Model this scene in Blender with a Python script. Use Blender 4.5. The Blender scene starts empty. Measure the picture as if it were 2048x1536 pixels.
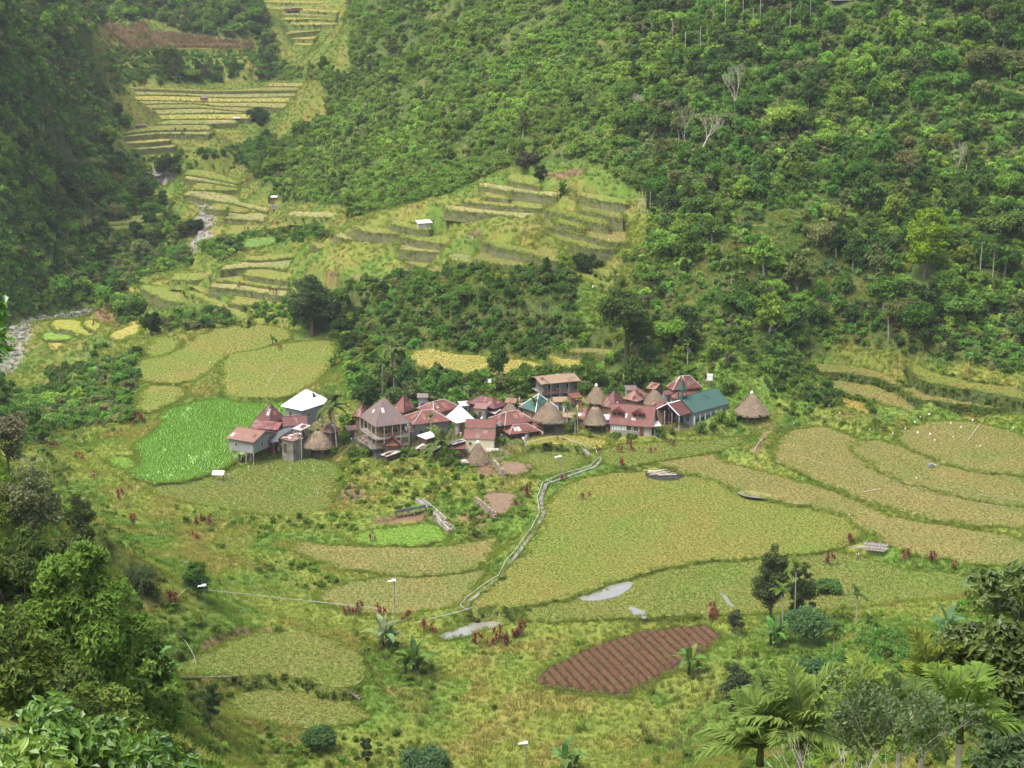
import bpy, math, random
import numpy as np
from mathutils import Vector, Matrix

RND = random.Random(11)
NR = np.random.default_rng(11)
SC = bpy.context.scene
COL = SC.collection

# ------------------------------------------------------------------ camera, sky, sun, exposure
PITCH = math.radians(15.0)
FOC = 1024 / math.tan(math.radians(15.0))       # focal length in pixels of the 2048 px wide photograph
CAM_H = 112.0                                   # lookout height above the village
cam_data = bpy.data.cameras.new('camera')
cam = bpy.data.objects.new('camera', cam_data)
COL.objects.link(cam)
cam.location = (0, 0, CAM_H)
cam.rotation_euler = (math.pi / 2 - PITCH, 0, 0)
cam_data.sensor_fit = 'HORIZONTAL'
cam_data.angle = math.radians(30)
cam_data.clip_start = 0.5
cam_data.clip_end = 6000
SC.camera = cam

SUN_EL, SUN_AZ = math.radians(64), math.radians(-125)   # azimuth measured from +Y towards +X
world = bpy.data.worlds.new('World')
SC.world = world
world.use_nodes = True
wn = world.node_tree
for n in list(wn.nodes):
    wn.nodes.remove(n)
sky = wn.nodes.new('ShaderNodeTexSky')
sky.sky_type = 'NISHITA'
sky.sun_disc = False
sky.sun_elevation = SUN_EL
sky.sun_rotation = SUN_AZ
sky.air_density = 1.0
sky.dust_density = 4.0
sky.ozone_density = 0.6
bg = wn.nodes.new('ShaderNodeBackground')
bg.inputs['Strength'].default_value = 0.15
wo = wn.nodes.new('ShaderNodeOutputWorld')
wn.links.new(sky.outputs[0], bg.inputs['Color'])
wn.links.new(bg.outputs[0], wo.inputs['Surface'])

sun_data = bpy.data.lights.new('sun', 'SUN')
sun_data.energy = 1.5
sun_data.angle = math.radians(18)
sun_data.color = (1.0, 0.95, 0.86)
sun = bpy.data.objects.new('sun', sun_data)
COL.objects.link(sun)
sd = Vector((math.sin(SUN_AZ) * math.cos(SUN_EL), math.cos(SUN_AZ) * math.cos(SUN_EL), math.sin(SUN_EL)))
sun.rotation_euler = sd.to_track_quat('Z', 'Y').to_euler()
sun.location = (0, 300, 400)

SC.view_settings.view_transform = 'Standard'
SC.view_settings.look = 'None'
SC.view_settings.gamma = 1.0
SC.view_settings.use_curve_mapping = False
SC.view_settings.exposure = 1.42
SC.render.engine = 'CYCLES'
SC.cycles.max_bounces = 5
SC.cycles.diffuse_bounces = 4
SC.cycles.glossy_bounces = 2
SC.cycles.transmission_bounces = 3
SC.cycles.volume_bounces = 0
SC.cycles.use_denoising = True

# ------------------------------------------------------------------ pixel <-> world
SP, CP = math.sin(PITCH), math.cos(PITCH)


def ray(u, v):
    a, b = (u - 1024) / FOC, (768 - v) / FOC
    return np.array([a, CP + b * SP, -SP + b * CP])


def at_z(u, v, z):
    d = ray(u, v)
    t = (z - CAM_H) / d[2]
    return np.array([d[0] * t, d[1] * t, z])


def at_y(u, v, y):
    d = ray(u, v)
    t = y / d[1]
    return np.array([d[0] * t, y, CAM_H + d[2] * t])


def proj(x, y, z):
    rz = z - CAM_H
    dep = y * CP - rz * SP
    up = y * SP + rz * CP
    dep = np.maximum(dep, 0.1)
    return 1024 + FOC * x / dep, 768 - FOC * up / dep, dep


# ------------------------------------------------------------------ materials
MATS = {}


def new_mat(name):
    m = bpy.data.materials.new(name)
    m.use_nodes = True
    nt = m.node_tree
    for n in list(nt.nodes):
        nt.nodes.remove(n)
    out = nt.nodes.new('ShaderNodeOutputMaterial')
    MATS[name] = m
    return m, nt, out


def nd(nt, t, **kw):
    n = nt.nodes.new(t)
    for k, v in kw.items():
        if k in n.inputs:
            n.inputs[k].default_value = v
        else:
            setattr(n, k, v)
    return n


def ramp(nt, fac, stops):
    r = nt.nodes.new('ShaderNodeValToRGB')
    el = r.color_ramp.elements
    while len(el) < len(stops):
        el.new(0.5)
    for e, (p, c) in zip(el, stops):
        e.position = p
        e.color = (*c, 1) if len(c) == 3 else c
    nt.links.new(fac, r.inputs[0])
    return r.outputs[0]


def mixc(nt, fac, a, b, mode='MIX'):
    m = nt.nodes.new('ShaderNodeMix')
    m.data_type = 'RGBA'
    m.blend_type = mode
    for s, val in (('Factor', fac), ('A', a), ('B', b)):
        sock = [i for i in m.inputs if i.name == s and (i.type == 'RGBA' if s != 'Factor' else i.type == 'VALUE')][0]
        if hasattr(val, 'is_output'):
            nt.links.new(val, sock)
        else:
            sock.default_value = val if s == 'Factor' else (*val, 1)
    return [o for o in m.outputs if o.type == 'RGBA'][0]


def pos(nt):
    return nd(nt, 'ShaderNodeNewGeometry').outputs['Position']


def objco(nt):
    return nd(nt, 'ShaderNodeTexCoord').outputs['Object']


def noise(nt, vec, scale, detail=4, rough=0.6, dist=0.0):
    n = nd(nt, 'ShaderNodeTexNoise', Scale=scale, Detail=detail, Roughness=rough, Distortion=dist)
    nt.links.new(vec, n.inputs['Vector'])
    return n.outputs['Fac']


def principled(nt, out, color, rough=0.9, metal=0.0, bump=None, bstr=0.5, bdist=0.1, spec=0.3):
    p = nd(nt, 'ShaderNodeBsdfPrincipled')
    p.inputs['Roughness'].default_value = rough
    p.inputs['Metallic'].default_value = metal
    p.inputs['Specular IOR Level'].default_value = spec
    if hasattr(color, 'is_output'):
        nt.links.new(color, p.inputs['Base Color'])
    else:
        p.inputs['Base Color'].default_value = (*color, 1)
    if bump is not None:
        b = nd(nt, 'ShaderNodeBump', Strength=bstr, Distance=bdist)
        nt.links.new(bump, b.inputs['Height'])
        nt.links.new(b.outputs[0], p.inputs['Normal'])
    nt.links.new(p.outputs[0], out.inputs['Surface'])
    return p


def mat_noise(name, c1, c2, scale=1.0, c3=None, rough=0.95, bscale=6.0, bstr=0.5, bdist=0.08, big=0.06, obj=False, lo=0.35, hi=0.65):
    """two or three tone mottled surface in world (or object) space"""
    m, nt, out = new_mat(name)
    v = objco(nt) if obj else pos(nt)
    col = ramp(nt, noise(nt, v, scale, 6, 0.65), [(lo, c1), (hi, c2)])
    if c3 is not None:
        col = mixc(nt, ramp(nt, noise(nt, v, big, 4, 0.6, 0.6), [(0.42, (0, 0, 0)), (0.62, (1, 1, 1))]), col, c3)
    principled(nt, out, col, rough, bump=noise(nt, v, bscale, 4, 0.7), bstr=bstr, bdist=bdist, spec=0.2)
    return m


def mat_leaf(name, src, base=(0.07, 0.13, 0.03), trans=0.35, gloss=0.0):
    """leaf material; src 'inst' reads the scatter tint, 'obj' the object's viewport colour, 'flat' a fixed base"""
    m, nt, out = new_mat(name)
    if src == 'inst':
        a = nd(nt, 'ShaderNodeAttribute', attribute_type='INSTANCER', attribute_name='tint')
        col = a.outputs['Color']
    elif src == 'obj':
        col = nd(nt, 'ShaderNodeObjectInfo').outputs['Color']
    else:
        col = nd(nt, 'ShaderNodeRGB').outputs[0]
        col.node.outputs[0].default_value = (*base, 1)
    la = nd(nt, 'ShaderNodeAttribute', attribute_type='GEOMETRY', attribute_name='leafvar')
    col = mixc(nt, 1.0, col, la.outputs['Color'], 'MULTIPLY')
    d = nd(nt, 'ShaderNodeBsdfDiffuse')
    t = nd(nt, 'ShaderNodeBsdfTranslucent')
    nt.links.new(col, d.inputs['Color'])
    tc = mixc(nt, 1.0, col, (1.15, 1.2, 0.6), 'MULTIPLY')
    nt.links.new(tc, t.inputs['Color'])
    mx = nd(nt, 'ShaderNodeMixShader', Fac=trans)
    nt.links.new(d.outputs[0], mx.inputs[1])
    nt.links.new(t.outputs[0], mx.inputs[2])
    res = mx.outputs[0]
    if gloss:
        g = nd(nt, 'ShaderNodeBsdfGlossy', Roughness=0.5)
        g.inputs['Color'].default_value = (0.8, 0.9, 0.8, 1)
        lw = nd(nt, 'ShaderNodeLayerWeight', Blend=0.25)
        mm = nd(nt, 'ShaderNodeMath', operation='MULTIPLY')
        nt.links.new(lw.outputs['Fresnel'], mm.inputs[0])
        mm.inputs[1].default_value = gloss
        m2 = nd(nt, 'ShaderNodeMixShader')
        nt.links.new(mm.outputs[0], m2.inputs[0])
        nt.links.new(res, m2.inputs[1])
        nt.links.new(g.outputs[0], m2.inputs[2])
        res = m2.outputs[0]
    nt.links.new(res, out.inputs['Surface'])
    return m


mat_leaf('leaf_inst', 'inst')
mat_leaf('leaf_obj', 'obj')
mat_leaf('leaf_gloss', 'obj', gloss=0.16, trans=0.35)
mat_leaf('blade_inst', 'inst', trans=0.45)
mat_noise('bark', (0.10, 0.075, 0.05), (0.22, 0.18, 0.13), 3.0, obj=True, bscale=9)
mat_noise('bark_pale', (0.30, 0.27, 0.22), (0.48, 0.45, 0.38), 2.0, obj=True, bscale=9)
mat_noise('bark_vine', (0.03, 0.05, 0.015), (0.09, 0.10, 0.04), 2.0, obj=True, bscale=5)
mat_noise('dead_wood', (0.25, 0.21, 0.17), (0.42, 0.37, 0.31), 2.0, obj=True)
# fields
mat_noise('f_olive', (0.148, 0.15, 0.031), (0.215, 0.205, 0.05), 0.9, (0.14, 0.185, 0.032), big=0.05)
mat_noise('f_green', (0.125, 0.17, 0.035), (0.185, 0.21, 0.052), 0.8, (0.18, 0.18, 0.05), big=0.05)
mat_noise('f_gold', (0.27, 0.23, 0.055), (0.35, 0.30, 0.08), 0.9, (0.23, 0.24, 0.055), big=0.07)
mat_noise('f_dry', (0.17, 0.155, 0.052), (0.25, 0.22, 0.074), 0.9, (0.16, 0.175, 0.048), big=0.05)
mat_noise('f_far', (0.20, 0.19, 0.07), (0.29, 0.26, 0.10), 0.6, (0.17, 0.20, 0.06), big=0.05)
mat_noise('f_brown', (0.23, 0.13, 0.065), (0.34, 0.20, 0.10), 0.8, (0.28, 0.19, 0.08), big=0.05)
mat_noise('f_lush', (0.12, 0.22, 0.03), (0.19, 0.28, 0.045), 1.0, bscale=8)
mat_noise('f_yellow', (0.20, 0.22, 0.04), (0.27, 0.27, 0.055), 1.0, bscale=8)
mat_noise('soil_furrow_shade', (0.036, 0.021, 0.012), (0.06, 0.034, 0.02), 1.6, bscale=5)  # furrow floor darker than the beds: shade between them put into the colour
mat_noise('soil', (0.066, 0.034, 0.018), (0.12, 0.065, 0.034), 1.6, bscale=5, bstr=0.8, bdist=0.15)
mat_noise('f_lush2', (0.09, 0.17, 0.03), (0.15, 0.23, 0.045), 1.0, bscale=8)
mat_noise('soil_pale', (0.14, 0.095, 0.06), (0.21, 0.145, 0.092), 1.2, bscale=5)


def mat_stone(name, c1, c2, moss, scale=2.6, mossy=0.5):
    m, nt, out = new_mat(name)
    v = pos(nt)
    vo = nd(nt, 'ShaderNodeTexVoronoi', Scale=scale)
    vo.inputs['Randomness'].default_value = 1
    nt.links.new(v, vo.inputs['Vector'])
    cell = ramp(nt, vo.outputs['Color'], [(0.2, c1), (0.8, c2)])
    ve = nd(nt, 'ShaderNodeTexVoronoi', Scale=scale, feature='DISTANCE_TO_EDGE')
    nt.links.new(v, ve.inputs['Vector'])
    gap = ramp(nt, ve.outputs['Distance'], [(0.0, (0, 0, 0)), (0.12, (1, 1, 1))])
    col = mixc(nt, gap, tuple(x * 0.35 for x in c1), cell)
    col = mixc(nt, ramp(nt, noise(nt, v, 0.7, 5, 0.7), [(0.62 - 0.3 * mossy, (0, 0, 0)), (0.8 - 0.3 * mossy, (1, 1, 1))]), col, moss)
    principled(nt, out, col, 0.95, bump=gap, bstr=0.7, bdist=0.12, spec=0.2)
    return m


mat_stone('stone_mossy', (0.115, 0.11, 0.07), (0.20, 0.19, 0.125), (0.13, 0.15, 0.045), 1.8, 0.8)
mat_stone('stone_bare', (0.22, 0.17, 0.12), (0.45, 0.37, 0.28), (0.12, 0.12, 0.04), 2.4, 0.12)
mat_stone('bank_grass', (0.17, 0.18, 0.05), (0.25, 0.25, 0.075), (0.19, 0.24, 0.055), 1.2, 0.95)
mat_stone('bank_bush', (0.07, 0.08, 0.025), (0.13, 0.13, 0.045), (0.08, 0.115, 0.03), 1.2, 0.9)
mat_noise('concrete', (0.19, 0.18, 0.16), (0.29, 0.275, 0.245), 1.2, (0.13, 0.12, 0.105), big=0.35, obj=True, rough=0.9)
mat_noise('concrete_pale', (0.30, 0.285, 0.255), (0.42, 0.40, 0.36), 1.2, (0.21, 0.195, 0.17), big=0.35, obj=True)
mat_noise('boulder', (0.14, 0.135, 0.12), (0.34, 0.33, 0.30), 0.9, (0.10, 0.095, 0.08), big=0.4, bscale=4)


def mat_sheet(name, c1, c2, rust, amount, axis='X', metal=0.0, rough=0.55, period=0.19):
    """corrugated sheet: ribs as bump, paint worn to rust in streaks"""
    m, nt, out = new_mat(name)
    v = objco(nt)
    col = ramp(nt, noise(nt, v, 0.9, 4, 0.6), [(0.3, c1), (0.7, c2)])
    mp = nd(nt, 'ShaderNodeMapping')
    mp.inputs['Scale'].default_value = (1, 1, 0.35)
    nt.links.new(v, mp.inputs['Vector'])
    r = ramp(nt, noise(nt, mp.outputs[0], 0.8, 7, 0.72, 0.8), [(0.68 - 0.4 * amount, (0, 0, 0)), (0.80 - 0.4 * amount, (1, 1, 1))])
    col = mixc(nt, r, col, rust)
    col = mixc(nt, 0.35, col, ramp(nt, noise(nt, v, 5.0, 5, 0.8), [(0.3, tuple(x * .6 for x in c1)), (0.7, tuple(min(1, x * 1.15) for x in c2))]))
    w = nd(nt, 'ShaderNodeTexWave', Scale=1.0 / period / 6.283 * 2, bands_direction=axis)
    nt.links.new(v, w.inputs['Vector'])
    principled(nt, out, col, rough, metal, bump=w.outputs['Fac'], bstr=0.45, bdist=0.05, spec=0.4)
    return m


for ax in 'XY':
    s = '_' + ax.lower()
    mat_sheet('red_sheet' + s, (0.105, 0.032, 0.024), (0.165, 0.054, 0.039), (0.17, 0.105, 0.08), 0.4, ax)
    mat_sheet('maroon_sheet' + s, (0.085, 0.03, 0.027), (0.13, 0.046, 0.04), (0.17, 0.10, 0.08), 0.3, ax)
    mat_sheet('rust_sheet' + s, (0.17, 0.085, 0.06), (0.26, 0.13, 0.09), (0.25, 0.19, 0.165), 0.36, ax)
    mat_sheet('grey_sheet' + s, (0.125, 0.095, 0.085), (0.17, 0.13, 0.115), (0.24, 0.115, 0.065), 0.2, ax)
    mat_sheet('white_sheet' + s, (0.72, 0.73, 0.74), (0.82, 0.82, 0.82), (0.55, 0.53, 0.5), 0.02, ax, rough=0.4)
    mat_sheet('worn_sheet' + s, (0.42, 0.41, 0.39), (0.58, 0.57, 0.55), (0.22, 0.135, 0.095), 0.5, ax)
    mat_sheet('green_sheet' + s, (0.032, 0.085, 0.064), (0.047, 0.112, 0.085), (0.07, 0.13, 0.105), 0.2, ax)
    mat_sheet('brown_sheet' + s, (0.20, 0.135, 0.075), (0.29, 0.20, 0.115), (0.15, 0.13, 0.06), 0.25, ax)
mat_noise('grey_plank', (0.20, 0.205, 0.205), (0.30, 0.305, 0.30), 1.0, (0.25, 0.25, 0.24), big=0.5, obj=True)
mat_noise('wood', (0.13, 0.085, 0.05), (0.24, 0.17, 0.11), 1.2, obj=True)
mat_noise('wood_pale', (0.38, 0.32, 0.24), (0.55, 0.48, 0.38), 1.5, obj=True)
mat_noise('wood_dark', (0.05, 0.035, 0.025), (0.11, 0.08, 0.055), 1.5, obj=True)
mat_noise('cream', (0.62, 0.56, 0.36), (0.70, 0.64, 0.43), 0.8, (0.5, 0.46, 0.33), big=0.4, obj=True)
mat_noise('white_paint', (0.72, 0.72, 0.70), (0.8, 0.8, 0.79), 1.5, obj=True)
mat_noise('green_paint', (0.025, 0.075, 0.057), (0.038, 0.10, 0.075), 1.2, obj=True)
mat_noise('red_paint', (0.14, 0.04, 0.03), (0.20, 0.06, 0.045), 1.2, obj=True)
mat_noise('tarp', (0.06, 0.066, 0.07), (0.11, 0.117, 0.12), 1.5, obj=True, rough=0.5)
mat_noise('tarp_blue', (0.04, 0.09, 0.25), (0.07, 0.14, 0.33), 1.5, obj=True, rough=0.5)
mat_noise('tarp_black', (0.015, 0.016, 0.018), (0.04, 0.04, 0.042), 1.5, obj=True, rough=0.5)
mat_noise('thatch', (0.17, 0.125, 0.08), (0.37, 0.285, 0.19), 5.0, (0.24, 0.18, 0.12), big=0.9, obj=True, bscale=14, bstr=0.9)
mat_noise('thatch_grey', (0.15, 0.115, 0.085), (0.31, 0.25, 0.185), 5.0, (0.20, 0.155, 0.115), big=0.9, obj=True, bscale=14, bstr=0.9)
mat_noise('pipe_white', (0.36, 0.36, 0.33), (0.48, 0.48, 0.45), 2.0)
mat_noise('metal_grey', (0.16, 0.17, 0.17), (0.25, 0.26, 0.26), 2.0, obj=True, rough=0.5)
mat_noise('wire_green', (0.10, 0.16, 0.14), (0.15, 0.22, 0.19), 1.0, rough=0.6)
mat_noise('plastic_white', (0.75, 0.75, 0.74), (0.82, 0.82, 0.81), 2.0, obj=True, rough=0.5)
mat_noise('cloth_red', (0.35, 0.04, 0.05), (0.5, 0.07, 0.08), 3.0, obj=True)
mat_noise('cloth_dark', (0.03, 0.03, 0.05), (0.07, 0.07, 0.10), 3.0, obj=True)
mat_noise('skin', (0.28, 0.16, 0.10), (0.33, 0.19, 0.125), 3.0, obj=True)
mat_noise('hair', (0.012, 0.010, 0.009), (0.02, 0.018, 0.016), 3.0, obj=True)
m, nt, out = new_mat('glass_dark')
principled(nt, out, (0.02, 0.025, 0.03), 0.12, spec=0.6)
m, nt, out = new_mat('solar_panel')
principled(nt, out, (0.35, 0.38, 0.42), 0.2, spec=0.7)
m, nt, out = new_mat('water')
v = pos(nt)
col = ramp(nt, noise(nt, v, 0.25, 3), [(0.3, (0.17, 0.17, 0.135)), (0.7, (0.23, 0.225, 0.19))])
principled(nt, out, col, 0.06, bump=noise(nt, v, 2.5, 3), bstr=0.12, bdist=0.05, spec=0.6)
m, nt, out = new_mat('paddy_water')
v = pos(nt)
col = ramp(nt, noise(nt, v, 0.35, 5, 0.7), [(0.5, (0.18, 0.34, 0.05)), (0.75, (0.19, 0.26, 0.10))])
p = principled(nt, out, col, 0.3, bump=noise(nt, v, 3, 3), bstr=0.1, bdist=0.04, spec=0.5)
m, nt, out = new_mat('terrain')
a = nd(nt, 'ShaderNodeAttribute', attribute_type='GEOMETRY', attribute_name='ground_colour')
v = pos(nt)
c = mixc(nt, 1.0, a.outputs['Color'], ramp(nt, noise(nt, v, 0.55, 7, 0.7, 0.5), [(0.3, (0.6, 0.62, 0.6)), (0.7, (1.35, 1.3, 1.25))]), 'MULTIPLY')
c = mixc(nt, ramp(nt, noise(nt, v, 0.11, 5, 0.65, 0.8), [(0.52, (0, 0, 0)), (0.72, (0.5, 0.5, 0.5))]), c, (0.21, 0.17, 0.055))
principled(nt, out, c, 0.95, bump=noise(nt, v, 1.6, 6, 0.7), bstr=0.9, bdist=0.4, spec=0.15)


# ------------------------------------------------------------------ mesh building
class MB:
    """collects faces; build() links them as one mesh object"""

    def __init__(s):
        s.v, s.f, s.mi = [], [], []

    def add(s, vs, fs, m=0):
        o = len(s.v)
        s.v += [tuple(float(c) for c in p) for p in vs]
        s.f += [tuple(i + o for i in f) for f in fs]
        s.mi += [m] * len(fs)
        return s

    def box(s, x0, x1, y0, y1, z0, z1, m=0):
        return s.add([(x0, y0, z0), (x1, y0, z0), (x1, y1, z0), (x0, y1, z0), (x0, y0, z1), (x1, y0, z1), (x1, y1, z1), (x0, y1, z1)],
                     [(0, 3, 2, 1), (4, 5, 6, 7), (0, 1, 5, 4), (1, 2, 6, 5), (2, 3, 7, 6), (3, 0, 4, 7)], m)

    def bar(s, a, b, w=0.06, h=None, m=0, n=4, w2=None):
        """prism from a to b with n sides, radius w (tapering to w2)"""
        a, b = Vector(a), Vector(b)
        d = (b - a)
        if d.length < 1e-6:
            return s
        d.normalize()
        e = d.orthogonal().normalized()
        g = d.cross(e)
        w2 = w if w2 is None else w2
        vs = []
        for p, r in ((a, w), (b, w2)):
            for k in range(n):
                t = 2 * math.pi * (k + .5) / n
                vs.append(p + e * math.cos(t) * r + g * math.sin(t) * r)
        fs = [(k, (k + 1) % n, n + (k + 1) % n, n + k) for k in range(n)]
        fs += [tuple(range(n - 1, -1, -1)), tuple(range(n, 2 * n))]
        return s.add(vs, fs, m)

    def tube(s, pts, rad, n=6, m=0, cap=True):
        pts = [Vector(p) for p in pts]
        rr = rad if hasattr(rad, '__len__') else [rad] * len(pts)
        vs, fs = [], []
        prev = None
        for i, p in enumerate(pts):
            d = (pts[min(i + 1, len(pts) - 1)] - pts[max(i - 1, 0)])
            d = d.normalized() if d.length > 1e-6 else Vector((0, 0, 1))
            if prev is None:
                e = d.orthogonal().normalized()
            else:
                e = (prev - d * prev.dot(d))
                e = e.normalized() if e.length > 1e-6 else d.orthogonal().normalized()
            prev = e
            g = d.cross(e)
            for k in range(n):
                t = 2 * math.pi * k / n
                vs.append(p + (e * math.cos(t) + g * math.sin(t)) * rr[i])
        for i in range(len(pts) - 1):
            for k in range(n):
                fs.append((i * n + k, i * n + (k + 1) % n, (i + 1) * n + (k + 1) % n, (i + 1) * n + k))
        if cap:
            fs.append(tuple(range(n - 1, -1, -1)))
            fs.append(tuple(range((len(pts) - 1) * n, len(pts) * n)))
        return s.add(vs, fs, m)

    def slab(s, quad, t=0.06, m=0):
        """thin plate over a polygon given counter-clockwise from above"""
        q = [Vector(p) for p in quad]
        nrm = (q[1] - q[0]).cross(q[2] - q[0]).normalized()
        lo = [p - nrm * t for p in q]
        n = len(q)
        fs = [tuple(range(n)), tuple(range(2 * n - 1, n - 1, -1))]
        fs += [(k, n + k, n + (k + 1) % n, (k + 1) % n) for k in range(n)]
        return s.add(q + lo, fs, m)

    def build(s, name, mat, parent=None, smooth=False, loc=None, rot=None):
        me = bpy.data.meshes.new(name)
        me.from_pydata(s.v, [], s.f)
        mats = mat if isinstance(mat, (list, tuple)) else [mat]
        for mm in mats:
            me.materials.append(MATS[mm] if isinstance(mm, str) else mm)
        if len(mats) > 1:
            me.polygons.foreach_set('material_index', s.mi)
        if smooth:
            me.polygons.foreach_set('use_smooth', [True] * len(me.polygons))
        me.update()
        o = bpy.data.objects.new(name, me)
        COL.objects.link(o)
        if parent is not None:
            o.parent = parent
        if loc is not None:
            o.location = loc
        if rot is not None:
            o.rotation_euler = rot
        return o


def tag(o, label=None, cat=None, group=None, kind=None):
    if label:
        o['label'] = label
    if cat:
        o['category'] = cat
    if group:
        o['group'] = group
    if kind:
        o['kind'] = kind
    return o


def thing(name, label, cat, loc=(0, 0, 0), rz=0.0, group=None):
    o = bpy.data.objects.new(name, None)
    o.empty_display_size = 0.5
    COL.objects.link(o)
    o.location = loc
    o.rotation_euler = (0, 0, rz)
    return tag(o, label, cat, group)


def copy_tree(src, loc, rz=0.0, scale=1.0, label=None, group=None, colour=None):
    c = src.copy()
    COL.objects.link(c)
    c.location = loc
    c.rotation_euler = (0, 0, rz)
    c.scale = (scale,) * 3 if not hasattr(scale, '__len__') else scale
    if label:
        c['label'] = label
    if group:
        c['group'] = group
    for ch in src.children:
        k = ch.copy()
        COL.objects.link(k)
        k.parent = c
        if colour is not None and k.get('leafy'):
            k.color = (*colour, 1)
        for g in ch.children:
            k2 = g.copy()
            COL.objects.link(k2)
            k2.parent = k
    return c


# ------------------------------------------------------------------ terrain
def z_at(u, v, z):
    return at_z(u, v, z)


CTRL = []
for u, v, z in [  # ground seen at a pixel, height known
    (470, 925, -3), (640, 912, -2), (750, 915, -1.2), (880, 905, 0), (955, 932, -1), (1040, 885, 1.5), (1190, 868, 2),
    (1290, 875, 2), (1400, 858, 2.5), (1502, 838, 4), (1100, 808, 4), (1380, 790, 4), (1000, 838, 2.5), (610, 838, -1.2), (900, 850, 1.2),
    (820, 800, 2), (740, 800, 1.5), (1240, 815, 3.2),
    (1380, 1050, 0), (1200, 970, 0.2), (1150, 1150, 0), (1600, 1090, 0.2), (1650, 1000, 0.5), (1500, 930, 1.2), (1300, 920, 1.2), (1000, 1190, -0.3),
    (1800, 900, 3), (1900, 960, 2.2), (2040, 1000, 2.4), (2040, 880, 3.5), (1650, 860, 3), (1900, 1080, 1), (2040, 1150, 1), (1700, 1180, 0),
    (1750, 820, 3.4), (1620, 750, 5.2), (1850, 770, 6.3), (2040, 800, 6.4), (1950, 740, 9), (2040, 750, 10), (1620, 700, 7.4), (1800, 700, 10),
    (900, 720, 4), (1000, 735, 4), (750, 740, 3), (1150, 740, 5.5), (1230, 700, 8),
    (500, 720, -2), (330, 740, -3), (650, 690, -1), (500, 660, -2.2), (300, 680, -4.5), (400, 870, -3.4), (300, 960, -4), (540, 800, -2.4), (330, 800, -3.4),
    (200, 900, -8), (120, 810, -10), (200, 800, -8), (250, 740, -6), (150, 780, -12), (60, 880, -4), (180, 1000, -2), (60, 780, -17),
    (30, 690, -22), (50, 655, -21.5), (140, 670, -16.5), (160, 625, -20), (100, 635, -21), (230, 660, -9), (20, 740, -21), (200, 640, -14), (130, 710, -17), (250, 610, -10), (330, 640, -4),
    (415, 460, -12), (310, 367, -6), (430, 300, 0), (430, 240, 4.5), (430, 180, 10.5), (260, 240, 5.5), (300, 430, -9), (380, 400, -8.5), (430, 400, -5), (500, 440, -3), (460, 500, -5), (300, 510, -12), (380, 540, -6),
    (250, 590, -8), (350, 590, -2.5), (400, 150, 16), (350, 100, 26), (420, 20, 41), (300, 30, 40), (560, 95, 25), (640, 90, 24), (600, 0, 41), (560, 180, 11), (600, 240, 6),
    (550, 950, -3.4), (450, 1000, -3.2), (650, 960, -2.5), (820, 1050, -2.6), (760, 1000, -2.0), (950, 1000, -1), (1000, 950, -.3), (850, 950, -1), (700, 1100, -3), (900, 1120, -2), (760, 1190, -3),
    (500, 1100, -3), (400, 1060, -3), (600, 1180, -3), (500, 1230, -1.5), (300, 1060, -1), (560, 1300, -1.2), (450, 1330, -1), (600, 1420, -3), (760, 1300, -2.5), (760, 1430, -4),
    (900, 1260, -1.5), (1000, 1310, -2), (1260, 1320, -1.2), (1450, 1270, -0.5), (1000, 1450, -4), (1000, 1530, -4), (1250, 1430, -3), (1650, 1220, 0.5), (1850, 1260, 3), (1400, 1480, -1.5), (1500, 1350, 0.5), (700, 1530, -3), (500, 1500, -1),
]:
    CTRL.append(at_z(u, v, z))
for u, v, y in [  # ground seen at a pixel, distance known
    (900, 640, 446), (900, 570, 456), (760, 640, 469), (1000, 600, 448), (1150, 640, 430), (1150, 560, 446), (1000, 540, 452), (1000, 450, 478), (1050, 345, 515), (1200, 450, 470), (1200, 380, 492), (700, 600, 488),
    (600, 520, 520), (700, 470, 510), (850, 440, 500), (600, 590, 498), (480, 560, 520), (760, 420, 545),
    (1300, 720, 403), (1300, 650, 418), (1300, 500, 448), (1300, 300, 505), (1300, 150, 548), (1300, 0, 600),
    (1450, 700, 398), (1450, 600, 415), (1600, 650, 408), (1600, 500, 436), (1600, 300, 476), (1600, 0, 540),
    (1800, 640, 414), (2048, 690, 408), (2048, 600, 424), (2048, 500, 440), (2048, 300, 470), (2048, 0, 515), (1830, 500, 440), (1830, 250, 482),
    (1000, 300, 552), (1000, 150, 620), (1000, 0, 690), (850, 350, 560), (850, 200, 640), (850, 60, 730),
    (700, 400, 575), (600, 450, 590), (700, 200, 690), (700, 100, 750), (720, 0, 815), (640, 250, 715), (560, 300, 735), (520, 390, 660), (640, 330, 650),
    (0, 0, 640), (0, 300, 592), (0, 500, 572), (0, 600, 562), (150, 0, 800), (130, 150, 730), (180, 300, 715), (120, 500, 612), (120, 400, 640), (215, 520, 628), (210, 100, 880), (90, 600, 585),
    (0, 1050, 165), (0, 950, 168), (150, 1150, 200), (250, 1200, 226), (330, 1250, 246), (250, 1310, 205), (350, 1430, 228), (300, 1536, 190), (0, 1250, 105), (100, 1350, 110), (150, 1050, 235), (230, 1080, 265),
    (1700, 1400, 222), (2000, 1300, 240), (1600, 1440, 220), (1700, 1536, 172), (2048, 1536, 140), (2048, 1240, 262), (1500, 1500, 215), (1950, 1400, 210),
]:
    CTRL.append(at_y(u, v, y))
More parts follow.
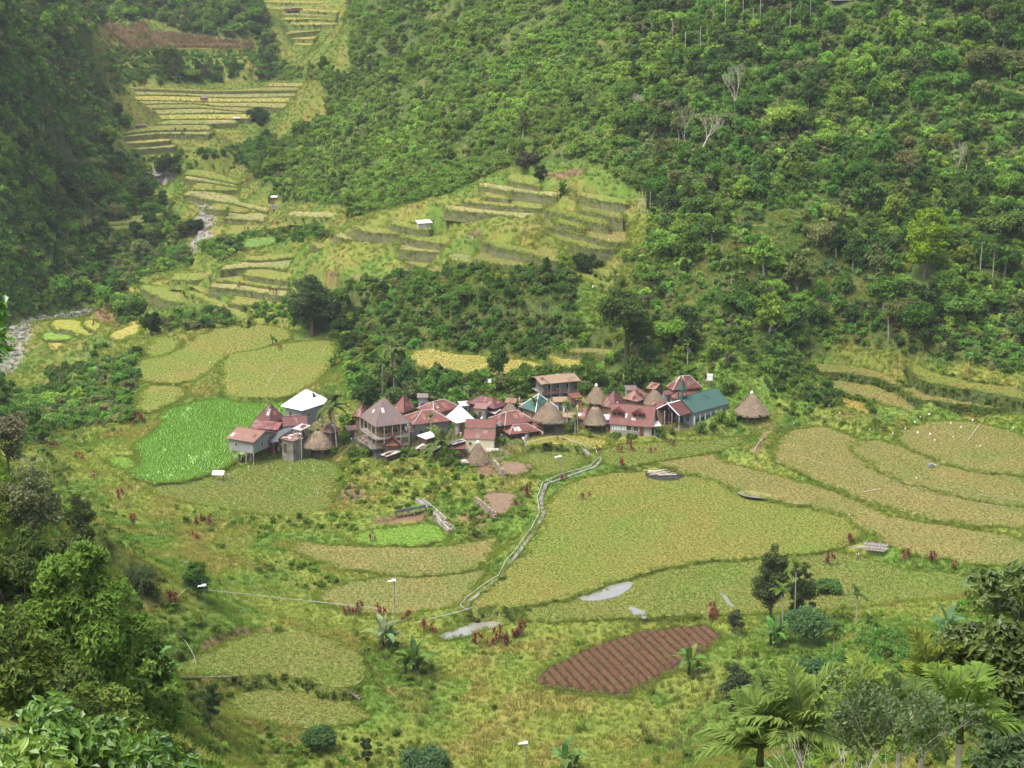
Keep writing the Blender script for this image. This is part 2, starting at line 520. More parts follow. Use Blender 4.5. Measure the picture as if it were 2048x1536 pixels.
for p in [  # unseen ground: the lookout slope and what lies behind the ridges and outside the frame
    (0, 0, 109), (-12, 6, 108), (12, 6, 108), (-30, 0, 112), (30, 0, 111), (0, 30, 92), (-8, 30, 94), (8, 30, 91), (10, 48, 82), (0, 60, 75), (-16, 60, 84), (18, 60, 78), (0, 120, 36), (-34, 100, 66), (30, 110, 50),
    (0, 180, 8), (0, 215, -1), (40, 150, 30), (-40, 160, 34), (60, 60, 90), (-60, 60, 96), (-80, 120, 80), (80, 130, 62), (110, 250, 25), (-110, 250, 30), (0, -60, 118), (150, 150, 90), (-160, 150, 95),
    (260, 380, 70), (300, 500, 150), (200, 700, 190), (0, 900, 160), (60, 1200, 260), (350, 900, 300), (-20, 1050, 130), (-60, 920, 78), (-250, 560, 90), (-320, 700, 190), (-330, 950, 200), (-250, 1150, 110), (-110, 1250, 60), (-200, 1400, 150),
    (-150, 460, -8), (-220, 430, 20), (-190, 330, 20), (-140, 340, 4), (190, 330, 20), (400, 250, 120), (-400, 300, 100), (400, 1400, 400), (-500, 1400, 330), (0, 1500, 330), (500, 600, 260), (-500, 600, 260),
    (-135, 1010, 44), (-60, 1060, 70), (-115, 1130, 46),
]:
    CTRL.append(np.array(p, float))
CTRL = np.array(CTRL)


def tps_fit(P, z, lam):
    n = len(P)
    d = np.sqrt(((P[:, None] - P[None]) ** 2).sum(-1)) + 1e-9
    K = d * d * np.log(d)
    A = np.zeros((n + 3, n + 3))
    A[:n, :n] = K + lam * np.eye(n)
    A[:n, n] = 1
    A[:n, n + 1:] = P
    A[n, :n] = 1
    A[n + 1:, :n] = P.T
    b = np.zeros(n + 3)
    b[:n] = z
    return np.linalg.solve(A, b)


CS = 100.0
CW = tps_fit(CTRL[:, :2] / CS, CTRL[:, 2], 0.006)


def base_height(x, y):
    q = np.stack([np.ravel(x), np.ravel(y)], -1) / CS
    out_ = np.zeros(len(q))
    for s in range(0, len(q), 20000):
        qq = q[s:s + 20000]
        d2 = ((qq[:, None] - CTRL[None, :, :2] / CS) ** 2).sum(-1) + 1e-12
        out_[s:s + 20000] = (0.5 * d2 * np.log(d2)) @ CW[:len(CTRL)] + CW[-3] + qq @ CW[-2:]
    return out_.reshape(np.shape(x))


def vnoise(x, y, seed=0):
    """smooth value noise in [0,1]"""
    xi, yi = np.floor(x).astype(np.int64), np.floor(y).astype(np.int64)
    fx, fy = x - xi, y - yi
    fx, fy = fx * fx * (3 - 2 * fx), fy * fy * (3 - 2 * fy)

    def h(a, b):
        n = (a * 374761393 + b * 668265263 + seed * 974711) & 0xffffffff
        n = ((n ^ (n >> 13)) * 1274126177) & 0xffffffff
        return ((n ^ (n >> 16)) & 0xffff) / 65535.0
    return (h(xi, yi) * (1 - fx) + h(xi + 1, yi) * fx) * (1 - fy) + (h(xi, yi + 1) * (1 - fx) + h(xi + 1, yi + 1) * fx) * fy


def fbm(x, y, seed=0, o=4):
    r, a, s = 0, 0.5, 0
    for k in range(o):
        r = r + a * vnoise(x * 2 ** k, y * 2 ** k, seed + k)
        s += a
        a *= 0.5
    return r / s


def axis(segs):
    a = [segs[0][0]]
    for lo, hi, st in segs:
        n = max(1, round((hi - lo) / st))
        a += list(lo + (hi - lo) * (np.arange(n) + 1) / n)
    return np.array(a)


XS = axis([(-700, -330, 25), (-330, -200, 5), (-200, -125, 1.6), (-125, 125, 1.0), (125, 200, 2.0), (200, 330, 6), (330, 700, 25)])
YS = axis([(-120, 0, 12), (0, 200, 3.0), (200, 460, 1.0), (460, 660, 1.25), (660, 900, 1.6), (900, 1150, 3), (1150, 1700, 20)])
GX, GY = np.meshgrid(XS, YS)
GZ = base_height(GX, GY)


def sample(Z, x, y):
    x = np.asarray(x, float)
    y = np.asarray(y, float)
    i = np.clip(np.searchsorted(XS, x) - 1, 0, len(XS) - 2)
    j = np.clip(np.searchsorted(YS, y) - 1, 0, len(YS) - 2)
    fx = np.clip((x - XS[i]) / (XS[i + 1] - XS[i]), 0, 1)
    fy = np.clip((y - YS[j]) / (YS[j + 1] - YS[j]), 0, 1)
    return (Z[j, i] * (1 - fx) + Z[j, i + 1] * fx) * (1 - fy) + (Z[j + 1, i] * (1 - fx) + Z[j + 1, i + 1] * fx) * fy


TT = np.concatenate([np.arange(12, 700, 0.5), np.arange(700, 1500, 1.0)])


def hit(u, v, Z=None):
    """first point where the ray through a pixel meets the ground"""
    Z = GZ if Z is None else Z
    d = ray(u, v)
    p = d[None] * (TT / d[1])[:, None]
    h = sample(Z, p[:, 0], p[:, 1])
    below = np.nonzero(p[:, 2] + CAM_H < h)[0]
    k = below[0] if len(below) else len(TT) - 1
    q = p[k] + np.array([0, 0, CAM_H])
    q[2] = h[k]
    return q


BASE = GZ.copy()
# ------------------------------------------------------------------ rice terraces
PADDIES = []     # dicts: poly (world xy), z, mat, wall


def chaikin(p, it=2, closed=True):
    p = np.asarray(p, float)
    for _ in range(it):
        q = np.roll(p, -1, 0) if closed else p[1:]
        a = p if closed else p[:-1]
        n = np.empty((2 * len(a), p.shape[1]))
        n[0::2] = 0.75 * a + 0.25 * q
        n[1::2] = 0.25 * a + 0.75 * q
        p = n if closed else np.vstack([p[:1], n, p[-1:]])
    return p


def resample(p, step, closed=True):
    p = np.asarray(p, float)
    q = np.vstack([p, p[:1]]) if closed else p
    L = np.concatenate([[0], np.cumsum(np.sqrt(((q[1:] - q[:-1]) ** 2).sum(1)))])
    n = max(4, int(L[-1] / step))
    t = np.linspace(0, L[-1], n + (0 if closed else 1), endpoint=not closed)
    return np.stack([np.interp(t, L, q[:, k]) for k in range(q.shape[1])], 1)


def field(px, mat, wall='bank_grass', dz=0.3, z=None, smooth=1):
    """a level field traced in the photograph and laid on the ground at its own height"""
    px = chaikin(px, smooth)
    if z is None:
        low = px[np.argsort(-px[:, 1])[:max(3, len(px) // 3)]]
        z = float(np.median([hit(u, v, BASE)[2] for u, v in low])) + dz
    PADDIES.append(dict(poly=np.array([at_z(u, v, z)[:2] for u, v in px]), z=z, mat=mat, wall=wall))
    return z


def series(edges, mats, wall, top, zs=None, minstep=0.55):
    """a flight of terraces: each front edge traced, each tread running back to the wall above it"""
    prev = top
    prevz = None
    edges = [chaikin(np.array(e, float), 1, closed=False) for e in edges]
    if zs is None:                                   # from the lowest step up, so that none sinks behind the ground before it
        zs = [float(np.median([hit(u, v + 3, BASE)[2] for u, v in e])) + 0.35 for e in edges]
        for i in range(len(zs) - 2, -1, -1):
            zs[i] = max(zs[i], zs[i + 1] + minstep)
    for i, e in enumerate(edges):
        z = zs[i]
        front = np.array([at_z(u, v, z)[:2] for u, v in e])
        if prevz is None:
            back = np.array([at_z(u, v, z)[:2] for u, v in chaikin(np.array(prev, float), 1, closed=False)])
        else:
            back = prev
        # the tread runs under the terrace above
        b = back + np.array([0, 1.0])
        w0, w1 = front[0, 0], front[-1, 0]
        keep = b[(b[:, 0] > min(w0, w1) - 3) & (b[:, 0] < max(w0, w1) + 3)]
        deep = np.array([[x, y + 7.0] for x, y in front])
        if len(keep) >= 2:
            kx = np.argsort(keep[:, 0])
            yy = np.interp(front[:, 0], keep[kx, 0], keep[kx, 1])
            inside = (front[:, 0] >= keep[:, 0].min() - 1) & (front[:, 0] <= keep[:, 0].max() + 1)
            deep[:, 1] = np.where(inside, np.maximum(yy, front[:, 1] + 1.5), deep[:, 1])
            deep[:, 1] = np.minimum(deep[:, 1], front[:, 1] + 16)
        poly = np.vstack([front, deep[::-1]])
        PADDIES.append(dict(poly=poly, z=z, mat=mats[i % len(mats)], wall=wall, step=1.0 if front[:, 1].mean() > 640 else 1.7))
        prev = np.vstack([front, back[(back[:, 0] < min(w0, w1)) | (back[:, 0] > max(w0, w1))]]) if len(back) else front
        prevz = z


def Z(ox, oy, s, pts):
    return [(ox + x / s, oy + y / s) for x, y in pts]


def zA(*p): return Z(340, 330, 3.657, p)
def zB(*p): return Z(800, 320, 3.938, p)
def zC(*p): return Z(180, 0, 3.793, p)
def zD(*p): return Z(1500, 640, 3.737, p)
def z4(*p): return Z(0, 480, 2.926, p)
def z5(*p): return Z(600, 400, 2.926, p)
def z6(*p): return Z(1000, 900, 1.954, p)
def zE(*p): return Z(0, 600, 5.689, p)


# far terraces up the valley
series([zC((1330, 655), (1500, 655), (1680, 660)), zC((170, 672), (400, 674), (600, 682), (880, 695), (1200, 690), (1680, 684)),
        zC((160, 718), (400, 720), (680, 716), (930, 740), (1200, 740), (1640, 727)), zC((260, 755), (700, 764), (950, 775), (1250, 771), (1520, 775), (1740, 785)),
        zC((300, 794), (500, 785), (820, 783), (950, 806), (1110, 805), (1560, 822), (1700, 815)), zC((350, 829), (500, 820), (850, 816), (1100, 843), (1290, 842)),
        zC((420, 869), (700, 860), (950, 852), (1230, 858)), zC((420, 905), (700, 903), (1220, 900)), zC((500, 944), (800, 940), (1100, 935)),
        zC((250, 1018), (400, 995), (600, 985), (900, 985)), zC((160, 1045), (350, 1030), (560, 1012), (900, 1020)), zC((200, 1090), (400, 1085), (600, 1066)), zC((220, 1140), (400, 1130), (640, 1115))],
       ['f_far', 'f_dry', 'f_far', 'f_gold'], 'stone_mossy', zC((1330, 632), (1700, 632)), minstep=0.4)
series([zC((90, 262), (260, 262), (420, 262)), zC((40, 365), (400, 372), (700, 366), (1160, 370))], ['f_brown'], 'bank_grass', zC((100, 195), (410, 190)), minstep=0.8)
series([zC((1310, 14), (1600, 22), (1930, 36)), zC((1330, 66), (1600, 78), (1880, 98)), zC((1440, 110), (1870, 126)), zC((1440, 152), (1720, 142), (1860, 152)), zC((1500, 188), (1870, 186)), zC((1480, 255), (1760, 232)), zC((1480, 295), (1700, 295)), zC((1540, 340), (1680, 345))],
       ['f_gold', 'f_gold', 'f_far'], 'bank_grass', zC((1310, -30), (1930, -10)), minstep=1.0)
# beside the stream
series([zA((100, 65), (300, 100), (500, 140)), zA((100, 97), (300, 130), (480, 160)), zA((140, 180), (300, 185), (490, 184)), zA((100, 215), (300, 260), (480, 287), (600, 320), (720, 345)), zA((260, 322), (400, 334), (560, 352)),
        zA((400, 390), (600, 402), (760, 425)), zA((390, 502), (560, 507), (640, 492))], ['f_olive', 'f_far'], 'stone_mossy', zA((100, 40), (260, 30), (480, 110)), minstep=0.45)
# the terraced spur behind the village
series([zB((850, 165), (920, 180), (1010, 190), (1100, 205)), zB((620, 207), (700, 217), (800, 236), (970, 252), (1240, 290)), zB((640, 286), (740, 296), (860, 310)), zB((510, 327), (600, 340), (700, 350), (850, 366), (1120, 382)),
        zB((350, 387), (450, 400), (600, 411), (760, 426), (900, 451), (1080, 462)), zA((1615, 430), (1700, 450), (1800, 470), (1900, 476)),
        zA((1330, 455), (1420, 490), (1550, 496), (1650, 506), (1760, 525), (1900, 546), (2040, 562)), zA((1200, 482), (1230, 530), (1300, 546), (1500, 562), (1700, 590)),
        zA((1020, 557), (1060, 605), (1170, 620), (1260, 632)), zA((520, 690), (600, 701), (750, 691), (940, 672)), zA((370, 772), (480, 755), (600, 746), (720, 746), (850, 771)), zA((540, 802), (700, 831), (860, 851)),
        zA((330, 850), (450, 851), (560, 871), (700, 891), (880, 906)), zA((285, 890), (500, 911), (700, 941), (850, 962)), zA((430, 1012), (550, 1030), (800, 1020))],
       ['f_olive', 'f_far', 'f_olive'], 'stone_mossy', zB((860, 120), (930, 100), (1070, 90)), minstep=0.6)
series([zB((1400, 277), (1540, 307), (1680, 336), (1800, 351)), zB((1410, 396), (1550, 421), (1750, 462)), zB((1150, 397), (1300, 431), (1500, 491), (1640, 515)), zB((1220, 492), (1340, 512), (1450, 547)),
        zB((1150, 522), (1300, 552), (1450, 592), (1600, 642), (1800, 652)), zB((1130, 567), (1200, 611), (1400, 671), (1560, 701), (1700, 706)), zB((650, 642), (760, 691), (900, 712), (1040, 742), (1150, 792), (1260, 797)), zB((590, 782), (700, 812), (830, 831), (980, 842))],
       ['f_olive', 'f_dry', 'f_olive'], 'stone_mossy', zB((1400, 250), (1800, 315)), minstep=0.8)
series([zB((1520, 862), (1600, 902), (1740, 942)), zB((1380, 905), (1540, 962), (1700, 1002))], ['f_olive'], 'bank_grass', zB((1500, 835), (1740, 890)))
series([z4((820, 282), (900, 322), (1000, 362), (1200, 392)), z4((755, 290), (800, 340), (900, 372), (1000, 388))], ['f_olive', 'f_gold'], 'stone_mossy', z4((830, 262), (1000, 285), (1200, 340)), minstep=0.8)
series([z5((1585, 893), (1700, 895), (1840, 922)), z5((1470, 950), (1560, 985), (1700, 990), (1800, 1000))], ['f_dry', 'f_gold'], 'stone_mossy', z5((1600, 870), (1860, 880)), minstep=1.2)
field(z5((635, 900), (760, 858), (880, 900), (1000, 905), (1200, 925), (1400, 950), (1480, 985), (1380, 1012), (1000, 1030), (720, 990), (635, 950)), 'f_gold', z=4.2)
# curved terraces east of the church
series([zD((1200, 365), (1280, 440), (1400, 480), (1600, 510), (1800, 545), (2120, 600)), zD((400, 372), (600, 386), (800, 401), (1000, 441), (1150, 511), (1250, 590), (1450, 611), (1700, 641), (2120, 670)),
        zD((430, 470), (600, 531), (760, 551), (900, 601), (1000, 641), (1270, 692)), zD((650, 615), (740, 690), (920, 722))], ['f_olive', 'f_dry', 'f_dry', 'f_gold'], 'bank_bush', zD((1200, 330), (1500, 440), (2120, 530)), zs=[8.0, 5.3, 3.4, 2.4])
# valley floor
field([(1560, 880), (1575, 862), (1640, 850), (1700, 868), (1770, 905), (1900, 985), (2080, 1015), (2080, 1060), (1900, 1045), (1757, 1010), (1600, 945), (1540, 915)], 'f_dry', z=1.9)
field([(1780, 875), (1830, 850), (1870, 840), (1950, 842), (2080, 880), (2080, 955), (1930, 940), (1850, 912)], 'f_dry', z=2.5)
field([(1690, 885), (1780, 880), (1850, 912), (1930, 940), (2080, 955), (2080, 1022), (1900, 990), (1760, 950)], 'f_dry', z=2.15)
field([(1420, 905), (1461, 927), (1588, 958), (1716, 999), (1757, 1025), (1819, 1040), (2080, 1080), (2080, 1140), (1900, 1120), (1790, 1100), (1740, 1060), (1665, 1016), (1486, 990), (1430, 955), (1350, 938), (1300, 925), (1350, 905)], 'f_dry', z=1.2)
field([(1110, 985), (1160, 955), (1246, 945), (1358, 944), (1440, 961), (1486, 992), (1665, 1018), (1742, 1059), (1690, 1094), (1512, 1118), (1389, 1121), (1246, 1156), (1143, 1194), (1051, 1212), (930, 1216), (975, 1180), (1030, 1130), (1085, 1060), (1088, 1010)], 'f_olive', z=0.5)
field([(1040, 1216), (1143, 1196), (1246, 1158), (1389, 1123), (1512, 1120), (1690, 1096), (1800, 1140), (1960, 1150), (1960, 1190), (1720, 1215), (1560, 1225), (1400, 1228), (1250, 1236), (1130, 1240), (1050, 1240)], 'f_green', z=0.0)
field([(1200, 892), (1330, 882), (1420, 880), (1490, 868), (1500, 890), (1420, 905), (1300, 925), (1230, 935), (1200, 920)], 'f_green', z=1.5)
field([(1060, 900), (1110, 890), (1160, 900), (1180, 920), (1150, 940), (1090, 955), (1040, 950), (1020, 925)], 'f_green', z=0.1)
field([(1040, 880), (1110, 866), (1200, 874), (1230, 885), (1190, 900), (1120, 884), (1060, 892)], 'f_gold', z=1.6)
field(z4((930, 1010), (1100, 955), (1280, 925), (1690, 930), (1800, 1000), (1780, 1080), (1560, 1190), (1390, 1290), (1240, 1370), (960, 1428), (830, 1412), (735, 1350), (795, 1330), (830, 1250), (765, 1200), (870, 1140), (935, 1080)), 'paddy_water', 'stone_mossy', z=-3.3)
field(z4((610, 1290), (690, 1265), (790, 1275), (800, 1310), (760, 1345), (680, 1325)), 'f_lush', 'stone_mossy', z=-4.3)
field(z4((1270, 780), (1330, 662), (1500, 641), (1740, 590), (1965, 582), (1980, 650), (1900, 800), (1710, 926), (1310, 920)), 'f_olive', 'bank_grass', z=-2.1)
field(z4((750, 712), (990, 678), (1200, 530), (1500, 488), (1700, 520), (1720, 580), (1500, 650), (1340, 680), (1240, 760), (1100, 843), (825, 834)), 'f_olive', 'bank_grass', z=-2.6)
field(z4((820, 853), (1070, 850), (1100, 920), (870, 1015), (800, 985)), 'f_olive', z=-3.1)
field(z4((845, 690), (870, 572), (1020, 560), (1060, 610), (1000, 672)), 'f_olive', z=-3.0)
field([(500, 925), (560, 913), (660, 918), (690, 940), (660, 1000), (680, 1015), (600, 1035), (450, 1022), (300, 990), (290, 968), (440, 948)], 'f_green', z=-3.9)
field([(720, 1062), (800, 1052), (870, 1046), (905, 1075), (870, 1088), (780, 1092), (690, 1082)], 'f_lush', z=-2.7)
field([(560, 1078), (700, 1094), (870, 1094), (960, 1082), (1000, 1070), (985, 1115), (930, 1145), (800, 1152), (640, 1130)], 'f_dry', z=-3.0)
field([(630, 1180), (760, 1152), (900, 1143), (985, 1132), (935, 1190), (905, 1225), (780, 1235), (640, 1207)], 'f_dry', z=-3.3)
field([(430, 1300), (480, 1272), (600, 1258), (690, 1290), (740, 1330), (700, 1384), (590, 1349), (330, 1352), (330, 1335)], 'f_green', 'bank_grass', z=-0.9)
field([(450, 1388), (590, 1372), (690, 1402), (760, 1440), (600, 1462), (470, 1432)], 'f_green', z=-3.0)
field([(1060, 1352), (1230, 1268), (1400, 1246), (1445, 1260), (1440, 1285), (1260, 1390), (1230, 1390), (1090, 1374)], 'soil_furrow_shade', 'bank_grass', z=-1.2)
PLOUGH = PADDIES[-1]
field([(868, 1276), (945, 1242), (1000, 1230), (1056, 1220), (1054, 1240), (960, 1266), (900, 1280)], 'water', dz=-.15)
field([(992, 930), (1020, 920), (1078, 932), (1050, 946), (1014, 956)], 'soil_pale', 'stone_bare', z=.5)
field([(957, 1004), (975, 982), (1042, 988), (1030, 1014), (996, 1037)], 'soil_pale', 'stone_bare', z=-.1)
# lesser terraces and strips of the valley side
series([zA((860, 368), (1100, 384), (1370, 376)), zA((700, 470), (900, 440), (1180, 430))], ['f_far', 'f_olive'], 'bank_grass', zA((920, 345), (1350, 352)), minstep=.6)
field(zA((510, 545), (700, 525), (930, 530), (900, 585), (620, 605), (500, 600)), 'f_lush2', dz=.2)
series([zB((0, 602), (200, 642), (390, 667)), zB((0, 700), (180, 720), (350, 735)), zB((10, 790), (110, 830), (230, 860))], ['f_olive', 'f_dry'], 'stone_mossy', zB((20, 560), (380, 610)), minstep=.7)
series([zB((380, 790), (560, 800), (700, 830)), zB((240, 880), (400, 880), (570, 880))], ['f_far', 'f_dry'], 'bank_grass', zB((400, 740), (600, 760)), minstep=.6)
series([Z(0, 0, 2.926, ((830, 1195), (930, 1170), (1000, 1160)))[0:3], Z(0, 0, 2.926, ((480, 1318), (700, 1312), (850, 1298), (980, 1250))), Z(0, 0, 2.926, ((430, 1345), (650, 1345), (860, 1325)))], ['f_olive', 'f_green'], 'bank_grass', Z(0, 0, 2.926, ((840, 1150), (1000, 1130))), minstep=.6)
series([zA((0, 835), (120, 845), (270, 835)), zA((560, 640 + 500), (700, 1110), (860, 1120))[0:1] + zA((60, 905), (180, 925), (270, 945))], ['f_olive'], 'bank_grass', zA((0, 800), (280, 790)), minstep=.6)
# small fields above the river
field(zE((590, 240), (640, 222), (920, 222), (945, 300), (1060, 380), (1110, 400), (1070, 560), (1015, 560), (1040, 412), (850, 412), (870, 362), (580, 322)), 'f_yellow', 'stone_mossy', z=-15.5)
field(zE((960, 240), (1050, 212), (1165, 280), (1150, 342), (1080, 352), (955, 302)), 'f_yellow', 'stone_mossy', z=-14.6)
field(zE((490, 390), (540, 355), (840, 370), (825, 440), (700, 456), (465, 456)), 'f_lush', 'stone_mossy', z=-16.8)
field(zE((510, 495), (700, 475), (1010, 490), (950, 592), (600, 582)), 'f_gold', 'stone_mossy', z=-17.6)
field(zE((1240, 380), (1440, 320), (1470, 240), (1560, 222), (1610, 330), (1560, 442), (1420, 462), (1250, 456)), 'f_gold', 'stone_mossy', z=-9.5)


def inside(poly, x, y):
    x = np.asarray(x)
    y = np.asarray(y)
    r = np.zeros(x.shape, bool)
    n = len(poly)
    for i in range(n):
        x0, y0 = poly[i]
        x1, y1 = poly[(i + 1) % n]
        if y0 == y1:
            continue
        c = (y0 > y) != (y1 > y)
        r ^= c & (x < (x1 - x0) * (y - y0) / (y1 - y0) + x0)
    return r


# stream bed lowered along its course
STREAM = [np.array([hit(u, v, BASE) for u, v in s]) for s in (
    [(-40, 760), (20, 725), (45, 690), (30, 665), (70, 640), (130, 628), (180, 618)], [(395, 505), (415, 470), (420, 445), (405, 425)], [(330, 372), (300, 362)])]
ROUGH = (fbm(GX / 9.0, GY / 9.0, 5) - 0.5) * 2.2 + (fbm(GX / 2.7, GY / 2.7, 9, 3) - 0.5) * 0.7
GZ = BASE + ROUGH * np.clip((GY - 150) / 200, 0.3, 1)
for s in STREAM:
    s2 = resample(s, 1.5, closed=False)
    m = (GX > s2[:, 0].min() - 14) & (GX < s2[:, 0].max() + 14) & (GY > s2[:, 1].min() - 14) & (GY < s2[:, 1].max() + 14)
    gx, gy = GX[m], GY[m]
    dd = np.sqrt((gx[:, None] - s2[None, :, 0]) ** 2 + (gy[:, None] - s2[None, :, 1]) ** 2)
    k = dd.argmin(1)
    w = np.clip(1 - (dd.min(1) - 4.0) / 5.0, 0, 1)
    GZ[m] = GZ[m] * (1 - w) + (s2[k, 2] - 0.6) * w
# banks: the ground climbs to the foot of every wall and is cut back gently behind every field
for p in PADDIES:
    po = resample(p['poly'], 1.2)
    far_ = po[:, 1].mean() > 440 and p.get('step')
    R_ = 14.0
    jx = np.nonzero((XS > po[:, 0].min() - R_) & (XS < po[:, 0].max() + R_))[0]
    jy = np.nonzero((YS > po[:, 1].min() - R_) & (YS < po[:, 1].max() + R_))[0]
    if not len(jx) or not len(jy):
        continue
    sl = np.s_[jy[0]:jy[-1] + 1, jx[0]:jx[-1] + 1]
    gx, gy = GX[sl].ravel(), GY[sl].ravel()
    d = np.full(len(gx), 1e9)
    for s0 in range(0, len(po), 40):
        d = np.minimum(d, (((gx[:, None] - po[None, s0:s0 + 40, 0]) ** 2) + ((gy[:, None] - po[None, s0:s0 + 40, 1]) ** 2)).min(1))
    d = np.sqrt(d).reshape(GX[sl].shape)
    outside = ~inside(po, GX[sl], GY[sl]) & (d < R_)
    if p.get('step'):
        lo_, hi_ = p['z'] - p['step'] - .55 * d, p['z'] + .6 + 1.1 * d
    else:
        lo_, hi_ = p['z'] - .12 - .22 * d, p['z'] + .15 + .5 * d
    g2 = np.clip(GZ[sl], lo_, np.maximum(hi_, lo_))
    GZ[sl] = np.where(outside, g2, GZ[sl])
PID = np.full(GX.shape, -1, int)
order = sorted(range(len(PADDIES)), key=lambda i: -PADDIES[i]['z'])
for i in order:                                     # lower fields last: the ground never pokes through them
    p = PADDIES[i]
    po = p['poly']
    jx = np.nonzero((XS > po[:, 0].min() - 2) & (XS < po[:, 0].max() + 2))[0]
    jy = np.nonzero((YS > po[:, 1].min() - 2) & (YS < po[:, 1].max() + 2))[0]
    if not len(jx) or not len(jy):
        continue
    sl = np.s_[jy[0]:jy[-1] + 1, jx[0]:jx[-1] + 1]
    ins = inside(po, GX[sl], GY[sl])
    GZ[sl] = np.where(ins, p['z'] - 0.22, GZ[sl])
    PID[sl] = np.where(ins, i, PID[sl])
# cut the ground back one cell along every drop so that the walls stand free
mask = np.zeros(GX.shape, bool)
for dy in (-1, 0, 1):
    for dx in (-1, 0, 1):
        mask |= np.roll(np.roll(PID, dy, 0), dx, 1) != PID
low = GZ.copy()
for dy in (-1, 0, 1):
    for dx in (-1, 0, 1):
        low = np.minimum(low, np.roll(np.roll(GZ, dy, 0), dx, 1))
GZ = np.where(mask, np.maximum(low, GZ - np.where(GY > 480, 1.9, 3.2)), GZ)


def top_z(x, y):
    """height of what one stands on: the terrain or the field above it"""
    h = sample(GZ, x, y)
    for p in PADDIES:
        h = np.where(inside(p['poly'], x, y), np.maximum(h, p['z']), h)
    return h


def on_field(x, y):
    r = np.full(np.shape(x), -1, int)
    best = np.full(np.shape(x), -1e9)
    for i, p in enumerate(PADDIES):
        po = p['poly']
        c = (x > po[:, 0].min()) & (x < po[:, 0].max()) & (y > po[:, 1].min()) & (y < po[:, 1].max())
        if c.any():
            m = np.zeros(np.shape(x), bool)
            m[c] = inside(po, x[c], y[c])
            m &= best < p['z']
            r[m] = i
            best[m] = p['z']
    return r


GT = GZ.copy()
for i in order[::-1]:
    GT = np.where(PID == i, PADDIES[i]['z'], GT)


def ground(u, v):
    """point on the ground (fields included) seen at a pixel"""
    return hit(u, v, GT)


def inpx(polys, u, v):
    r = np.zeros(u.shape, bool)
    for p in polys:
        r |= inside(np.array(p, float), u, v)
    return r


# open grassland and bushy ground, traced in the photograph
OPEN = [[(0, 800), (120, 755), (210, 690), (300, 650), (430, 640), (600, 650), (675, 690), (700, 740), (715, 800), (720, 830), (1050, 830), (1050, 790), (1170, 790), (1350, 790), (1430, 745), (1500, 745), (1570, 825), (1700, 865), (1760, 868), (1850, 838), (2100, 860), (2100, 1190), (1900, 1215), (1890, 1330), (1480, 1420), (1480, 1700), (500, 1700), (430, 1420), (360, 1350), (410, 1250), (350, 1200), (290, 1110), (230, 1030), (150, 950), (60, 860)],
        [(800, 700), (1100, 715), (1180, 735), (1160, 745), (1000, 755), (830, 745)],
        [(250, 590), (280, 555), (420, 525), (460, 495), (640, 465), (700, 435), (830, 405), (900, 385), (1000, 340), (1080, 325), (1190, 320), (1300, 400), (1290, 490), (1200, 545), (1050, 555), (860, 575), (800, 550), (700, 570), (660, 600), (600, 640), (480, 650), (300, 660)],
        [(345, 330), (480, 325), (560, 395), (700, 415), (680, 480), (520, 490), (440, 530), (380, 520), (370, 460), (330, 400), (280, 385), (280, 355)],
        [(205, 168), (400, 165), (640, 160), (665, 240), (560, 275), (500, 300), (440, 340), (330, 350), (235, 350), (215, 270), (260, 250), (230, 210)],
        [(180, 50), (300, 35), (380, 70), (510, 80), (530, 145), (190, 145)], [(515, -20), (695, -20), (700, 140), (570, 140), (535, 40)],
        [(-60, 660), (60, 622), (190, 602), (230, 630), (250, 650), (290, 640), (290, 690), (200, 740), (120, 780), (-60, 800)],
        [(1150, 540), (1270, 525), (1260, 640), (1150, 640)], [(1600, 720), (1700, 690), (2100, 760), (2100, 860), (1800, 840), (1640, 770)]]
BUSHY = [[(650, 935), (720, 915), (830, 925), (920, 925), (1000, 960), (1060, 1000), (1050, 1040), (940, 1085), (830, 1010), (760, 1030), (700, 1000), (650, 1000)],     # below the village
         [(150, 760), (260, 700), (290, 740), (260, 800), (290, 850), (200, 850), (0, 880), (0, 800), (80, 780)],
         [(690, 740), (740, 740), (800, 745), (1050, 750), (1050, 830), (900, 810), (720, 820)],
         [(1560, 835), (1640, 845), (1690, 845), (1760, 845), (1800, 850), (1740, 890), (1680, 850)],
         [(1600, 1160), (1700, 1230), (1900, 1290), (1890, 1400), (1500, 1430), (1400, 1400), (1480, 1300), (1560, 1280)],
         [(480, 1490), (560, 1430), (700, 1450), (860, 1480), (900, 1536), (500, 1536)], [(420, 1340), (520, 1380), (480, 1440), (420, 1420)],
         [(700, 1260), (800, 1290), (880, 1340), (860, 1400), (760, 1350)], [(480, 1110), (600, 1120), (700, 1160), (620, 1185), (520, 1150)], [(330, 1010), (480, 1040), (700, 1030), (720, 1060), (520, 1075), (380, 1060)]]
BUSHY += [[(300, 640), (480, 618), (600, 608), (660, 600), (690, 650), (600, 645), (480, 650), (330, 665)], [(780, 545), (1050, 530), (1200, 530), (1200, 560), (1050, 570), (800, 590)], [(230, 315), (440, 300), (560, 270), (600, 300), (440, 345), (240, 350)], [(190, 104), (520, 104), (530, 150), (190, 150)], [(390, 490), (520, 470), (620, 450), (680, 480), (520, 490), (440, 525)], [(100, 735), (200, 735), (280, 700), (250, 790), (100, 790)]]


# ground colour by region (what grows or lies there)
def region(px, it=1):
    return np.array([hit(u, v)[:2] for u, v in chaikin(px, it)])


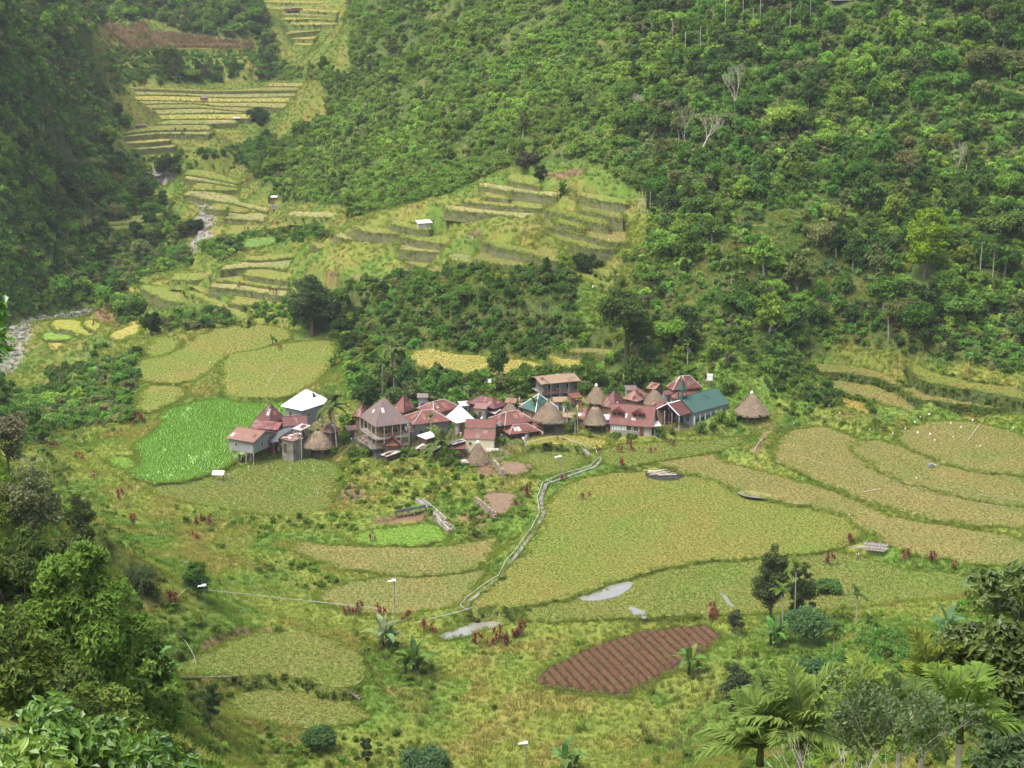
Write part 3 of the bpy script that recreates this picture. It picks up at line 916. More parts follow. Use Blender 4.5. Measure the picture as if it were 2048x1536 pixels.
def grass_tone(n1, n2):
    """grass from lush through yellow-green to straw, blending softly"""
    def sst(x, a, b):
        t = np.clip((x - a) / (b - a), 0, 1)
        return (t * t * (3 - 2 * t))[..., None]
    c = np.array([.135, .225, .038]) * (1 - sst(n1, .36, .50)) + np.array([.205, .25, .048]) * sst(n1, .36, .50)
    k = sst(n2 + .35 * (n1 - .5), .55, .74)
    return c * (1 - k) + np.array([.25, .24, .064]) * k


gc = np.empty(GX.shape + (4,), np.float32)
gc[...] = (0.15, 0.20, 0.045, 1)
far = GY > 395
gc[far] = (0.07, 0.105, 0.028, 1)
UU, VV, _ = proj(GX, GY, GZ)
n1 = fbm(GX / 14, GY / 14, 31)
n2 = fbm(GX / 5, GY / 5, 57)
near = (GY < 400) & (GX > -115)
opn = inpx(OPEN, UU, VV)
gc[..., :3] = np.where((near | (opn & far))[..., None], grass_tone(n1, n2) * np.where(near, .85, .72)[..., None], gc[..., :3])
VILLAGE = [(460, 912), (560, 905), (700, 912), (850, 915), (940, 935), (1010, 925), (1040, 880), (1200, 866), (1320, 868), (1460, 848), (1450, 800), (1300, 775), (1060, 770), (930, 800), (800, 800), (690, 830), (560, 830)]
open_far = np.zeros(GX.shape, bool)
SOILS = [[(655, 985), (700, 965), (735, 985), (720, 1005), (665, 1010)], [(730, 1045), (800, 1030), (850, 1022), (850, 1042), (780, 1050)],
         [(945, 935), (1000, 925), (1010, 950), (960, 955)], [(960, 985), (1000, 978), (1040, 990), (1030, 1010), (980, 1005)], [(910, 1030), (960, 1018), (985, 1040), (960, 1058)],
         [(1015, 925), (1050, 922), (1075, 935), (1040, 940)], [(1500, 905), (1540, 850), (1552, 850), (1530, 880), (1520, 908)], [(165, 620), (200, 615), (240, 640), (235, 660), (200, 640)], [(700, 555), (730, 552), (725, 565), (705, 566)],
         [(475, 370), (510, 345), (520, 350), (490, 375)], [(1080, 350), (1170, 335), (1180, 345), (1090, 362)], [(930, 470), (970, 460), (965, 475), (940, 478)],
         [(400, 1280), (480, 1262), (560, 1255), (560, 1270), (470, 1285), (430, 1330), (400, 1330)], [(1580, 720), (1640, 705), (1630, 720), (1600, 730)], [(645, 560), (680, 553), (682, 566), (650, 570)]]
vil = inside(region(VILLAGE), GX, GY) & (PID < 0)
gc[..., :3] = np.where((vil & (n2 > .42))[..., None], np.array([0.17, 0.145, 0.10]), gc[..., :3])
for s in SOILS:
    po = region(s)
    ins = inside(po, GX, GY) & (PID < 0)
    gc[..., :3] = np.where(ins[..., None], np.array([0.17, 0.105, 0.065]), gc[..., :3])
for s in STREAM:
    s2 = resample(s, 2, closed=False)
    m = (GX > s2[:, 0].min() - 9) & (GX < s2[:, 0].max() + 9) & (GY > s2[:, 1].min() - 9) & (GY < s2[:, 1].max() + 9)
    dd = np.sqrt((GX[m][:, None] - s2[None, :, 0]) ** 2 + (GY[m][:, None] - s2[None, :, 1]) ** 2).min(1)
    t = gc[m]
    t[dd < 3.6, :3] = (0.26, 0.25, 0.22)
    gc[m] = t

ny, nx = GX.shape
idx = np.arange(ny * nx).reshape(ny, nx)
faces = np.stack([idx[:-1, :-1], idx[:-1, 1:], idx[1:, 1:], idx[1:, :-1]], -1).reshape(-1, 4)
me = bpy.data.meshes.new('valley_ground')
me.vertices.add(ny * nx)
me.vertices.foreach_set('co', np.stack([GX, GY, GZ], -1).astype(np.float32).ravel())
me.loops.add(len(faces) * 4)
me.loops.foreach_set('vertex_index', faces.ravel().astype(np.int32))
me.polygons.add(len(faces))
me.polygons.foreach_set('loop_start', np.arange(0, len(faces) * 4, 4, dtype=np.int32))
me.polygons.foreach_set('loop_total', np.full(len(faces), 4, np.int32))
me.update(calc_edges=True)
at = me.attributes.new('ground_colour', 'FLOAT_COLOR', 'POINT')
at.data.foreach_set('color', gc.reshape(-1))
me.materials.append(MATS['terrain'])
me.polygons.foreach_set('use_smooth', np.ones(len(faces), bool))
o = bpy.data.objects.new('terrain', me)
COL.objects.link(o)
tag(o, 'grassy valley ground and steep hillsides around the village', kind='structure')

EDGE_PTS = []        # where grass hangs over the terrace rims
for i, p in enumerate(PADDIES):
    po = resample(p['poly'], 1.2)
    if ((po[:, 0] - np.roll(po[:, 0], -1)) * (po[:, 1] + np.roll(po[:, 1], -1))).sum() > 0:
        pass
    area = 0.5 * (po[:, 0] * np.roll(po[:, 1], -1) - po[:, 1] * np.roll(po[:, 0], -1)).sum()
    if area < 0:
        po = po[::-1]
    n = len(po)
    z = p['z']
    tang = np.roll(po, -1, 0) - np.roll(po, 1, 0)
    nrm = np.stack([tang[:, 1], -tang[:, 0]], 1) / (np.linalg.norm(tang, axis=1, keepdims=True) + 1e-9)
    wob = (fbm(po[:, 0] / 2.6 + i * 7.3, po[:, 1] / 2.6, 23, 3) - .5)[:, None] * (1.9 if po[:, 1].mean() < 470 else 1.0)
    po = po + nrm * (NR.normal(0, 0.10, (n, 1)) + wob)
    f = MB()
    f.v = [(x, y, z) for x, y in po]
    f.f = [tuple(range(n))]
    f.mi = [0]
    to = f.build('rice_terrace', p['mat'])
    tag(to, kind='structure')
    foot = np.minimum(sample(GZ, po[:, 0] + nrm[:, 0] * 1.2, po[:, 1] + nrm[:, 1] * 1.2), sample(GZ, po[:, 0], po[:, 1]))
    drop = np.clip(z - foot, 0, 2.3 if po[:, 1].mean() > 480 else 4.0)
    w = MB()
    rows = [(0.0, 0.02), (0.33, 0.06), (0.66, 0.13), (1.0, 0.2)]
    for r, off in rows:
        j = NR.normal(0, 0.07, n) if 0 < r < 1 else np.zeros(n)
        for k in range(n):
            w.v.append((po[k, 0] + nrm[k, 0] * (off * min(drop[k], 3) + j[k] + .01), po[k, 1] + nrm[k, 1] * (off * min(drop[k], 3) + j[k] + .01), z - 0.01 - r * (drop[k] + 0.5)))
    for a in range(3):
        for k in range(n):
            k2 = (k + 1) % n
            w.f.append((a * n + k, (a + 1) * n + k, (a + 1) * n + k2, a * n + k2))
    w.mi = [0] * len(w.f)
    w.build('retaining_wall', p['wall'], to)
    sel = drop > (0.35 if p.get('step') else .05)
    for k in np.nonzero(sel)[0]:
        EDGE_PTS.append((po[k, 0], po[k, 1], z, drop[k], {'stone_mossy': 0, 'bank_bush': 2}.get(p['wall'], 1)))
    p['poly2'] = po
EDGE_PTS = np.array(EDGE_PTS)


# ------------------------------------------------------------------ plant meshes
def leaf_mesh(name, pts, nrm, size, mat, aspect=1.9, droop=0.25, rng=None, var=None, extra=None):
    """kite-shaped leaves (4 verts, 2 tris each) at pts facing nrm; one mesh. extra = MB of stems sharing material slot 1"""
    rng = rng or NR
    n = len(pts)
    nrm = nrm / (np.linalg.norm(nrm, axis=1, keepdims=True) + 1e-9)
    t = rng.normal(size=(n, 3))
    t[:, 2] -= droop * 2
    t -= nrm * (t * nrm).sum(1, keepdims=True)
    t /= np.linalg.norm(t, axis=1, keepdims=True) + 1e-9
    b = np.cross(nrm, t)
    size = np.broadcast_to(size, (n,))[:, None] * rng.uniform(0.65, 1.3, (n, 1))
    L = size * aspect * 0.5
    W = size * 0.5
    fold = nrm * size * 0.14
    v = np.stack([pts - t * L, pts + b * W + fold - t * L * 0.1, pts + t * L - nrm * L * 0.35, pts - b * W + fold - t * L * 0.1], 1).reshape(-1, 3)
    f = np.arange(4 * n).reshape(n, 4)
    me = bpy.data.meshes.new(name)
    ev, ef = (np.array(extra.v, float).reshape(-1, 3), extra.f) if extra is not None else (np.zeros((0, 3)), [])
    me.from_pydata(np.vstack([v, ev]).tolist(), [], f.tolist() + [tuple(i + 4 * n for i in q) for q in ef])
    me.materials.append(MATS[mat])
    if extra is not None:
        me.materials.append(MATS['bark'])
        me.polygons.foreach_set('material_index', np.r_[np.zeros(n, int), np.ones(len(ef), int)].astype(np.int32))
    a = me.attributes.new('leafvar', 'FLOAT_COLOR', 'POINT')
    if var is None:
        var = rng.uniform(0.7, 1.3, (n, 1)) * np.array([1, 1, 1]) + rng.normal(0, 0.05, (n, 3)) * np.array([1.4, 0.6, 0.6])
    c = np.ones((4 * n + len(ev), 4), np.float32)
    c[:4 * n, :3] = np.repeat(np.clip(var, 0.2, 3), 4, 0)
    a.data.foreach_set('color', c.ravel())
    me.update()
    return me


def white_var(me):
    a = me.attributes.new('leafvar', 'FLOAT_COLOR', 'POINT')
    a.data.foreach_set('color', np.ones(len(me.vertices) * 4, np.float32))


def crown_points(seed, rad, hgt, nb, n, up=0.35, blob=(0.28, 0.5), zc=None, cone=0.0, hollow=0.0):
    """leaf positions on the shells of many clumps packed in an uneven crown"""
    rng = np.random.default_rng(seed)
    zc = hgt * 0.5 if zc is None else zc
    c = []
    while len(c) < nb:
        p = rng.uniform(-1, 1, 3)
        r = np.linalg.norm(p)
        if hollow < r < 1 and p[2] > -0.92:
            sh = 1 - cone * max(0, p[2])
            c.append([p[0] * rad * 0.75 * sh, p[1] * rad * 0.75 * sh, p[2] * hgt * 0.45])
    c = np.array(c)
    br = rng.uniform(*blob, nb) * min(rad, hgt) * (1.0 - 0.35 * np.abs(c[:, 2]) / (hgt * .5))
    k = rng.choice(nb, n, p=br ** 2 / (br ** 2).sum())
    d = rng.normal(size=(n, 3))
    d[:, 2] += up * 1.5
    d /= np.linalg.norm(d, axis=1, keepdims=True)
    pts = c[k] + d * (br[k] * rng.uniform(0.45, 1.2, n))[:, None] * np.array([1, 1, 0.8])
    nr = d * 0.7 + np.array([0, 0, up]) + rng.normal(0, 0.6, (n, 3))
    pts[:, 2] += zc
    tone = 0.82 + 0.36 * rng.random(nb)
    var = (tone[k][:, None] * rng.uniform(0.8, 1.2, (n, 1))) * (1 + rng.normal(0, 0.06, (n, 3)) * np.array([1.3, .5, .5]))
    c[:, 2] += zc
    return pts, nr, var, c, br


VARIANTS = bpy.data.collections.new('plant_variants')       # kept out of the scene; only scattered


def variant(me, name):
    o = bpy.data.objects.new(name, me)
    return o


def recolour(me, mat):
    m2 = me.copy()
    m2.materials[0] = MATS[mat]
    return m2


def trunk_mb(h, r, cs, seed, bend=0.5):
    rg = random.Random(seed)
    t = MB()
    bx, by = rg.uniform(-bend, bend), rg.uniform(-bend, bend)
    pts = [(bx * (k / 4) ** 2, by * (k / 4) ** 2, -0.6 + (h + 0.6) * k / 4) for k in range(5)]
    t.tube(pts, [r * (1.25 - 0.14 * k) for k in range(5)], 7)
    base = Vector(pts[-2])
    for c in cs[:7]:
        e = Vector(c)
        mid = base.lerp(e, 0.5) + Vector((rg.uniform(-.3, .3), rg.uniform(-.3, .3), -0.15))
        t.tube([base, mid, base.lerp(e, 0.9)], [r * 0.5, r * 0.32, r * 0.12], 5)
    return t


# broadleaf tree kinds: (radius, crown height, trunk height, clumps, leaves, leaf size, cone)
TREE_KINDS = [(3.0, 4.6, 2.2, 34, 1700, 0.38, 0.2), (4.2, 4.6, 2.8, 46, 2300, 0.40, 0.0), (2.2, 6.4, 2.0, 34, 1500, 0.36, 0.6), (5.0, 3.2, 3.6, 44, 2100, 0.42, 0.0), (3.2, 7.0, 2.4, 48, 2300, 0.38, 0.4), (2.6, 3.4, 3.4, 22, 1000, 0.38, 0.1), (3.6, 5.0, 2.0, 30, 1500, 0.46, 0.1), (2.0, 4.4, 1.6, 18, 800, 0.34, 0.3)]
TREES = []
TREE_VARS = bpy.data.collections.new('tree_variants')
for k, (r, ch, th, nb, nl, ls, cone) in enumerate(TREE_KINDS):
    th *= .72
    pts, nr, var, c, br = crown_points(100 + k, r, ch, nb, nl, zc=th + ch * 0.42, cone=cone, blob=(.16, .42))
    tm = trunk_mb(th + ch * 0.2, 0.20, c, 100 + k)
    cm = leaf_mesh('crown', pts, nr, ls, 'leaf_obj', var=var)
    tmb = bpy.data.meshes.new('trunk')
    tmb.from_pydata(tm.v, [], tm.f)
    tmb.materials.append(MATS['bark' if k % 2 else 'bark_pale'])
    TREES.append((tmb, cm, th + ch))
    both = leaf_mesh('forest_tree', pts, nr, ls, 'leaf_inst', var=var, extra=tm)
    TREE_VARS.objects.link(variant(both, f'forest_tree_{k}'))

SHRUB_VARS = bpy.data.collections.new('shrub_variants')
SHRUBS = []
for k, (r, h, nb, nl, ls) in enumerate([(1.2, 1.7, 9, 420, 0.26), (1.6, 1.5, 12, 520, 0.28), (0.9, 1.5, 7, 300, 0.24), (1.4, 2.3, 12, 520, 0.27)]):
    pts, nr, var, c, br = crown_points(200 + k, r, h, nb, nl, up=0.5, zc=h * 0.42)
    pts[:, 2] = np.abs(pts[:, 2])
    st = MB()
    for q in c[:6]:
        st.tube([(0, 0, -0.3), (q[0] * .4, q[1] * .4, q[2] * .6), tuple(q)], [0.05, 0.035, 0.015], 4)
    me = leaf_mesh('foliage', pts, nr, ls, 'leaf_obj', var=var, extra=st)
    SHRUBS.append((me, h))
    SHRUB_VARS.objects.link(variant(recolour(me, 'leaf_inst'), f'shrub_{k}'))


def blades(name, n, h, spread, w, seed, mat='blade_inst', lean=0.5, head=False):
    """a tuft of curved grass blades, three verts high"""
    rg = np.random.default_rng(seed)
    v, f, c = [], [], []
    for k in range(n):
        a = rg.uniform(0, 6.283)
        r = spread * math.sqrt(rg.random())
        bx, by = r * math.cos(a), r * math.sin(a)
        d = rg.uniform(0, 6.283)
        hh = h * rg.uniform(0.6, 1.15)
        ln = lean * hh * rg.uniform(0.2, 1)
        px, py = -math.sin(d) * w, math.cos(d) * w
        o = len(v)
        v += [(bx - px, by - py, -0.05), (bx + px, by + py, -0.05), (bx + math.cos(d) * ln * .4 + px * .8, by + math.sin(d) * ln * .4 + py * .8, hh * .62), (bx + math.cos(d) * ln * .4 - px * .8, by + math.sin(d) * ln * .4 - py * .8, hh * .62), (bx + math.cos(d) * ln, by + math.sin(d) * ln, hh)]
        f += [(o, o + 1, o + 2, o + 3), (o + 3, o + 2, o + 4)]
        t = rg.uniform(0.86, 1.14)
        c += [(t, t, t, 1)] * 5
    me = bpy.data.meshes.new(name)
    me.from_pydata(v, [], f)
    me.materials.append(MATS[mat])
    a = me.attributes.new('leafvar', 'FLOAT_COLOR', 'POINT')
    a.data.foreach_set('color', np.array(c, np.float32).ravel())
    return me


GRASS_VARS = bpy.data.collections.new('grass_variants')
for k in range(4):
    GRASS_VARS.objects.link(variant(blades('grass', 18, 0.45, 0.44, 0.03, 300 + k, lean=1.1), f'grass_tuft_{k}'))
RICE_VARS = bpy.data.collections.new('rice_variants')
for k in range(3):
    RICE_VARS.objects.link(variant(blades('rice', 18, 0.20, 0.38, 0.022, 320 + k, lean=1.0), f'rice_tuft_{k}'))
SEED_VARS = bpy.data.collections.new('seedling_variants')
for k in range(3):
    SEED_VARS.objects.link(variant(blades('seedling', 9, 0.42, 0.12, 0.028, 330 + k, lean=0.35), f'seedling_{k}'))
REED_VARS = bpy.data.collections.new('reed_variants')
for k in range(3):
    REED_VARS.objects.link(variant(blades('reed', 30, 1.7, 0.5, 0.045, 340 + k, lean=0.9), f'reed_{k}'))


def scatter(name, label, pts, scale, tint, coll, tilt=0.12):
    """one object of uncountable small plants: points that geometry nodes fill with tufts"""
    n = len(pts)
    me = bpy.data.meshes.new(name)
    me.vertices.add(n)
    me.vertices.foreach_set('co', np.asarray(pts, np.float32).ravel())
    rot = np.stack([NR.normal(0, tilt, n), NR.normal(0, tilt, n), NR.uniform(0, 6.283, n)], 1).astype(np.float32)
    me.attributes.new('rot', 'FLOAT_VECTOR', 'POINT').data.foreach_set('vector', rot.ravel())
    me.attributes.new('scl', 'FLOAT', 'POINT').data.foreach_set('value', np.asarray(scale, np.float32))
    me.attributes.new('pick', 'INT', 'POINT').data.foreach_set('value', NR.integers(0, len(coll.objects), n).astype(np.int32))
    t4 = np.ones((n, 4), np.float32)
    t4[:, :3] = tint
    me.attributes.new('tint', 'FLOAT_COLOR', 'POINT').data.foreach_set('color', t4.ravel())
    o = bpy.data.objects.new(name, me)
    COL.objects.link(o)
    tag(o, label, kind='stuff')
    g = bpy.data.node_groups.new('fill_' + name, 'GeometryNodeTree')
    g.interface.new_socket('Geometry', in_out='INPUT', socket_type='NodeSocketGeometry')
    g.interface.new_socket('Geometry', in_out='OUTPUT', socket_type='NodeSocketGeometry')
    gi, go = g.nodes.new('NodeGroupInput'), g.nodes.new('NodeGroupOutput')
    ci = g.nodes.new('GeometryNodeCollectionInfo')
    ci.inputs['Collection'].default_value = coll
    ci.inputs['Separate Children'].default_value = True
    ci.inputs['Reset Children'].default_value = True
    ip = g.nodes.new('GeometryNodeInstanceOnPoints')
    ip.inputs['Pick Instance'].default_value = True

    def att(nm, ty):
        a = g.nodes.new('GeometryNodeInputNamedAttribute')
        a.data_type = ty
        a.inputs['Name'].default_value = nm
        return a.outputs['Attribute']
    g.links.new(gi.outputs[0], ip.inputs['Points'])
    g.links.new(ci.outputs[0], ip.inputs['Instance'])
    g.links.new(att('pick', 'INT'), ip.inputs['Instance Index'])
    er = g.nodes.new('FunctionNodeEulerToRotation')
    g.links.new(att('rot', 'FLOAT_VECTOR'), er.inputs[0])
    g.links.new(er.outputs[0], ip.inputs['Rotation'])
    g.links.new(att('scl', 'FLOAT'), ip.inputs['Scale'])
    g.links.new(ip.outputs[0], go.inputs[0])
    md = o.modifiers.new('fill', 'NODES')
    md.node_group = g
    return o


def jit(base, n, s=0.18, hue=0.06):
    b = np.broadcast_to(np.array(base, float), (n, 3))
    return np.clip(b * (1 + NR.normal(0, s, (n, 1))) * (1 + NR.normal(0, hue, (n, 3))), 0.004, 0.9)


# ------------------------------------------------------------------ where things grow
def visible(x, y, z, margin=60):
    u, v, d = proj(x, y, z)
    return (u > -margin) & (u < 2048 + margin) & (v > -margin) & (v < 1536 + margin * 1.5) & (y > 8)


TANG = [[(380, 620), (470, 612), (600, 605), (690, 650), (740, 720), (690, 740), (600, 640), (480, 640)]]


def rand_ground(n, x0, x1, y0, y1):
    x, y = NR.uniform(x0, x1, n), NR.uniform(y0, y1, n)
    z = sample(GT, x, y)
    ok = visible(x, y, z)
    return x[ok], y[ok], z[ok]


def away(x, y, spots, dmin):
    ok = np.ones(len(x), bool)
    for sx, sy, sr in spots:
        ok &= (x - sx) ** 2 + (y - sy) ** 2 > (sr + dmin) ** 2
    return ok


KEEP_CLEAR = []      # (x, y, radius) footprints of buildings and placed plants


# ------------------------------------------------------------------ buildings
def frame3(A, B, C, ze, w=None, d=None):
    """eave rectangle from its left-front, front and right-back corners seen at pixels; returns centre, size, heading"""
    a, b = at_z(*A, ze), at_z(*B, ze)
    ex = b - a
    wid = np.linalg.norm(ex[:2])
    if C is not None:
        c = at_z(*C, ze)
        ey = c - b
        dep = np.linalg.norm(ey[:2])
        # share the error between the two sides
        ang = math.atan2(ex[1], ex[0])
        ang2 = math.atan2(ey[1], ey[0]) - math.pi / 2
        ang2 = (ang2 - ang + math.pi) % (2 * math.pi) - math.pi
        ang += ang2 * wid ** 0 * dep / (wid + dep)
    else:
        ang = math.atan2(ex[1], ex[0])
        dep = d
    if w:
        wid = w
    if d:
        dep = d
    ux, uy = np.array([math.cos(ang), math.sin(ang)]), np.array([-math.sin(ang), math.cos(ang)])
    if C is not None and d is None:
        cen = (a[:2] + c[:2]) / 2
    else:
        cen = (a[:2] + b[:2]) / 2 + uy * dep / 2
    return cen, wid, dep, ang


def roof_mesh(kind, w, d, ze, rh, rl=0.0, t=0.07, lo=None):
    """closed roof plates over an eave rectangle centred at the origin"""
    x, y = w / 2, d / 2
    m = MB()
    F = [(-x, -y, ze), (x, -y, ze), (x, y, ze), (-x, y, ze)]
    T = ze + rh
    if kind == 'hip':
        if w >= d:
            a, b = (-rl / 2, 0, T), (rl / 2, 0, T)
            sl = [(F[0], F[1], b, a), (F[1], F[2], b), (F[2], F[3], a, b), (F[3], F[0], a)]
        else:
            a, b = (0, -rl / 2, T), (0, rl / 2, T)
            sl = [(F[0], F[1], a), (F[1], F[2], b, a), (F[2], F[3], b), (F[3], F[0], a, b)]
        if rl == 0:
            sl = [(F[0], F[1], a), (F[1], F[2], a), (F[2], F[3], a), (F[3], F[0], a)]
        ridges = [(F[0], a), (F[1], a if (w < d or rl == 0) else b), (F[2], b if rl else a), (F[3], (b if w < d else a) if rl else a)] + ([(a, b)] if rl else [])
    elif kind == 'gx':
        a, b = (-x, 0, T), (x, 0, T)
        sl = [(F[0], F[1], b, a), (F[2], F[3], a, b)]
        ridges = [(a, b)]
    elif kind == 'gy':
        a, b = (0, -y, T), (0, y, T)
        sl = [(F[1], F[2], b, a), (F[3], F[0], a, b)]
        ridges = [(a, b)]
    elif kind == 'shed':
        sl = [(F[0], F[1], (x, y, T), (-x, y, T))]
        ridges = []
    elif kind == 'shedx':
        sl = [(F[0], (x, -y, T), (x, y, T), F[3])]
        ridges = []
    else:
        sl = [(F[0], F[1], F[2], F[3])]
        ridges = []
    for q in sl:
        m.slab(q, t)
    m.slopes = sl
    return m, ridges


def gable_fill(m, kind, w, d, ze, rh, ov):
    x, y = w / 2 - ov, d / 2 - ov
    if kind == 'gx':
        h = rh * (1 - ov / (d / 2)) - 0.09
        for s in (-1, 1):
            m.add([(s * x, -y, ze - .02), (s * x, y, ze - .02), (s * x, 0, ze + h), (s * (x - .12), -y, ze - .02), (s * (x - .12), y, ze - .02), (s * (x - .12), 0, ze + h)], [(0, 1, 2), (3, 5, 4), (0, 2, 5, 3), (1, 4, 5, 2)])
    if kind == 'gy':
        h = rh * (1 - ov / (w / 2)) - 0.09
        for s in (-1, 1):
            m.add([(-x, s * y, ze - .02), (x, s * y, ze - .02), (0, s * y, ze + h), (-x, s * (y - .12), ze - .02), (x, s * (y - .12), ze - .02), (0, s * (y - .12), ze + h)], [(0, 1, 2), (3, 5, 4), (0, 2, 5, 3), (1, 4, 5, 2)])


def window(root, side, w, d, p, zc, ww=0.8, wh=0.9, frame='wood_pale', shut=False):
    """recessed looking window: dark pane, proud frame of four bars and a mullion, sill"""
    def tr(a, b0, c):
        # a along the wall, b0 outwards, c up
        return {'f': (a, -d / 2 - b0, c), 'r': (w / 2 + b0, a, c), 'l': (-w / 2 - b0, -a, c), 'b': (-a, d / 2 + b0, c)}[side]

    def bx(m, a0, a1, o0, o1, c0, c1):
        P0, P1 = tr(a0, o0, c0), tr(a1, o1, c1)
        m.box(min(P0[0], P1[0]), max(P0[0], P1[0]), min(P0[1], P1[1]), max(P0[1], P1[1]), min(P0[2], P1[2]), max(P0[2], P1[2]))
    g = MB()
    bx(g, p - ww / 2, p + ww / 2, -0.05, 0.012, zc - wh / 2, zc + wh / 2)
    wo_ = g.build('window', 'glass_dark' if not shut else 'wood', root)
    f = MB()
    for a0, a1, c0, c1 in ((p - ww / 2 - .07, p - ww / 2, zc - wh / 2, zc + wh / 2), (p + ww / 2, p + ww / 2 + .07, zc - wh / 2, zc + wh / 2), (p - ww / 2 - .07, p + ww / 2 + .07, zc + wh / 2, zc + wh / 2 + .07), (p - ww / 2 - .12, p + ww / 2 + .12, zc - wh / 2 - .08, zc - wh / 2), (p - .025, p + .025, zc - wh / 2, zc + wh / 2)):
        bx(f, a0, a1, -0.02, 0.06, c0, c1)
    f.build('window_frame', frame, wo_)
    return wo_


def door(root, side, w, d, p, z0, dw=0.85, dh=1.9, mat='wood'):
    m = MB()
    if side == 'f':
        m.box(p - dw / 2, p + dw / 2, -d / 2 - .04, -d / 2 + .05, z0, z0 + dh)
    else:
        m.box(w / 2 - .05, w / 2 + .04, p - dw / 2, p + dw / 2, z0, z0 + dh)
    o = m.build('door', mat, root)
    return o


def house(name, label, A, B, C, zg, ze, kind, rh, roof, wall, ov=0.45, rl=0.0, d=None, w=None, wins=(), doors=(), cap=True, stilt=0.0, capmat=None, cat='house', group=None, open_front=False, tone=None):
    cen, wid, dep, ang = frame3(A, B, C, ze, w, d)
    zt = float(np.min([sample(GT, cen[0] + sx * wid * .3, cen[1] + sy * dep * .3) for sx in (-1, 0, 1) for sy in (-1, 0, 1)]))
    root = thing(name, label, cat, (cen[0], cen[1], zg), ang, group)
    KEEP_CLEAR.append((cen[0], cen[1], max(wid, dep) * 0.5))
    he = ze - zg
    ax = '_x' if (kind in ('gx', 'shed') or (kind == 'hip' and wid >= dep)) else '_y'
    m, ridges = roof_mesh(kind, wid, dep, he, rh, rl)
    ro = m.build('roof', roof + ax, root)
    if cap and ridges:
        c = MB()
        for a, b in ridges:
            c.bar(Vector(a) + Vector((0, 0, .02)), Vector(b) + Vector((0, 0, .02)), 0.07, n=6)
        c.build('ridge_cap', capmat or (roof + ax), ro)
    if roof not in ('white_sheet',) and kind != 'flat':
        rg = random.Random(int(abs(A[0] * 7 + B[1] * 13)))
        for q in m.slopes[:2]:
            Q = [Vector(c_) for c_ in q]
            across = (Q[1] - Q[0]).normalized()
            nrm_ = (Q[1] - Q[0]).cross(Q[2] - Q[0]).normalized()
            upv = nrm_.cross(across)
            Lq = (Q[1] - Q[0]).length
            Hq = (Q[2] - Q[0]).dot(upv)
            for _ in range(rg.choice([2, 3, 4])):
                t_ = rg.uniform(.0, .6)
                frac = 1 - t_ if len(Q) == 3 else 1 - t_ * (1 - (Q[2] - Q[3]).length / max(Lq, .1))
                pw, ph = rg.uniform(.5, 1.0), min(rg.uniform(.7, 1.8), Hq * (.9 - t_))
                span = Lq * frac * .8 - pw
                if span < .3 or ph < .3:
                    continue
                c0 = Q[0] + across * (Lq / 2 + rg.uniform(-.5, .5) * span - pw / 2) + upv * (Hq * t_ + .03) + nrm_ * .025
                if len(Q) == 4 and abs((Q[3] - Q[0]).dot(across)) < .01:
                    c0 = Q[0] + across * rg.uniform(.05, Lq - pw - .05) + upv * (Hq * t_ + .03) + nrm_ * .025
                pm_ = MB()
                pm_.slab([c0, c0 + across * pw, c0 + across * pw + upv * ph, c0 + upv * ph], .02)
                pm_.build('patch_sheet', rg.choice(['worn_sheet', 'rust_sheet', 'red_sheet', 'maroon_sheet', 'grey_sheet', 'rust_sheet']) + ax if roof != 'green_sheet' else 'green_sheet' + ax, ro)
    x, y = wid / 2 - ov, dep / 2 - ov
    bot = min(0.0, zt - zg) - 0.8
    if wall:
        wm = MB()
        z0 = stilt if stilt else bot
        t = 0.14
        hw = he - 0.03
        if kind == 'shed':
            wm.add([(-x, -y, z0), (x, -y, z0), (x, y, z0), (-x, y, z0), (-x, -y, hw), (x, -y, hw), (x, y, hw + rh * .9), (-x, y, hw + rh * .9)], [(0, 3, 2, 1), (0, 1, 5, 4), (1, 2, 6, 5), (2, 3, 7, 6), (3, 0, 4, 7)])
        else:
            if not open_front:
                wm.box(-x, x, -y, -y + t, z0, hw)
            wm.box(-x, x, y - t, y, z0, hw)
            wm.box(-x, -x + t, -y + t, y - t, z0, hw)
            wm.box(x - t, x, -y + t, y - t, z0, hw)
            if stilt:
                wm.box(-x + t, x - t, -y + t, y - t, z0, z0 + .12)
            gable_fill(wm, kind, wid, dep, he, rh, ov)
        wm.build('wall', wall, root)
    if stilt or not wall:
        for k in range(4):
            for s in (-1, 1):
                pm = MB()
                px_ = -x + .12 + (2 * x - .24) * k / 3
                pm.bar((px_, s * (y - .1), bot), (px_, s * (y - .1), stilt or he + (rh * .9 if (kind == 'shed' and s > 0) else 0)), 0.10)
                pm.build('post', 'wood_pale', root)
    W, D = wid - 2 * ov, dep - 2 * ov
    for side, p, zc, ww, wh in wins:
        window(root, side, W, D, p * (W if side in 'fb' else D), zc, ww, wh)
    for side, p, z0, dm in doors:
        door(root, side, W, D, p * (W if side in 'fb' else D), z0, mat=dm)
    return root, wid, dep, he


def planks(root, n, mk):
    for k in range(n):
        mk(k)


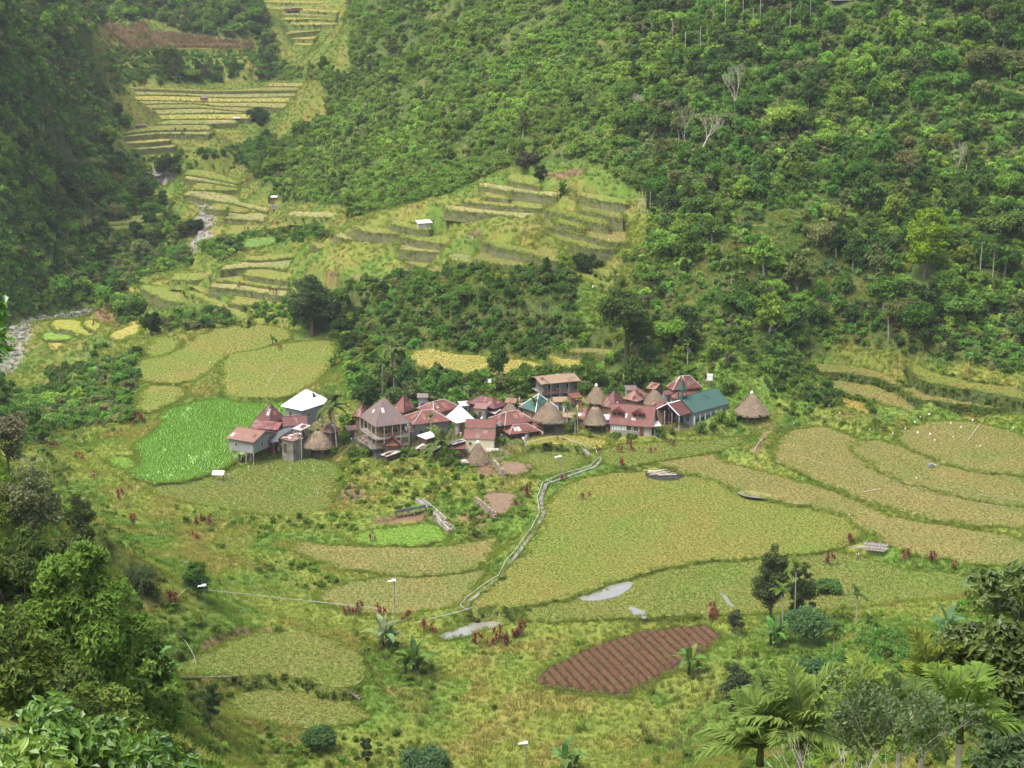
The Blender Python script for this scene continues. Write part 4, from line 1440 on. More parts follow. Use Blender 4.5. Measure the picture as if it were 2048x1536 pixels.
# ---- left cluster beside the green paddy
r, w_, d_, he = house('stilt_house', 'grey plank house on timber stilts with a rusty brown gable roof at the green paddy', (451, 876), (507, 885.3), (555, 865), -2.7, 1.15, 'gx', 1.35, 'rust_sheet', 'grey_plank', stilt=1.35, wins=[('r', -0.1, 2.6, .7, .8), ('f', -.2, 2.6, .6, .7)], doors=[('r', .3, 1.45, 'red_paint')])
for k in range(9):
    b = MB()
    xx = w_ / 2 - .4 - k * .55 + RND.uniform(-.2, .2)
    b.bar((xx, -d_ / 2 + .2 + RND.uniform(-.3, .1), -0.4), (xx + RND.uniform(-.3, .3), -d_ / 2 + .5, RND.uniform(1.2, 2.2)), 0.05)
    b.build('leaning_pole', 'wood_pale' if k % 2 else 'wood', r)
house('steep_roof_house', 'steep dark maroon pyramid roofed house behind the stilt house', (512, 838), (540, 847), (571, 838), -2.4, 1.7, 'hip', 3.3, 'maroon_sheet', 'wood', rl=0.25, wins=[('r', 0, 2.8, .7, .7)])
house('lean_to_house', 'red and white streaked lean-to roof against the steep maroon roof', (501, 856), (556, 860), None, -2.5, 1.15, 'shed', 0.95, 'worn_sheet', 'wood', d=2.6, cap=False)
MATS['worn_red'] = mat_sheet('worn_red_x', (0.14, 0.036, 0.03), (0.20, 0.055, 0.047), (0.42, 0.38, 0.36), 0.42, 'X')
bpy.data.objects['lean_to_house'].children[0].data.materials[0] = MATS['worn_red_x']
r, w_, d_, he = house('white_roof_house', 'house with a blazing white pyramid roof and a dark triangular vent', (566.5, 812), (605, 823), (659, 802.5), -1.4, 2.4, 'hip', 3.1, 'white_sheet', 'grey_plank', rl=0.5, ov=0.7, wins=[('f', -.2, 2.3, .8, .8), ('r', -.25, 2.3, .8, .8)], doors=[('r', .2, 0, 'wood')])
vn = MB()
yy = 0.9
vn.add([(w_ / 2 * .52, yy - .55, he + 3.1 * .48), (w_ / 2 * .52, yy + .55, he + 3.1 * .48), (w_ / 2 * .30, yy, he + 3.1 * .74), (w_ / 2 * .30 + .35, yy, he + 3.1 * .74 + .1)], [(0, 1, 3), (1, 2, 3), (0, 3, 2)])
vn.build('roof_vent', 'glass_dark', r)
for xx, l in ((-w_ * .1, 1.5), (w_ * .12, 1.3), (w_ * .3, .9)):
    st = MB()
    f0 = .12
    y0, y1 = -d_ / 2 * (1 - f0), -d_ / 2 * (1 - f0 - l / 4)
    st.slab([(xx, y0, he + 3.1 * f0 + .02), (xx + .28, y0, he + 3.1 * f0 + .02), (xx + .28, y1, he + 3.1 * (f0 + l / 4) + .02), (xx, y1, he + 3.1 * (f0 + l / 4) + .02)], .02)
    st.build('lifted_sheet', 'metal_grey', r)
house('maroon_house', 'dark maroon gable roof between the white roof and the scrap roofed shack', (566, 853), (616, 850), None, -2.2, 1.4, 'gx', 1.35, 'maroon_sheet', 'concrete', d=5.0, ov=.3)
r, w_, d_, he = house('concrete_house', 'grey concrete house with loose white scrap sheets on its flat roof', (560, 877), (586, 883), (621, 870), -2.3, 0.55, 'flat', 0, 'rust_sheet', 'concrete', ov=0.3, wins=[('r', .25, 1.6, .7, .7)], doors=[('f', -.2, 0, 'wood_dark')])
for k in range(16):
    sx, sy = RND.uniform(-w_ / 2, w_ / 2 - .8), RND.uniform(-d_ / 2, d_ / 2 - .8)
    a = RND.uniform(-.5, .5)
    s = MB()
    l, b = RND.uniform(.7, 1.8), RND.uniform(.15, .4)
    c, n_ = math.cos(a), math.sin(a)
    h0 = he + .05 + .03 * k % .25
    s.slab([(sx, sy, h0), (sx + l * c, sy + l * n_, h0 + .03), (sx + l * c - b * n_, sy + l * n_ + b * c, h0 + .05), (sx - b * n_, sy + b * c, h0 + .02)], .03)
    s.build('scrap_sheet', ['worn_sheet_x', 'white_sheet_x', 'wood_pale'][k % 3], r)
r, w_, d_, he = house('scrap_shack', 'open shack of posts with patchy white sheets on top of the concrete house', (584, 857), (602, 861), (622, 854), 0.5, 2.5, 'shed', 0.35, 'worn_sheet', None, ov=0.2, cap=False, cat='shack')
for k in range(7):
    s = MB()
    xx, yy = RND.uniform(-w_ / 2 + .3, w_ / 2 - .5), RND.uniform(-d_ / 2 + .3, d_ / 2 - .4)
    s.box(xx, xx + RND.uniform(.3, .7), yy, yy + .4, 0.1, RND.uniform(.4, 1.1))
    s.build('stored_box', ['wood', 'wood_dark', 'cloth_dark', 'worn_sheet_x'][k % 4], r)
house('rusty_shed', 'rusty red streaked shed behind the coconut palm', (640, 863), (664, 867), (682, 859), -2.0, 1.25, 'hip', 1.5, 'rust_sheet', 'wood', rl=1.0)
tp = MB()
pa = [at_z(594, 853, 2.2), at_z(570, 866, 1.2), at_z(550, 884, 0.1), at_z(526, 887, -.9)]
pb = [at_z(578, 853, 2.0), at_z(556, 863, 1.3), at_z(537, 880, 0.2), at_z(522, 893, -1.2)]
ta = resample(np.array(pa), .6, closed=False)
tb = resample(np.array(pb), .6, closed=False)
n = min(len(ta), len(tb))
ta, tb = ta[np.linspace(0, len(ta) - 1, n).astype(int)], tb[np.linspace(0, len(tb) - 1, n).astype(int)]
for k in range(n):
    for j in range(5):
        q = ta[k] * (1 - j / 4) + tb[k] * j / 4
        tp.v.append((q[0], q[1], q[2] - .25 * math.sin(j / 4 * math.pi) + .08 * math.sin(k * 1.3 + j)))
for k in range(n - 1):
    for j in range(4):
        tp.f.append((k * 5 + j, k * 5 + j + 1, k * 5 + j + 6, k * 5 + j + 5))
tp.mi = [0] * len(tp.f)
o = tp.build('tarpaulin', 'tarp', smooth=True)
sm = o.modifiers.new('thick', 'SOLIDIFY')
sm.thickness = 0.03
tag(o, 'long sagging dark grey tarpaulin slung down between the stilt house and the scrap shack', 'tarpaulin')

# ---- big two-storey house
r, w_, d_, he = house('balcony_house', 'two storey house with a big grey pyramid roof, rusty hips and an open balcony', (712, 832), (753.5, 852.5), (826, 846), -1.2, 5.4, 'hip', 4.7, 'grey_sheet', 'wood', ov=1.3, capmat='rust_sheet_y', wins=[('r', -.25, 5.0, 1.2, 1.0), ('r', .2, 5.0, 1.2, 1.0), ('f', -.2, 5.0, 1.0, 1.1), ('f', .22, 5.0, 1.0, 1.1)], doors=[('f', 0.0, 4.0, 'wood_dark'), ('f', .1, 2.2, 'wood_dark')])
X, Y = w_ / 2 - .15, d_ / 2 - .15
for nm, z0, z1, ex, mt in (('balcony_slab', 3.75, 4.0, 0.0, 'concrete_pale'), ('veranda_slab', 1.95, 2.2, 0.9, 'concrete')):
    s = MB()
    s.box(-X - ex, X + ex * .3, -Y - ex, Y, z0, z1)
    s.build(nm, mt, r)
b = MB()
b.box(-X + .5, X - 1.0, -Y + .3, Y - .5, -1.5, 1.95)
b.build('foundation', 'concrete', r)
for k in range(5):
    for sx, sy in ((-X + 2 * X * k / 4, -Y), (X, -Y + 2 * Y * k / 4 if k else None)):
        if sy is None:
            continue
        p = MB()
        p.box(sx - .06, sx + .06, sy - .06, sy + .06, 4.0, he - .02 + (.0))
        p.build('balcony_post', 'wood_pale', r)
        p = MB()
        p.box(sx - .08, sx + .08, sy - .08, sy + .08, 2.2, 3.75)
        p.build('veranda_post', 'concrete_pale', r)
for nm, ex, z0, side in (('balcony_rail', 0, 4.0, 'f'), ('balcony_rail', 0, 4.0, 'r'), ('veranda_rail', .9, 2.2, 'f'), ('veranda_rail', .9, 2.2, 'r')):
    p = MB()
    for zz in (.35, .62, .9):
        if side == 'f':
            p.bar((-X - ex, -Y - ex, z0 + zz), (X + ex * .3, -Y - ex, z0 + zz), .035)
        else:
            p.bar((X + ex * .3, -Y - ex, z0 + zz), (X + ex * .3, Y, z0 + zz), .035)
    for k in range(9):
        t = k / 8
        if side == 'f':
            xx = (-X - ex) * (1 - t) + (X + ex * .3) * t
            p.bar((xx, -Y - ex, z0), (xx, -Y - ex, z0 + .9), .03)
        else:
            yy = (-Y - ex) * (1 - t) + Y * t
            p.bar((X + ex * .3, yy, z0), (X + ex * .3, yy, z0 + .9), .03)
    p.build(nm, 'wood', r)
for k in range(14):
    p = MB()
    xx = -X - .5 + k * .42
    p.box(xx, xx + .25, -Y - .6, -Y - .35, 2.2, 2.2 + RND.uniform(.15, .45))
    p.build('potted_plant', ['wood_dark', 'cloth_red', 'wood_pale', 'bark_vine'][k % 4], r)
house('red_gable_house', 'narrow house with a small red pyramid roof right behind the big grey roof', (783, 821), (808, 826), (832, 816), 0.5, 4.6, 'hip', 2.9, 'red_sheet', 'wood')
house('small_red_house', 'small red roof peeking out behind the big grey roof beside the coconut palm', (704, 832), (722, 835), (744, 827), -.5, 3.0, 'hip', 2.3, 'red_sheet', 'wood')
r, w_, d_, he = house('mural_house', 'grey concrete house with a worn red hip roof and laundry hung on one side', (801, 832), (827, 848.5), (908, 842), -.2, 4.2, 'hip', 1.8, 'red_sheet', 'concrete', rl=2.2, ov=.6, capmat='worn_sheet_y', wins=[('r', -.3, 2.4, .8, .9), ('r', .05, 2.4, .8, .9), ('r', .35, 2.4, .8, .9), ('f', .1, 2.6, .8, .9)], doors=[('r', -.42, 0, 'wood_dark')])
for k in range(14):
    c = MB()
    xx = -w_ / 2 + .3 + (k % 7) * (w_ - .6) / 7
    zz = he - .4 - 1.1 * (k // 7)
    c.slab([(xx, -d_ / 2 - .1, zz - RND.uniform(.6, 1.0)), (xx + .4, -d_ / 2 - .16, zz - RND.uniform(.6, 1.0)), (xx + .38, -d_ / 2 - .1, zz), (xx + .02, -d_ / 2 - .1, zz)], .02)
    c.build('laundry', ['white_paint', 'cloth_red', 'cloth_dark', 'tarp_blue', 'white_paint'][k % 5], r)
for zz in (he - .4, he - 1.5):
    c = MB()
    c.bar((-w_ / 2 + .1, -d_ / 2 - .1, zz + .01), (w_ / 2 - .1, -d_ / 2 - .1, zz + .01), .015)
    for s in (-1, 1):
        c.bar((s * (w_ / 2 - .1), -d_ / 2 - .1, zz + .01), (s * (w_ / 2 - .6), -d_ / 2 + .65, zz + .01), .02)
    c.build('clothes_line', 'wood_pale', r)
house('patched_roof_house', 'house with an old rust patched red hip roof behind the mural house', (830, 817), (868, 827), (924, 814), .8, 4.4, 'hip', 1.6, 'red_sheet', 'wood', rl=3.0, capmat='worn_sheet_y')
house('white_pyramid_house', 'narrow house with a bright white pyramid roof in the middle of the village', (894, 837), (914, 848), (944, 839), .4, 3.9, 'hip', 2.9, 'white_sheet', 'concrete_pale', ov=.5, wins=[('r', 0, 2.2, .7, .8), ('f', 0, 2.2, .7, .8)])
r, w_, d_, he = house('yellow_house', 'pale yellow walled house with two red roofs one above the other', (927, 878), (989, 879.5), None, -.5, 2.75, 'shed', 1.5, 'red_sheet', 'cream', d=1.9, ov=.15, cap=False, wins=[('f', -.3, 2.3, .5, .5)])
ro, _ = roof_mesh('gx', w_ - .1, 4.6, 5.15, 1.15)
o = ro.build('upper_roof', 'red_sheet_x', r)
o.location = (0, 3.1, 0)
s = MB()
s.box(-w_ / 2 + .25, w_ / 2 - .25, 1.0, 5.0, -1, 5.12)
gable = MB()
s.build('rear_wall', 'cream', r)
s = MB()
s.slab([(w_ / 2 - 1.6, -1.9, 1.0), (w_ / 2 + .8, -1.9, .95), (w_ / 2 + .8, -.85, 1.45), (w_ / 2 - 1.6, -.85, 1.5)], .05)
s.build('awning', 'worn_sheet_x', r)
for xx in (-w_ * .4, 0, w_ * .4):
    s = MB()
    s.box(xx - .08, xx + .08, -1.0, -.84, -.8, 1.2)
    s.build('pillar', 'concrete_pale', r)
house('side_shed', 'low red roofed shed leaning on the yellow house', (896, 898), (931, 898), None, -.6, 1.7, 'shed', .7, 'red_sheet', 'wood_dark', d=2.4, ov=.2, cap=False, cat='shed')
r, w_, d_, he = house('front_gable_house', 'small house with a steep red gable facing the fields below the balcony house', (762, 896), (806, 896), None, -1.5, 0.9, 'gy', 2.4, 'red_sheet', 'wood', d=4.5, ov=.4, wins=[('f', 0, 1.5, .9, .5)])
s = MB()
s.slab([(-1.2, -d_ / 2 - .35, he + .55), (1.2, -d_ / 2 - .35, he + .55), (1.2, -d_ / 2 + .3, he + .85), (-1.2, -d_ / 2 + .3, he + .85)], .05)
s.build('gable_hood', 'red_sheet_x', r)
for lb, A, B, C, zg, ze, rf in (('low shed of worn white sheets under the balcony house', (765, 909), (773, 914), (803, 904), -1.8, .1, 'worn_sheet'), ('white lean-to roof beside the mural house wall', (840, 871), (851, 880), (872, 873), -.3, 2.5, 'white_sheet'), ('scrap sheet shed over blue barrels', (833, 896), (848, 899), (862, 890), -1.2, 1.0, 'worn_sheet'), ('tilted white sheet roof at the foot of the young palm', (858, 896), (868, 902), (881, 896), -1.2, .7, 'white_sheet'), ('white sheet lean-to above the red roofed side shed', (898, 885), (906, 889), (933, 884), -.2, 2.6, 'worn_sheet'), ('grey sheet lean-to beside the shaggy thatched hut', (918, 925), (927, 931), (938, 925), -1.5, .1, 'grey_sheet')):
    house('tin_shed', lb, A, B, C, zg, ze, 'shed', .3, rf, 'wood_dark', ov=.2, cap=False, cat='shed')
house('dark_house', 'low dark wood house with a faded maroon hip roof behind the white pyramid', (936, 805), (990, 819), (1012, 809), 2.3, 4.6, 'hip', 1.5, 'maroon_sheet', 'wood_dark', rl=3.0, wins=[('f', -.2, 1.2, .6, .6)])
house('patched_awning', 'awning of rusty and white sheets in front of the dark wood house', (950, 816), (990, 828), None, 2.0, 3.6, 'shed', .6, 'worn_sheet', None, d=1.8, cap=False, cat='shed')
house('wide_red_house', 'wide house with a broad red hip roof in the village middle', (983, 836.5), (1008, 853), (1064, 841), 1.0, 4.1, 'hip', 1.8, 'red_sheet', 'wood', rl=2.5, capmat='worn_sheet_y', wins=[('f', 0, 1.8, .8, .8)])
house('red_annex', 'lower red hip roof with a pale edge in front of the wide red roof', (1005, 858), (1016, 871), (1076, 861), .8, 2.8, 'hip', 1.2, 'red_sheet', 'wood_dark', rl=3.0, capmat='worn_sheet_y', ov=.5)
r, w_, d_, he = house('green_pyramid_house', 'house with a tall green pyramid roof edged in white', (1046, 814), (1070, 827), (1108, 815), 2.8, 4.9, 'hip', 2.9, 'green_sheet', 'wood', capmat='white_paint')
r, w_, d_, he = house('brown_roof_house', 'two storey house with a shallow brown roof and pillared upper porch', (1056, 753), (1082.5, 768.5), (1164, 761.5), 3.6, 7.6, 'gy', .7, 'brown_sheet', 'concrete', ov=1.1, cap=False, wins=[('r', -.3, 2.9, .9, 1.0), ('r', .0, 2.9, .9, 1.0), ('r', .3, 2.9, .9, 1.0), ('r', .2, .9, .9, .9)], doors=[('r', -.1, 0, 'red_paint')])
X, Y = w_ / 2 - .5, d_ / 2 - .4
s = MB()
s.box(-X, X, -Y, Y, 1.45, 1.65)
s.build('porch_floor', 'concrete', r)
for k in range(5):
    s = MB()
    yy = -Y + .1 + (2 * Y - .2) * k / 4
    s.box(X - .2, X, yy - .1, yy + .1, -.8, he - .05)
    s.build('pillar', 'concrete_pale', r)
s = MB()
s.box(X - .12, X - .04, -Y, Y, 1.65, 2.2)
s.build('porch_rail', 'rust_sheet_y', r)

# ---- right cluster
house('dark_pyramid_house', 'dark red pyramid roofed house behind the dormer house', (1199, 811), (1230, 818), (1256, 808), 3.0, 4.6, 'hip', 3.1, 'maroon_sheet', 'wood')
house('rusty_low_house', 'low rusty roofed house between the dark pyramid and the church', (1246, 797), (1275, 804), (1300, 794), 3.4, 5.0, 'hip', 1.9, 'rust_sheet', 'wood', rl=1.5)
house('faded_gable_house', 'small faded red gable roof beside the red hip roofed hall', (1296, 776), (1310, 781), (1326, 774), 3.8, 6.2, 'gx', 1.0, 'rust_sheet', 'wood')
house('red_link_house', 'small red roofed house between the dormer house and the church', (1300, 818), (1316, 824), (1338, 812), 2.4, 4.7, 'gx', 1.2, 'red_sheet', 'wood')
house('red_side_house', 'red roof tucked behind the black capped thatched hut', (1145, 832), (1170, 842), (1196, 834), 2.2, 3.9, 'hip', 1.9, 'red_sheet', 'wood', rl=1.0)
r, w_, d_, he = house('dormer_house', 'long house with a steep red roof and two dormer windows', (1217, 848), (1306, 855), None, 1.8, 4.05, 'gx', 3.7, 'red_sheet', 'concrete_pale', d=5.2, ov=.35, wins=[('f', -.38, 1.6, .9, .9), ('f', -.24, 1.6, .9, .9), ('f', -.05, 1.6, .9, .9), ('f', .12, 1.6, .9, .9)], doors=[('f', .26, 0, 'wood_dark')])
MATS['dormer_red'] = mat_sheet('dormer_red', (0.115, 0.034, 0.026), (0.16, 0.05, 0.038), (0.15, 0.075, 0.06), .3, 'X')
r.children[0].data.materials[0] = MATS['dormer_red']
for xx in (-w_ * .33, w_ * .13):
    zb = he + 1.45
    yf = -d_ / 2 + d_ / 2 * 1.45 / 3.7 - .15
    s = MB()
    s.box(xx - 1.0, xx + 1.0, yf, yf + 1.2, zb, zb + 1.05)
    dm = s.build('dormer', 'rust_sheet_x', r)
    for dx in (-.5, .5):
        g = MB()
        g.box(xx + dx - .36, xx + dx + .36, yf - .03, yf, zb + .3, zb + .9)
        g.build('dormer_window', 'glass_dark', dm)
    s = MB()
    for q in ([(xx - 1.35, yf - .35, zb + .95), (xx, yf - .35, zb + 1.75), (xx, yf + 1.9, zb + 1.75), (xx - 1.35, yf + 1.5, zb + .95)], [(xx + 1.35, yf - .35, zb + .95), (xx + 1.35, yf + 1.5, zb + .95), (xx, yf + 1.9, zb + 1.75), (xx, yf - .35, zb + 1.75)]):
        s.slab(q[::-1], .06)
    s.add([(xx - 1.2, yf - .3, zb + 1.0), (xx + 1.2, yf - .3, zb + 1.0), (xx, yf - .3, zb + 1.68)], [(0, 1, 2)])
    s.build('dormer_roof', 'dormer_red', dm)
for k in range(9):
    c = MB()
    c.box(-w_ * .42 + k * .33, -w_ * .42 + k * .33 + .2, -d_ / 2 + .28, -d_ / 2 + .31, 1.1, 2.0)
    c.build('curtain', 'white_paint', r)
r, w_, d_, he = house('church', 'grey board church with a long green gable roof, open porch and small steeple', (1332, 811), (1387.5, 826.4), (1459, 806), 2.4, 5.6, 'gy', 2.5, 'green_sheet', 'grey_plank', ov=.4, capmat='green_paint', cat='church')
X, Y = w_ / 2 - .4, d_ / 2 - .4
for k in range(7):
    yy = -Y + .3 + (2 * Y - .6) * k / 6
    p = MB()
    p.box(X, X + .16, yy - .11, yy + .11, -1.0, 2.3)
    p.build('wall_pillar', 'white_paint', r)
    if k < 6:
        p = MB()
        p.box(X - .05, X + .03, yy + .2, yy + (2 * Y - .6) / 6 - .2, .5, 1.7)
        p.build('window', 'green_paint', r)
for xx in (-X * .55, X * .55):
    window(r, 'f', 2 * X, 2 * Y, xx, 1.5, .8, 1.2)
door(r, 'f', 2 * X, 2 * Y, 0, 0, 1.4, 2.2, 'green_paint')
pm, rd = roof_mesh('gy', w_ * .84, 4.0, 4.05 - .9, 1.9)
o = pm.build('porch_roof', 'maroon_sheet_y', r)
o.location = (0, -d_ / 2 - 1.6, 0)
c = MB()
c.box(-.12, .12, -2.05, 2.0, 3.15 + 1.9, 3.15 + 2.0)
for s in (-1, 1):
    c.bar((s * w_ * .42, -2.02, 3.18), (0, -2.02, 5.08), .09)
c.build('porch_trim', 'white_paint', o)
for xx in (-w_ * .38, -w_ * .13, w_ * .13, w_ * .38):
    p = MB()
    p.box(xx - .09, xx + .09, -d_ / 2 - 3.4, -d_ / 2 - 3.2, -1.0, 3.3)
    p.build('porch_post', 'concrete_pale', r)
p = MB()
p.box(-w_ * .42, w_ * .42, -d_ / 2 - 3.6, -d_ / 2 + .3, -1.2, 0.02)
p.build('porch_floor', 'concrete', r)
yy = -d_ / 2 + .75
zt = he + 2.1
s = MB()
s.box(-.62, .62, yy - .62, yy + .62, zt - .6, zt + .5)
st = s.build('steeple', 'green_paint', r)
for sx in (-1, 1):
    for sy in (-1, 1):
        p = MB()
        p.box(sx * .55 - .07, sx * .55 + .07, yy + sy * .55 - .07, yy + sy * .55 + .07, zt + .5, zt + 2.0)
        p.build('belfry_post', 'green_paint', st)
b = MB()
b.tube([(0, yy, zt + 1.9), (0, yy, zt + 1.6), (0, yy, zt + 1.1), (0, yy, zt + 1.0)], [.08, .2, .3, .36], 10)
b.build('bell', 'metal_grey', st)
s = MB()
a = .82
s.add([(-a, yy - a, zt + 2.0), (a, yy - a, zt + 2.0), (a, yy + a, zt + 2.0), (-a, yy + a, zt + 2.0), (-.38, yy - .38, zt + 2.8), (.38, yy - .38, zt + 2.8), (.38, yy + .38, zt + 2.8), (-.38, yy + .38, zt + 2.8), (0, yy, zt + 4.3)],
      [(3, 2, 1, 0), (0, 1, 5, 4), (1, 2, 6, 5), (2, 3, 7, 6), (3, 0, 4, 7), (4, 5, 8), (5, 6, 8), (6, 7, 8), (7, 4, 8)])
s.build('spire', 'green_paint', st)
c = MB()
c.bar((0, yy, zt + 4.2), (0, yy, zt + 5.0), .04)
c.bar((-.22, yy, zt + 4.7), (.22, yy, zt + 4.7), .04)
c.build('cross', 'white_paint', st)
house('red_hall', 'hall with a bright red hip roof behind the church steeple', (1328, 773), (1347, 779), (1410, 775.5), 4.0, 6.7, 'hip', 2.5, 'red_sheet', 'wood', rl=2.2, capmat='worn_sheet_y')
house('red_hall_annex', 'lower red roofed annex between the red hall and the church', (1326, 789), (1352, 797), (1414, 790), 3.4, 5.2, 'hip', 1.5, 'red_sheet', 'wood', rl=3.0)

tk = ground(1419, 780)
KEEP_CLEAR.append((tk[0], tk[1], 1.5))
t = thing('water_tank', 'white box water tank on a tall timber stand behind the church', 'water tank', tuple(tk))
for sx in (-1, 1):
    for sy in (-1, 1):
        p = MB()
        p.bar((sx * .55, sy * .5, -.6), (sx * .45, sy * .4, 1.9), .06)
        p.build('leg', 'wood', t)
s = MB()
s.box(-.65, .65, -.6, .6, 1.9, 2.0)
s.build('platform', 'wood', t)
s = MB()
s.box(-.55, .55, -.5, .5, 2.0, 3.0)
s.build('tank', 'plastic_white', t)
s = MB()
s.box(-.6, .6, -.55, .55, 3.1, 3.2)
s.box(-.2, .2, -.2, .2, 3.0, 3.1)
s.build('lid', 'plastic_white', t)


# ---- thatched huts
def hut(label, u, v, R, eh, rh, cap='plastic_white', mat='thatch', dome=0.0, flat=0.0, shag=1.0, seed=1, capr=.25):
    rg = np.random.default_rng(seed)
    g = ground(u, v)
    KEEP_CLEAR.append((g[0], g[1], R))
    t = thing('thatched_hut', label, 'hut', (g[0], g[1], g[2]), rg.uniform(-.4, .4), 'thatched huts of the village')
    n, m = 44, 12
    b = MB()
    for k in range(m + 1):
        f = k / m
        prof = (1 - f) ** (0.62 if dome > 0 else 1.0) if False else None
        rr = R * ((1 - f) + dome * math.sin(f * math.pi) * .32 - (flat * .0)) * (1 - .02) + (.18 if f == 1 else 0)
        if flat:
            rr = R * (flat + (1 - flat) * (1 - f)) if f < .98 else R * flat * .6
        for j in range(n):
            a = 2 * math.pi * j / n
            sq = 1 / max(abs(math.cos(a)), abs(math.sin(a))) ** 0.28          # slightly square plan
            q = rr * sq * (1 + rg.normal(0, .012)) * (1.0 + .03 * math.sin(3 * a + seed))
            z = eh + rh * f + (rg.normal(0, .09) * shag if k == 0 else rg.normal(0, .02))
            b.v.append((q * math.cos(a), q * math.sin(a), z))
    for k in range(m):
        for j in range(n):
            b.f.append((k * n + j, k * n + (j + 1) % n, (k + 1) * n + (j + 1) % n, (k + 1) * n + j))
    o0 = len(b.v)
    for j in range(n):
        x, y, z = b.v[j]
        b.v.append((x * .82, y * .82, z + .02))
    for j in range(n):
        b.f.append((j, o0 + j, o0 + (j + 1) % n, (j + 1) % n))
    b.f.append(tuple(range(m * n, m * n + n)))
    b.mi = [0] * len(b.f)
    ro = b.build('thatched_roof', mat, t)
    # loose straws lying down the slope
    st = MB()
    for k in range(1700):
        f = rg.uniform(0, .93) ** 1.2
        a = rg.uniform(0, 6.283)
        sq = 1 / max(abs(math.cos(a)), abs(math.sin(a))) ** 0.28
        rr = (R * ((1 - f) + dome * math.sin(f * math.pi) * .32) if not flat else R * (flat + (1 - flat) * (1 - f))) * sq + .03
        f2 = max(f - rg.uniform(.08, .16), -.06 * shag)
        r2 = (R * ((1 - f2) + dome * math.sin(max(f2, 0) * math.pi) * .32) if not flat else R * (flat + (1 - flat) * (1 - f2))) * sq + .05 + rg.uniform(0, .1) * shag
        wd = rg.uniform(.02, .05)
        a2 = a + rg.normal(0, .05)
        p0 = (rr * math.cos(a), rr * math.sin(a), eh + rh * f + .02)
        p1 = (r2 * math.cos(a2 - wd / r2), r2 * math.sin(a2 - wd / r2), eh + rh * f2 + .03)
        p2 = (r2 * math.cos(a2 + wd / r2), r2 * math.sin(a2 + wd / r2), eh + rh * f2 + .05)
        st.add([p0, p1, p2], [(0, 1, 2)])
    so = st.build('loose_straw', 'thatch_grey' if mat == 'thatch' else 'thatch', ro)
    so['kind'] = 'stuff'
    c = MB()
    zt = eh + rh
    rc = max(capr, R * flat * .75 if flat else 0)
    c.tube([(0, 0, zt - .25), (0, 0, zt - .05), (0, 0, zt + .12), (0, 0, zt + .25)], [rc * 1.3, rc * 1.25, rc * .9, rc * .25], 9)
    c.build('roof_cap', cap, ro)
    bw = R * .5
    wl = MB()
    wl.add([(-bw, -bw, max(eh - .5, .4)), (bw, -bw, max(eh - .5, .4)), (bw, bw, max(eh - .5, .4)), (-bw, bw, max(eh - .5, .4)), (-bw * 1.15, -bw * 1.15, eh + .5), (bw * 1.15, -bw * 1.15, eh + .5), (bw * 1.15, bw * 1.15, eh + .5), (-bw * 1.15, bw * 1.15, eh + .5)], [(0, 3, 2, 1), (0, 1, 5, 4), (1, 2, 6, 5), (2, 3, 7, 6), (3, 0, 4, 7)])
    wl.build('cabin', 'wood_dark', t)
    for sx in (-1, 1):
        for sy in (-1, 1):
            p = MB()
            p.tube([(sx * bw, sy * bw, -.8), (sx * bw, sy * bw, eh)], [.12, .11], 7)
            p.tube([(sx * bw, sy * bw, max(eh - .75, .2)), (sx * bw, sy * bw, max(eh - .65, .3))], [.28, .28], 10)
            p.build('post', 'wood', t)
    return t


hut('rounded brown thatched hut at the foot of the coconut palm', 637, 908, 3.2, 1.75, 3.2, 'tarp_black', dome=.55, seed=3, capr=.3)
hut('small shaggy thatched hut with a white cap in front of the yellow house', 956, 931, 2.2, 1.0, 3.9, 'plastic_white', 'thatch_grey', seed=4, shag=2.0)
hut('small thatched hut peeking up between the dark wood house and the wide red roof', 1019, 846, 2.0, 1.8, 2.5, 'wood', 'thatch', dome=.3, seed=5)
hut('large uneven thatched hut in front of the green pyramid roof', 1096, 858, 3.1, 2.0, 3.6, 'wood', 'thatch', dome=.35, seed=6, shag=1.6)
hut('pale thatched hut with a black cap beside the dormer house', 1190, 862, 2.45, 1.8, 3.3, 'tarp_black', 'thatch', flat=.22, seed=7)
hut('reddish thatched hut with a white cap behind the dark red pyramid', 1192, 816, 2.3, 1.6, 3.4, 'plastic_white', 'thatch_grey', dome=.2, seed=8)
hut('thatched hut between the dormer house and the red hall', 1308, 822, 2.4, 1.7, 2.9, 'wood', 'thatch', dome=.25, seed=9)
hut('lone conical thatched hut with a white top beside the church path', 1502, 837, 3.3, 1.3, 4.1, 'plastic_white', 'thatch_grey', seed=10, shag=1.4)

# ---- village small things
for i, (u, v, h) in enumerate([(1036, 818, 3.0), (1038, 820, 2.6)]):
    g = ground(u, v + 6)
    b = MB()
    b.box(-.12, .12, -.03, .03, 0, h)
    o = b.build('leaning_board', 'wood_pale', loc=tuple(g), rot=(-.15, .12 + .1 * i, 0))
    tag(o, 'tall orange-brown board leaning up beside the green pyramid roof', 'board', 'boards by the green pyramid roof')
for lb, cat, u, v, mt, rr in (('blue plastic drum under the stilt house', 'drum', 505, 918, 'tarp_blue', .3), ('blue plastic drum beside the scrap sheet shed', 'drum', 838, 902, 'tarp_blue', .32)):
    g = ground(u, v)
    b = MB()
    b.tube([(0, 0, 0), (0, 0, .05), (0, 0, .45), (0, 0, .5), (0, 0, .85), (0, 0, .9)], [rr * .95, rr, rr, rr * 1.05, rr, rr * .9], 12)
    tag(b.build('drum', mt, loc=tuple(g), smooth=False), lb, cat)
g = ground(929, 793)
b = MB()
for k in range(7):
    a = -1.2 + 2.4 * k / 6
    b.v += []
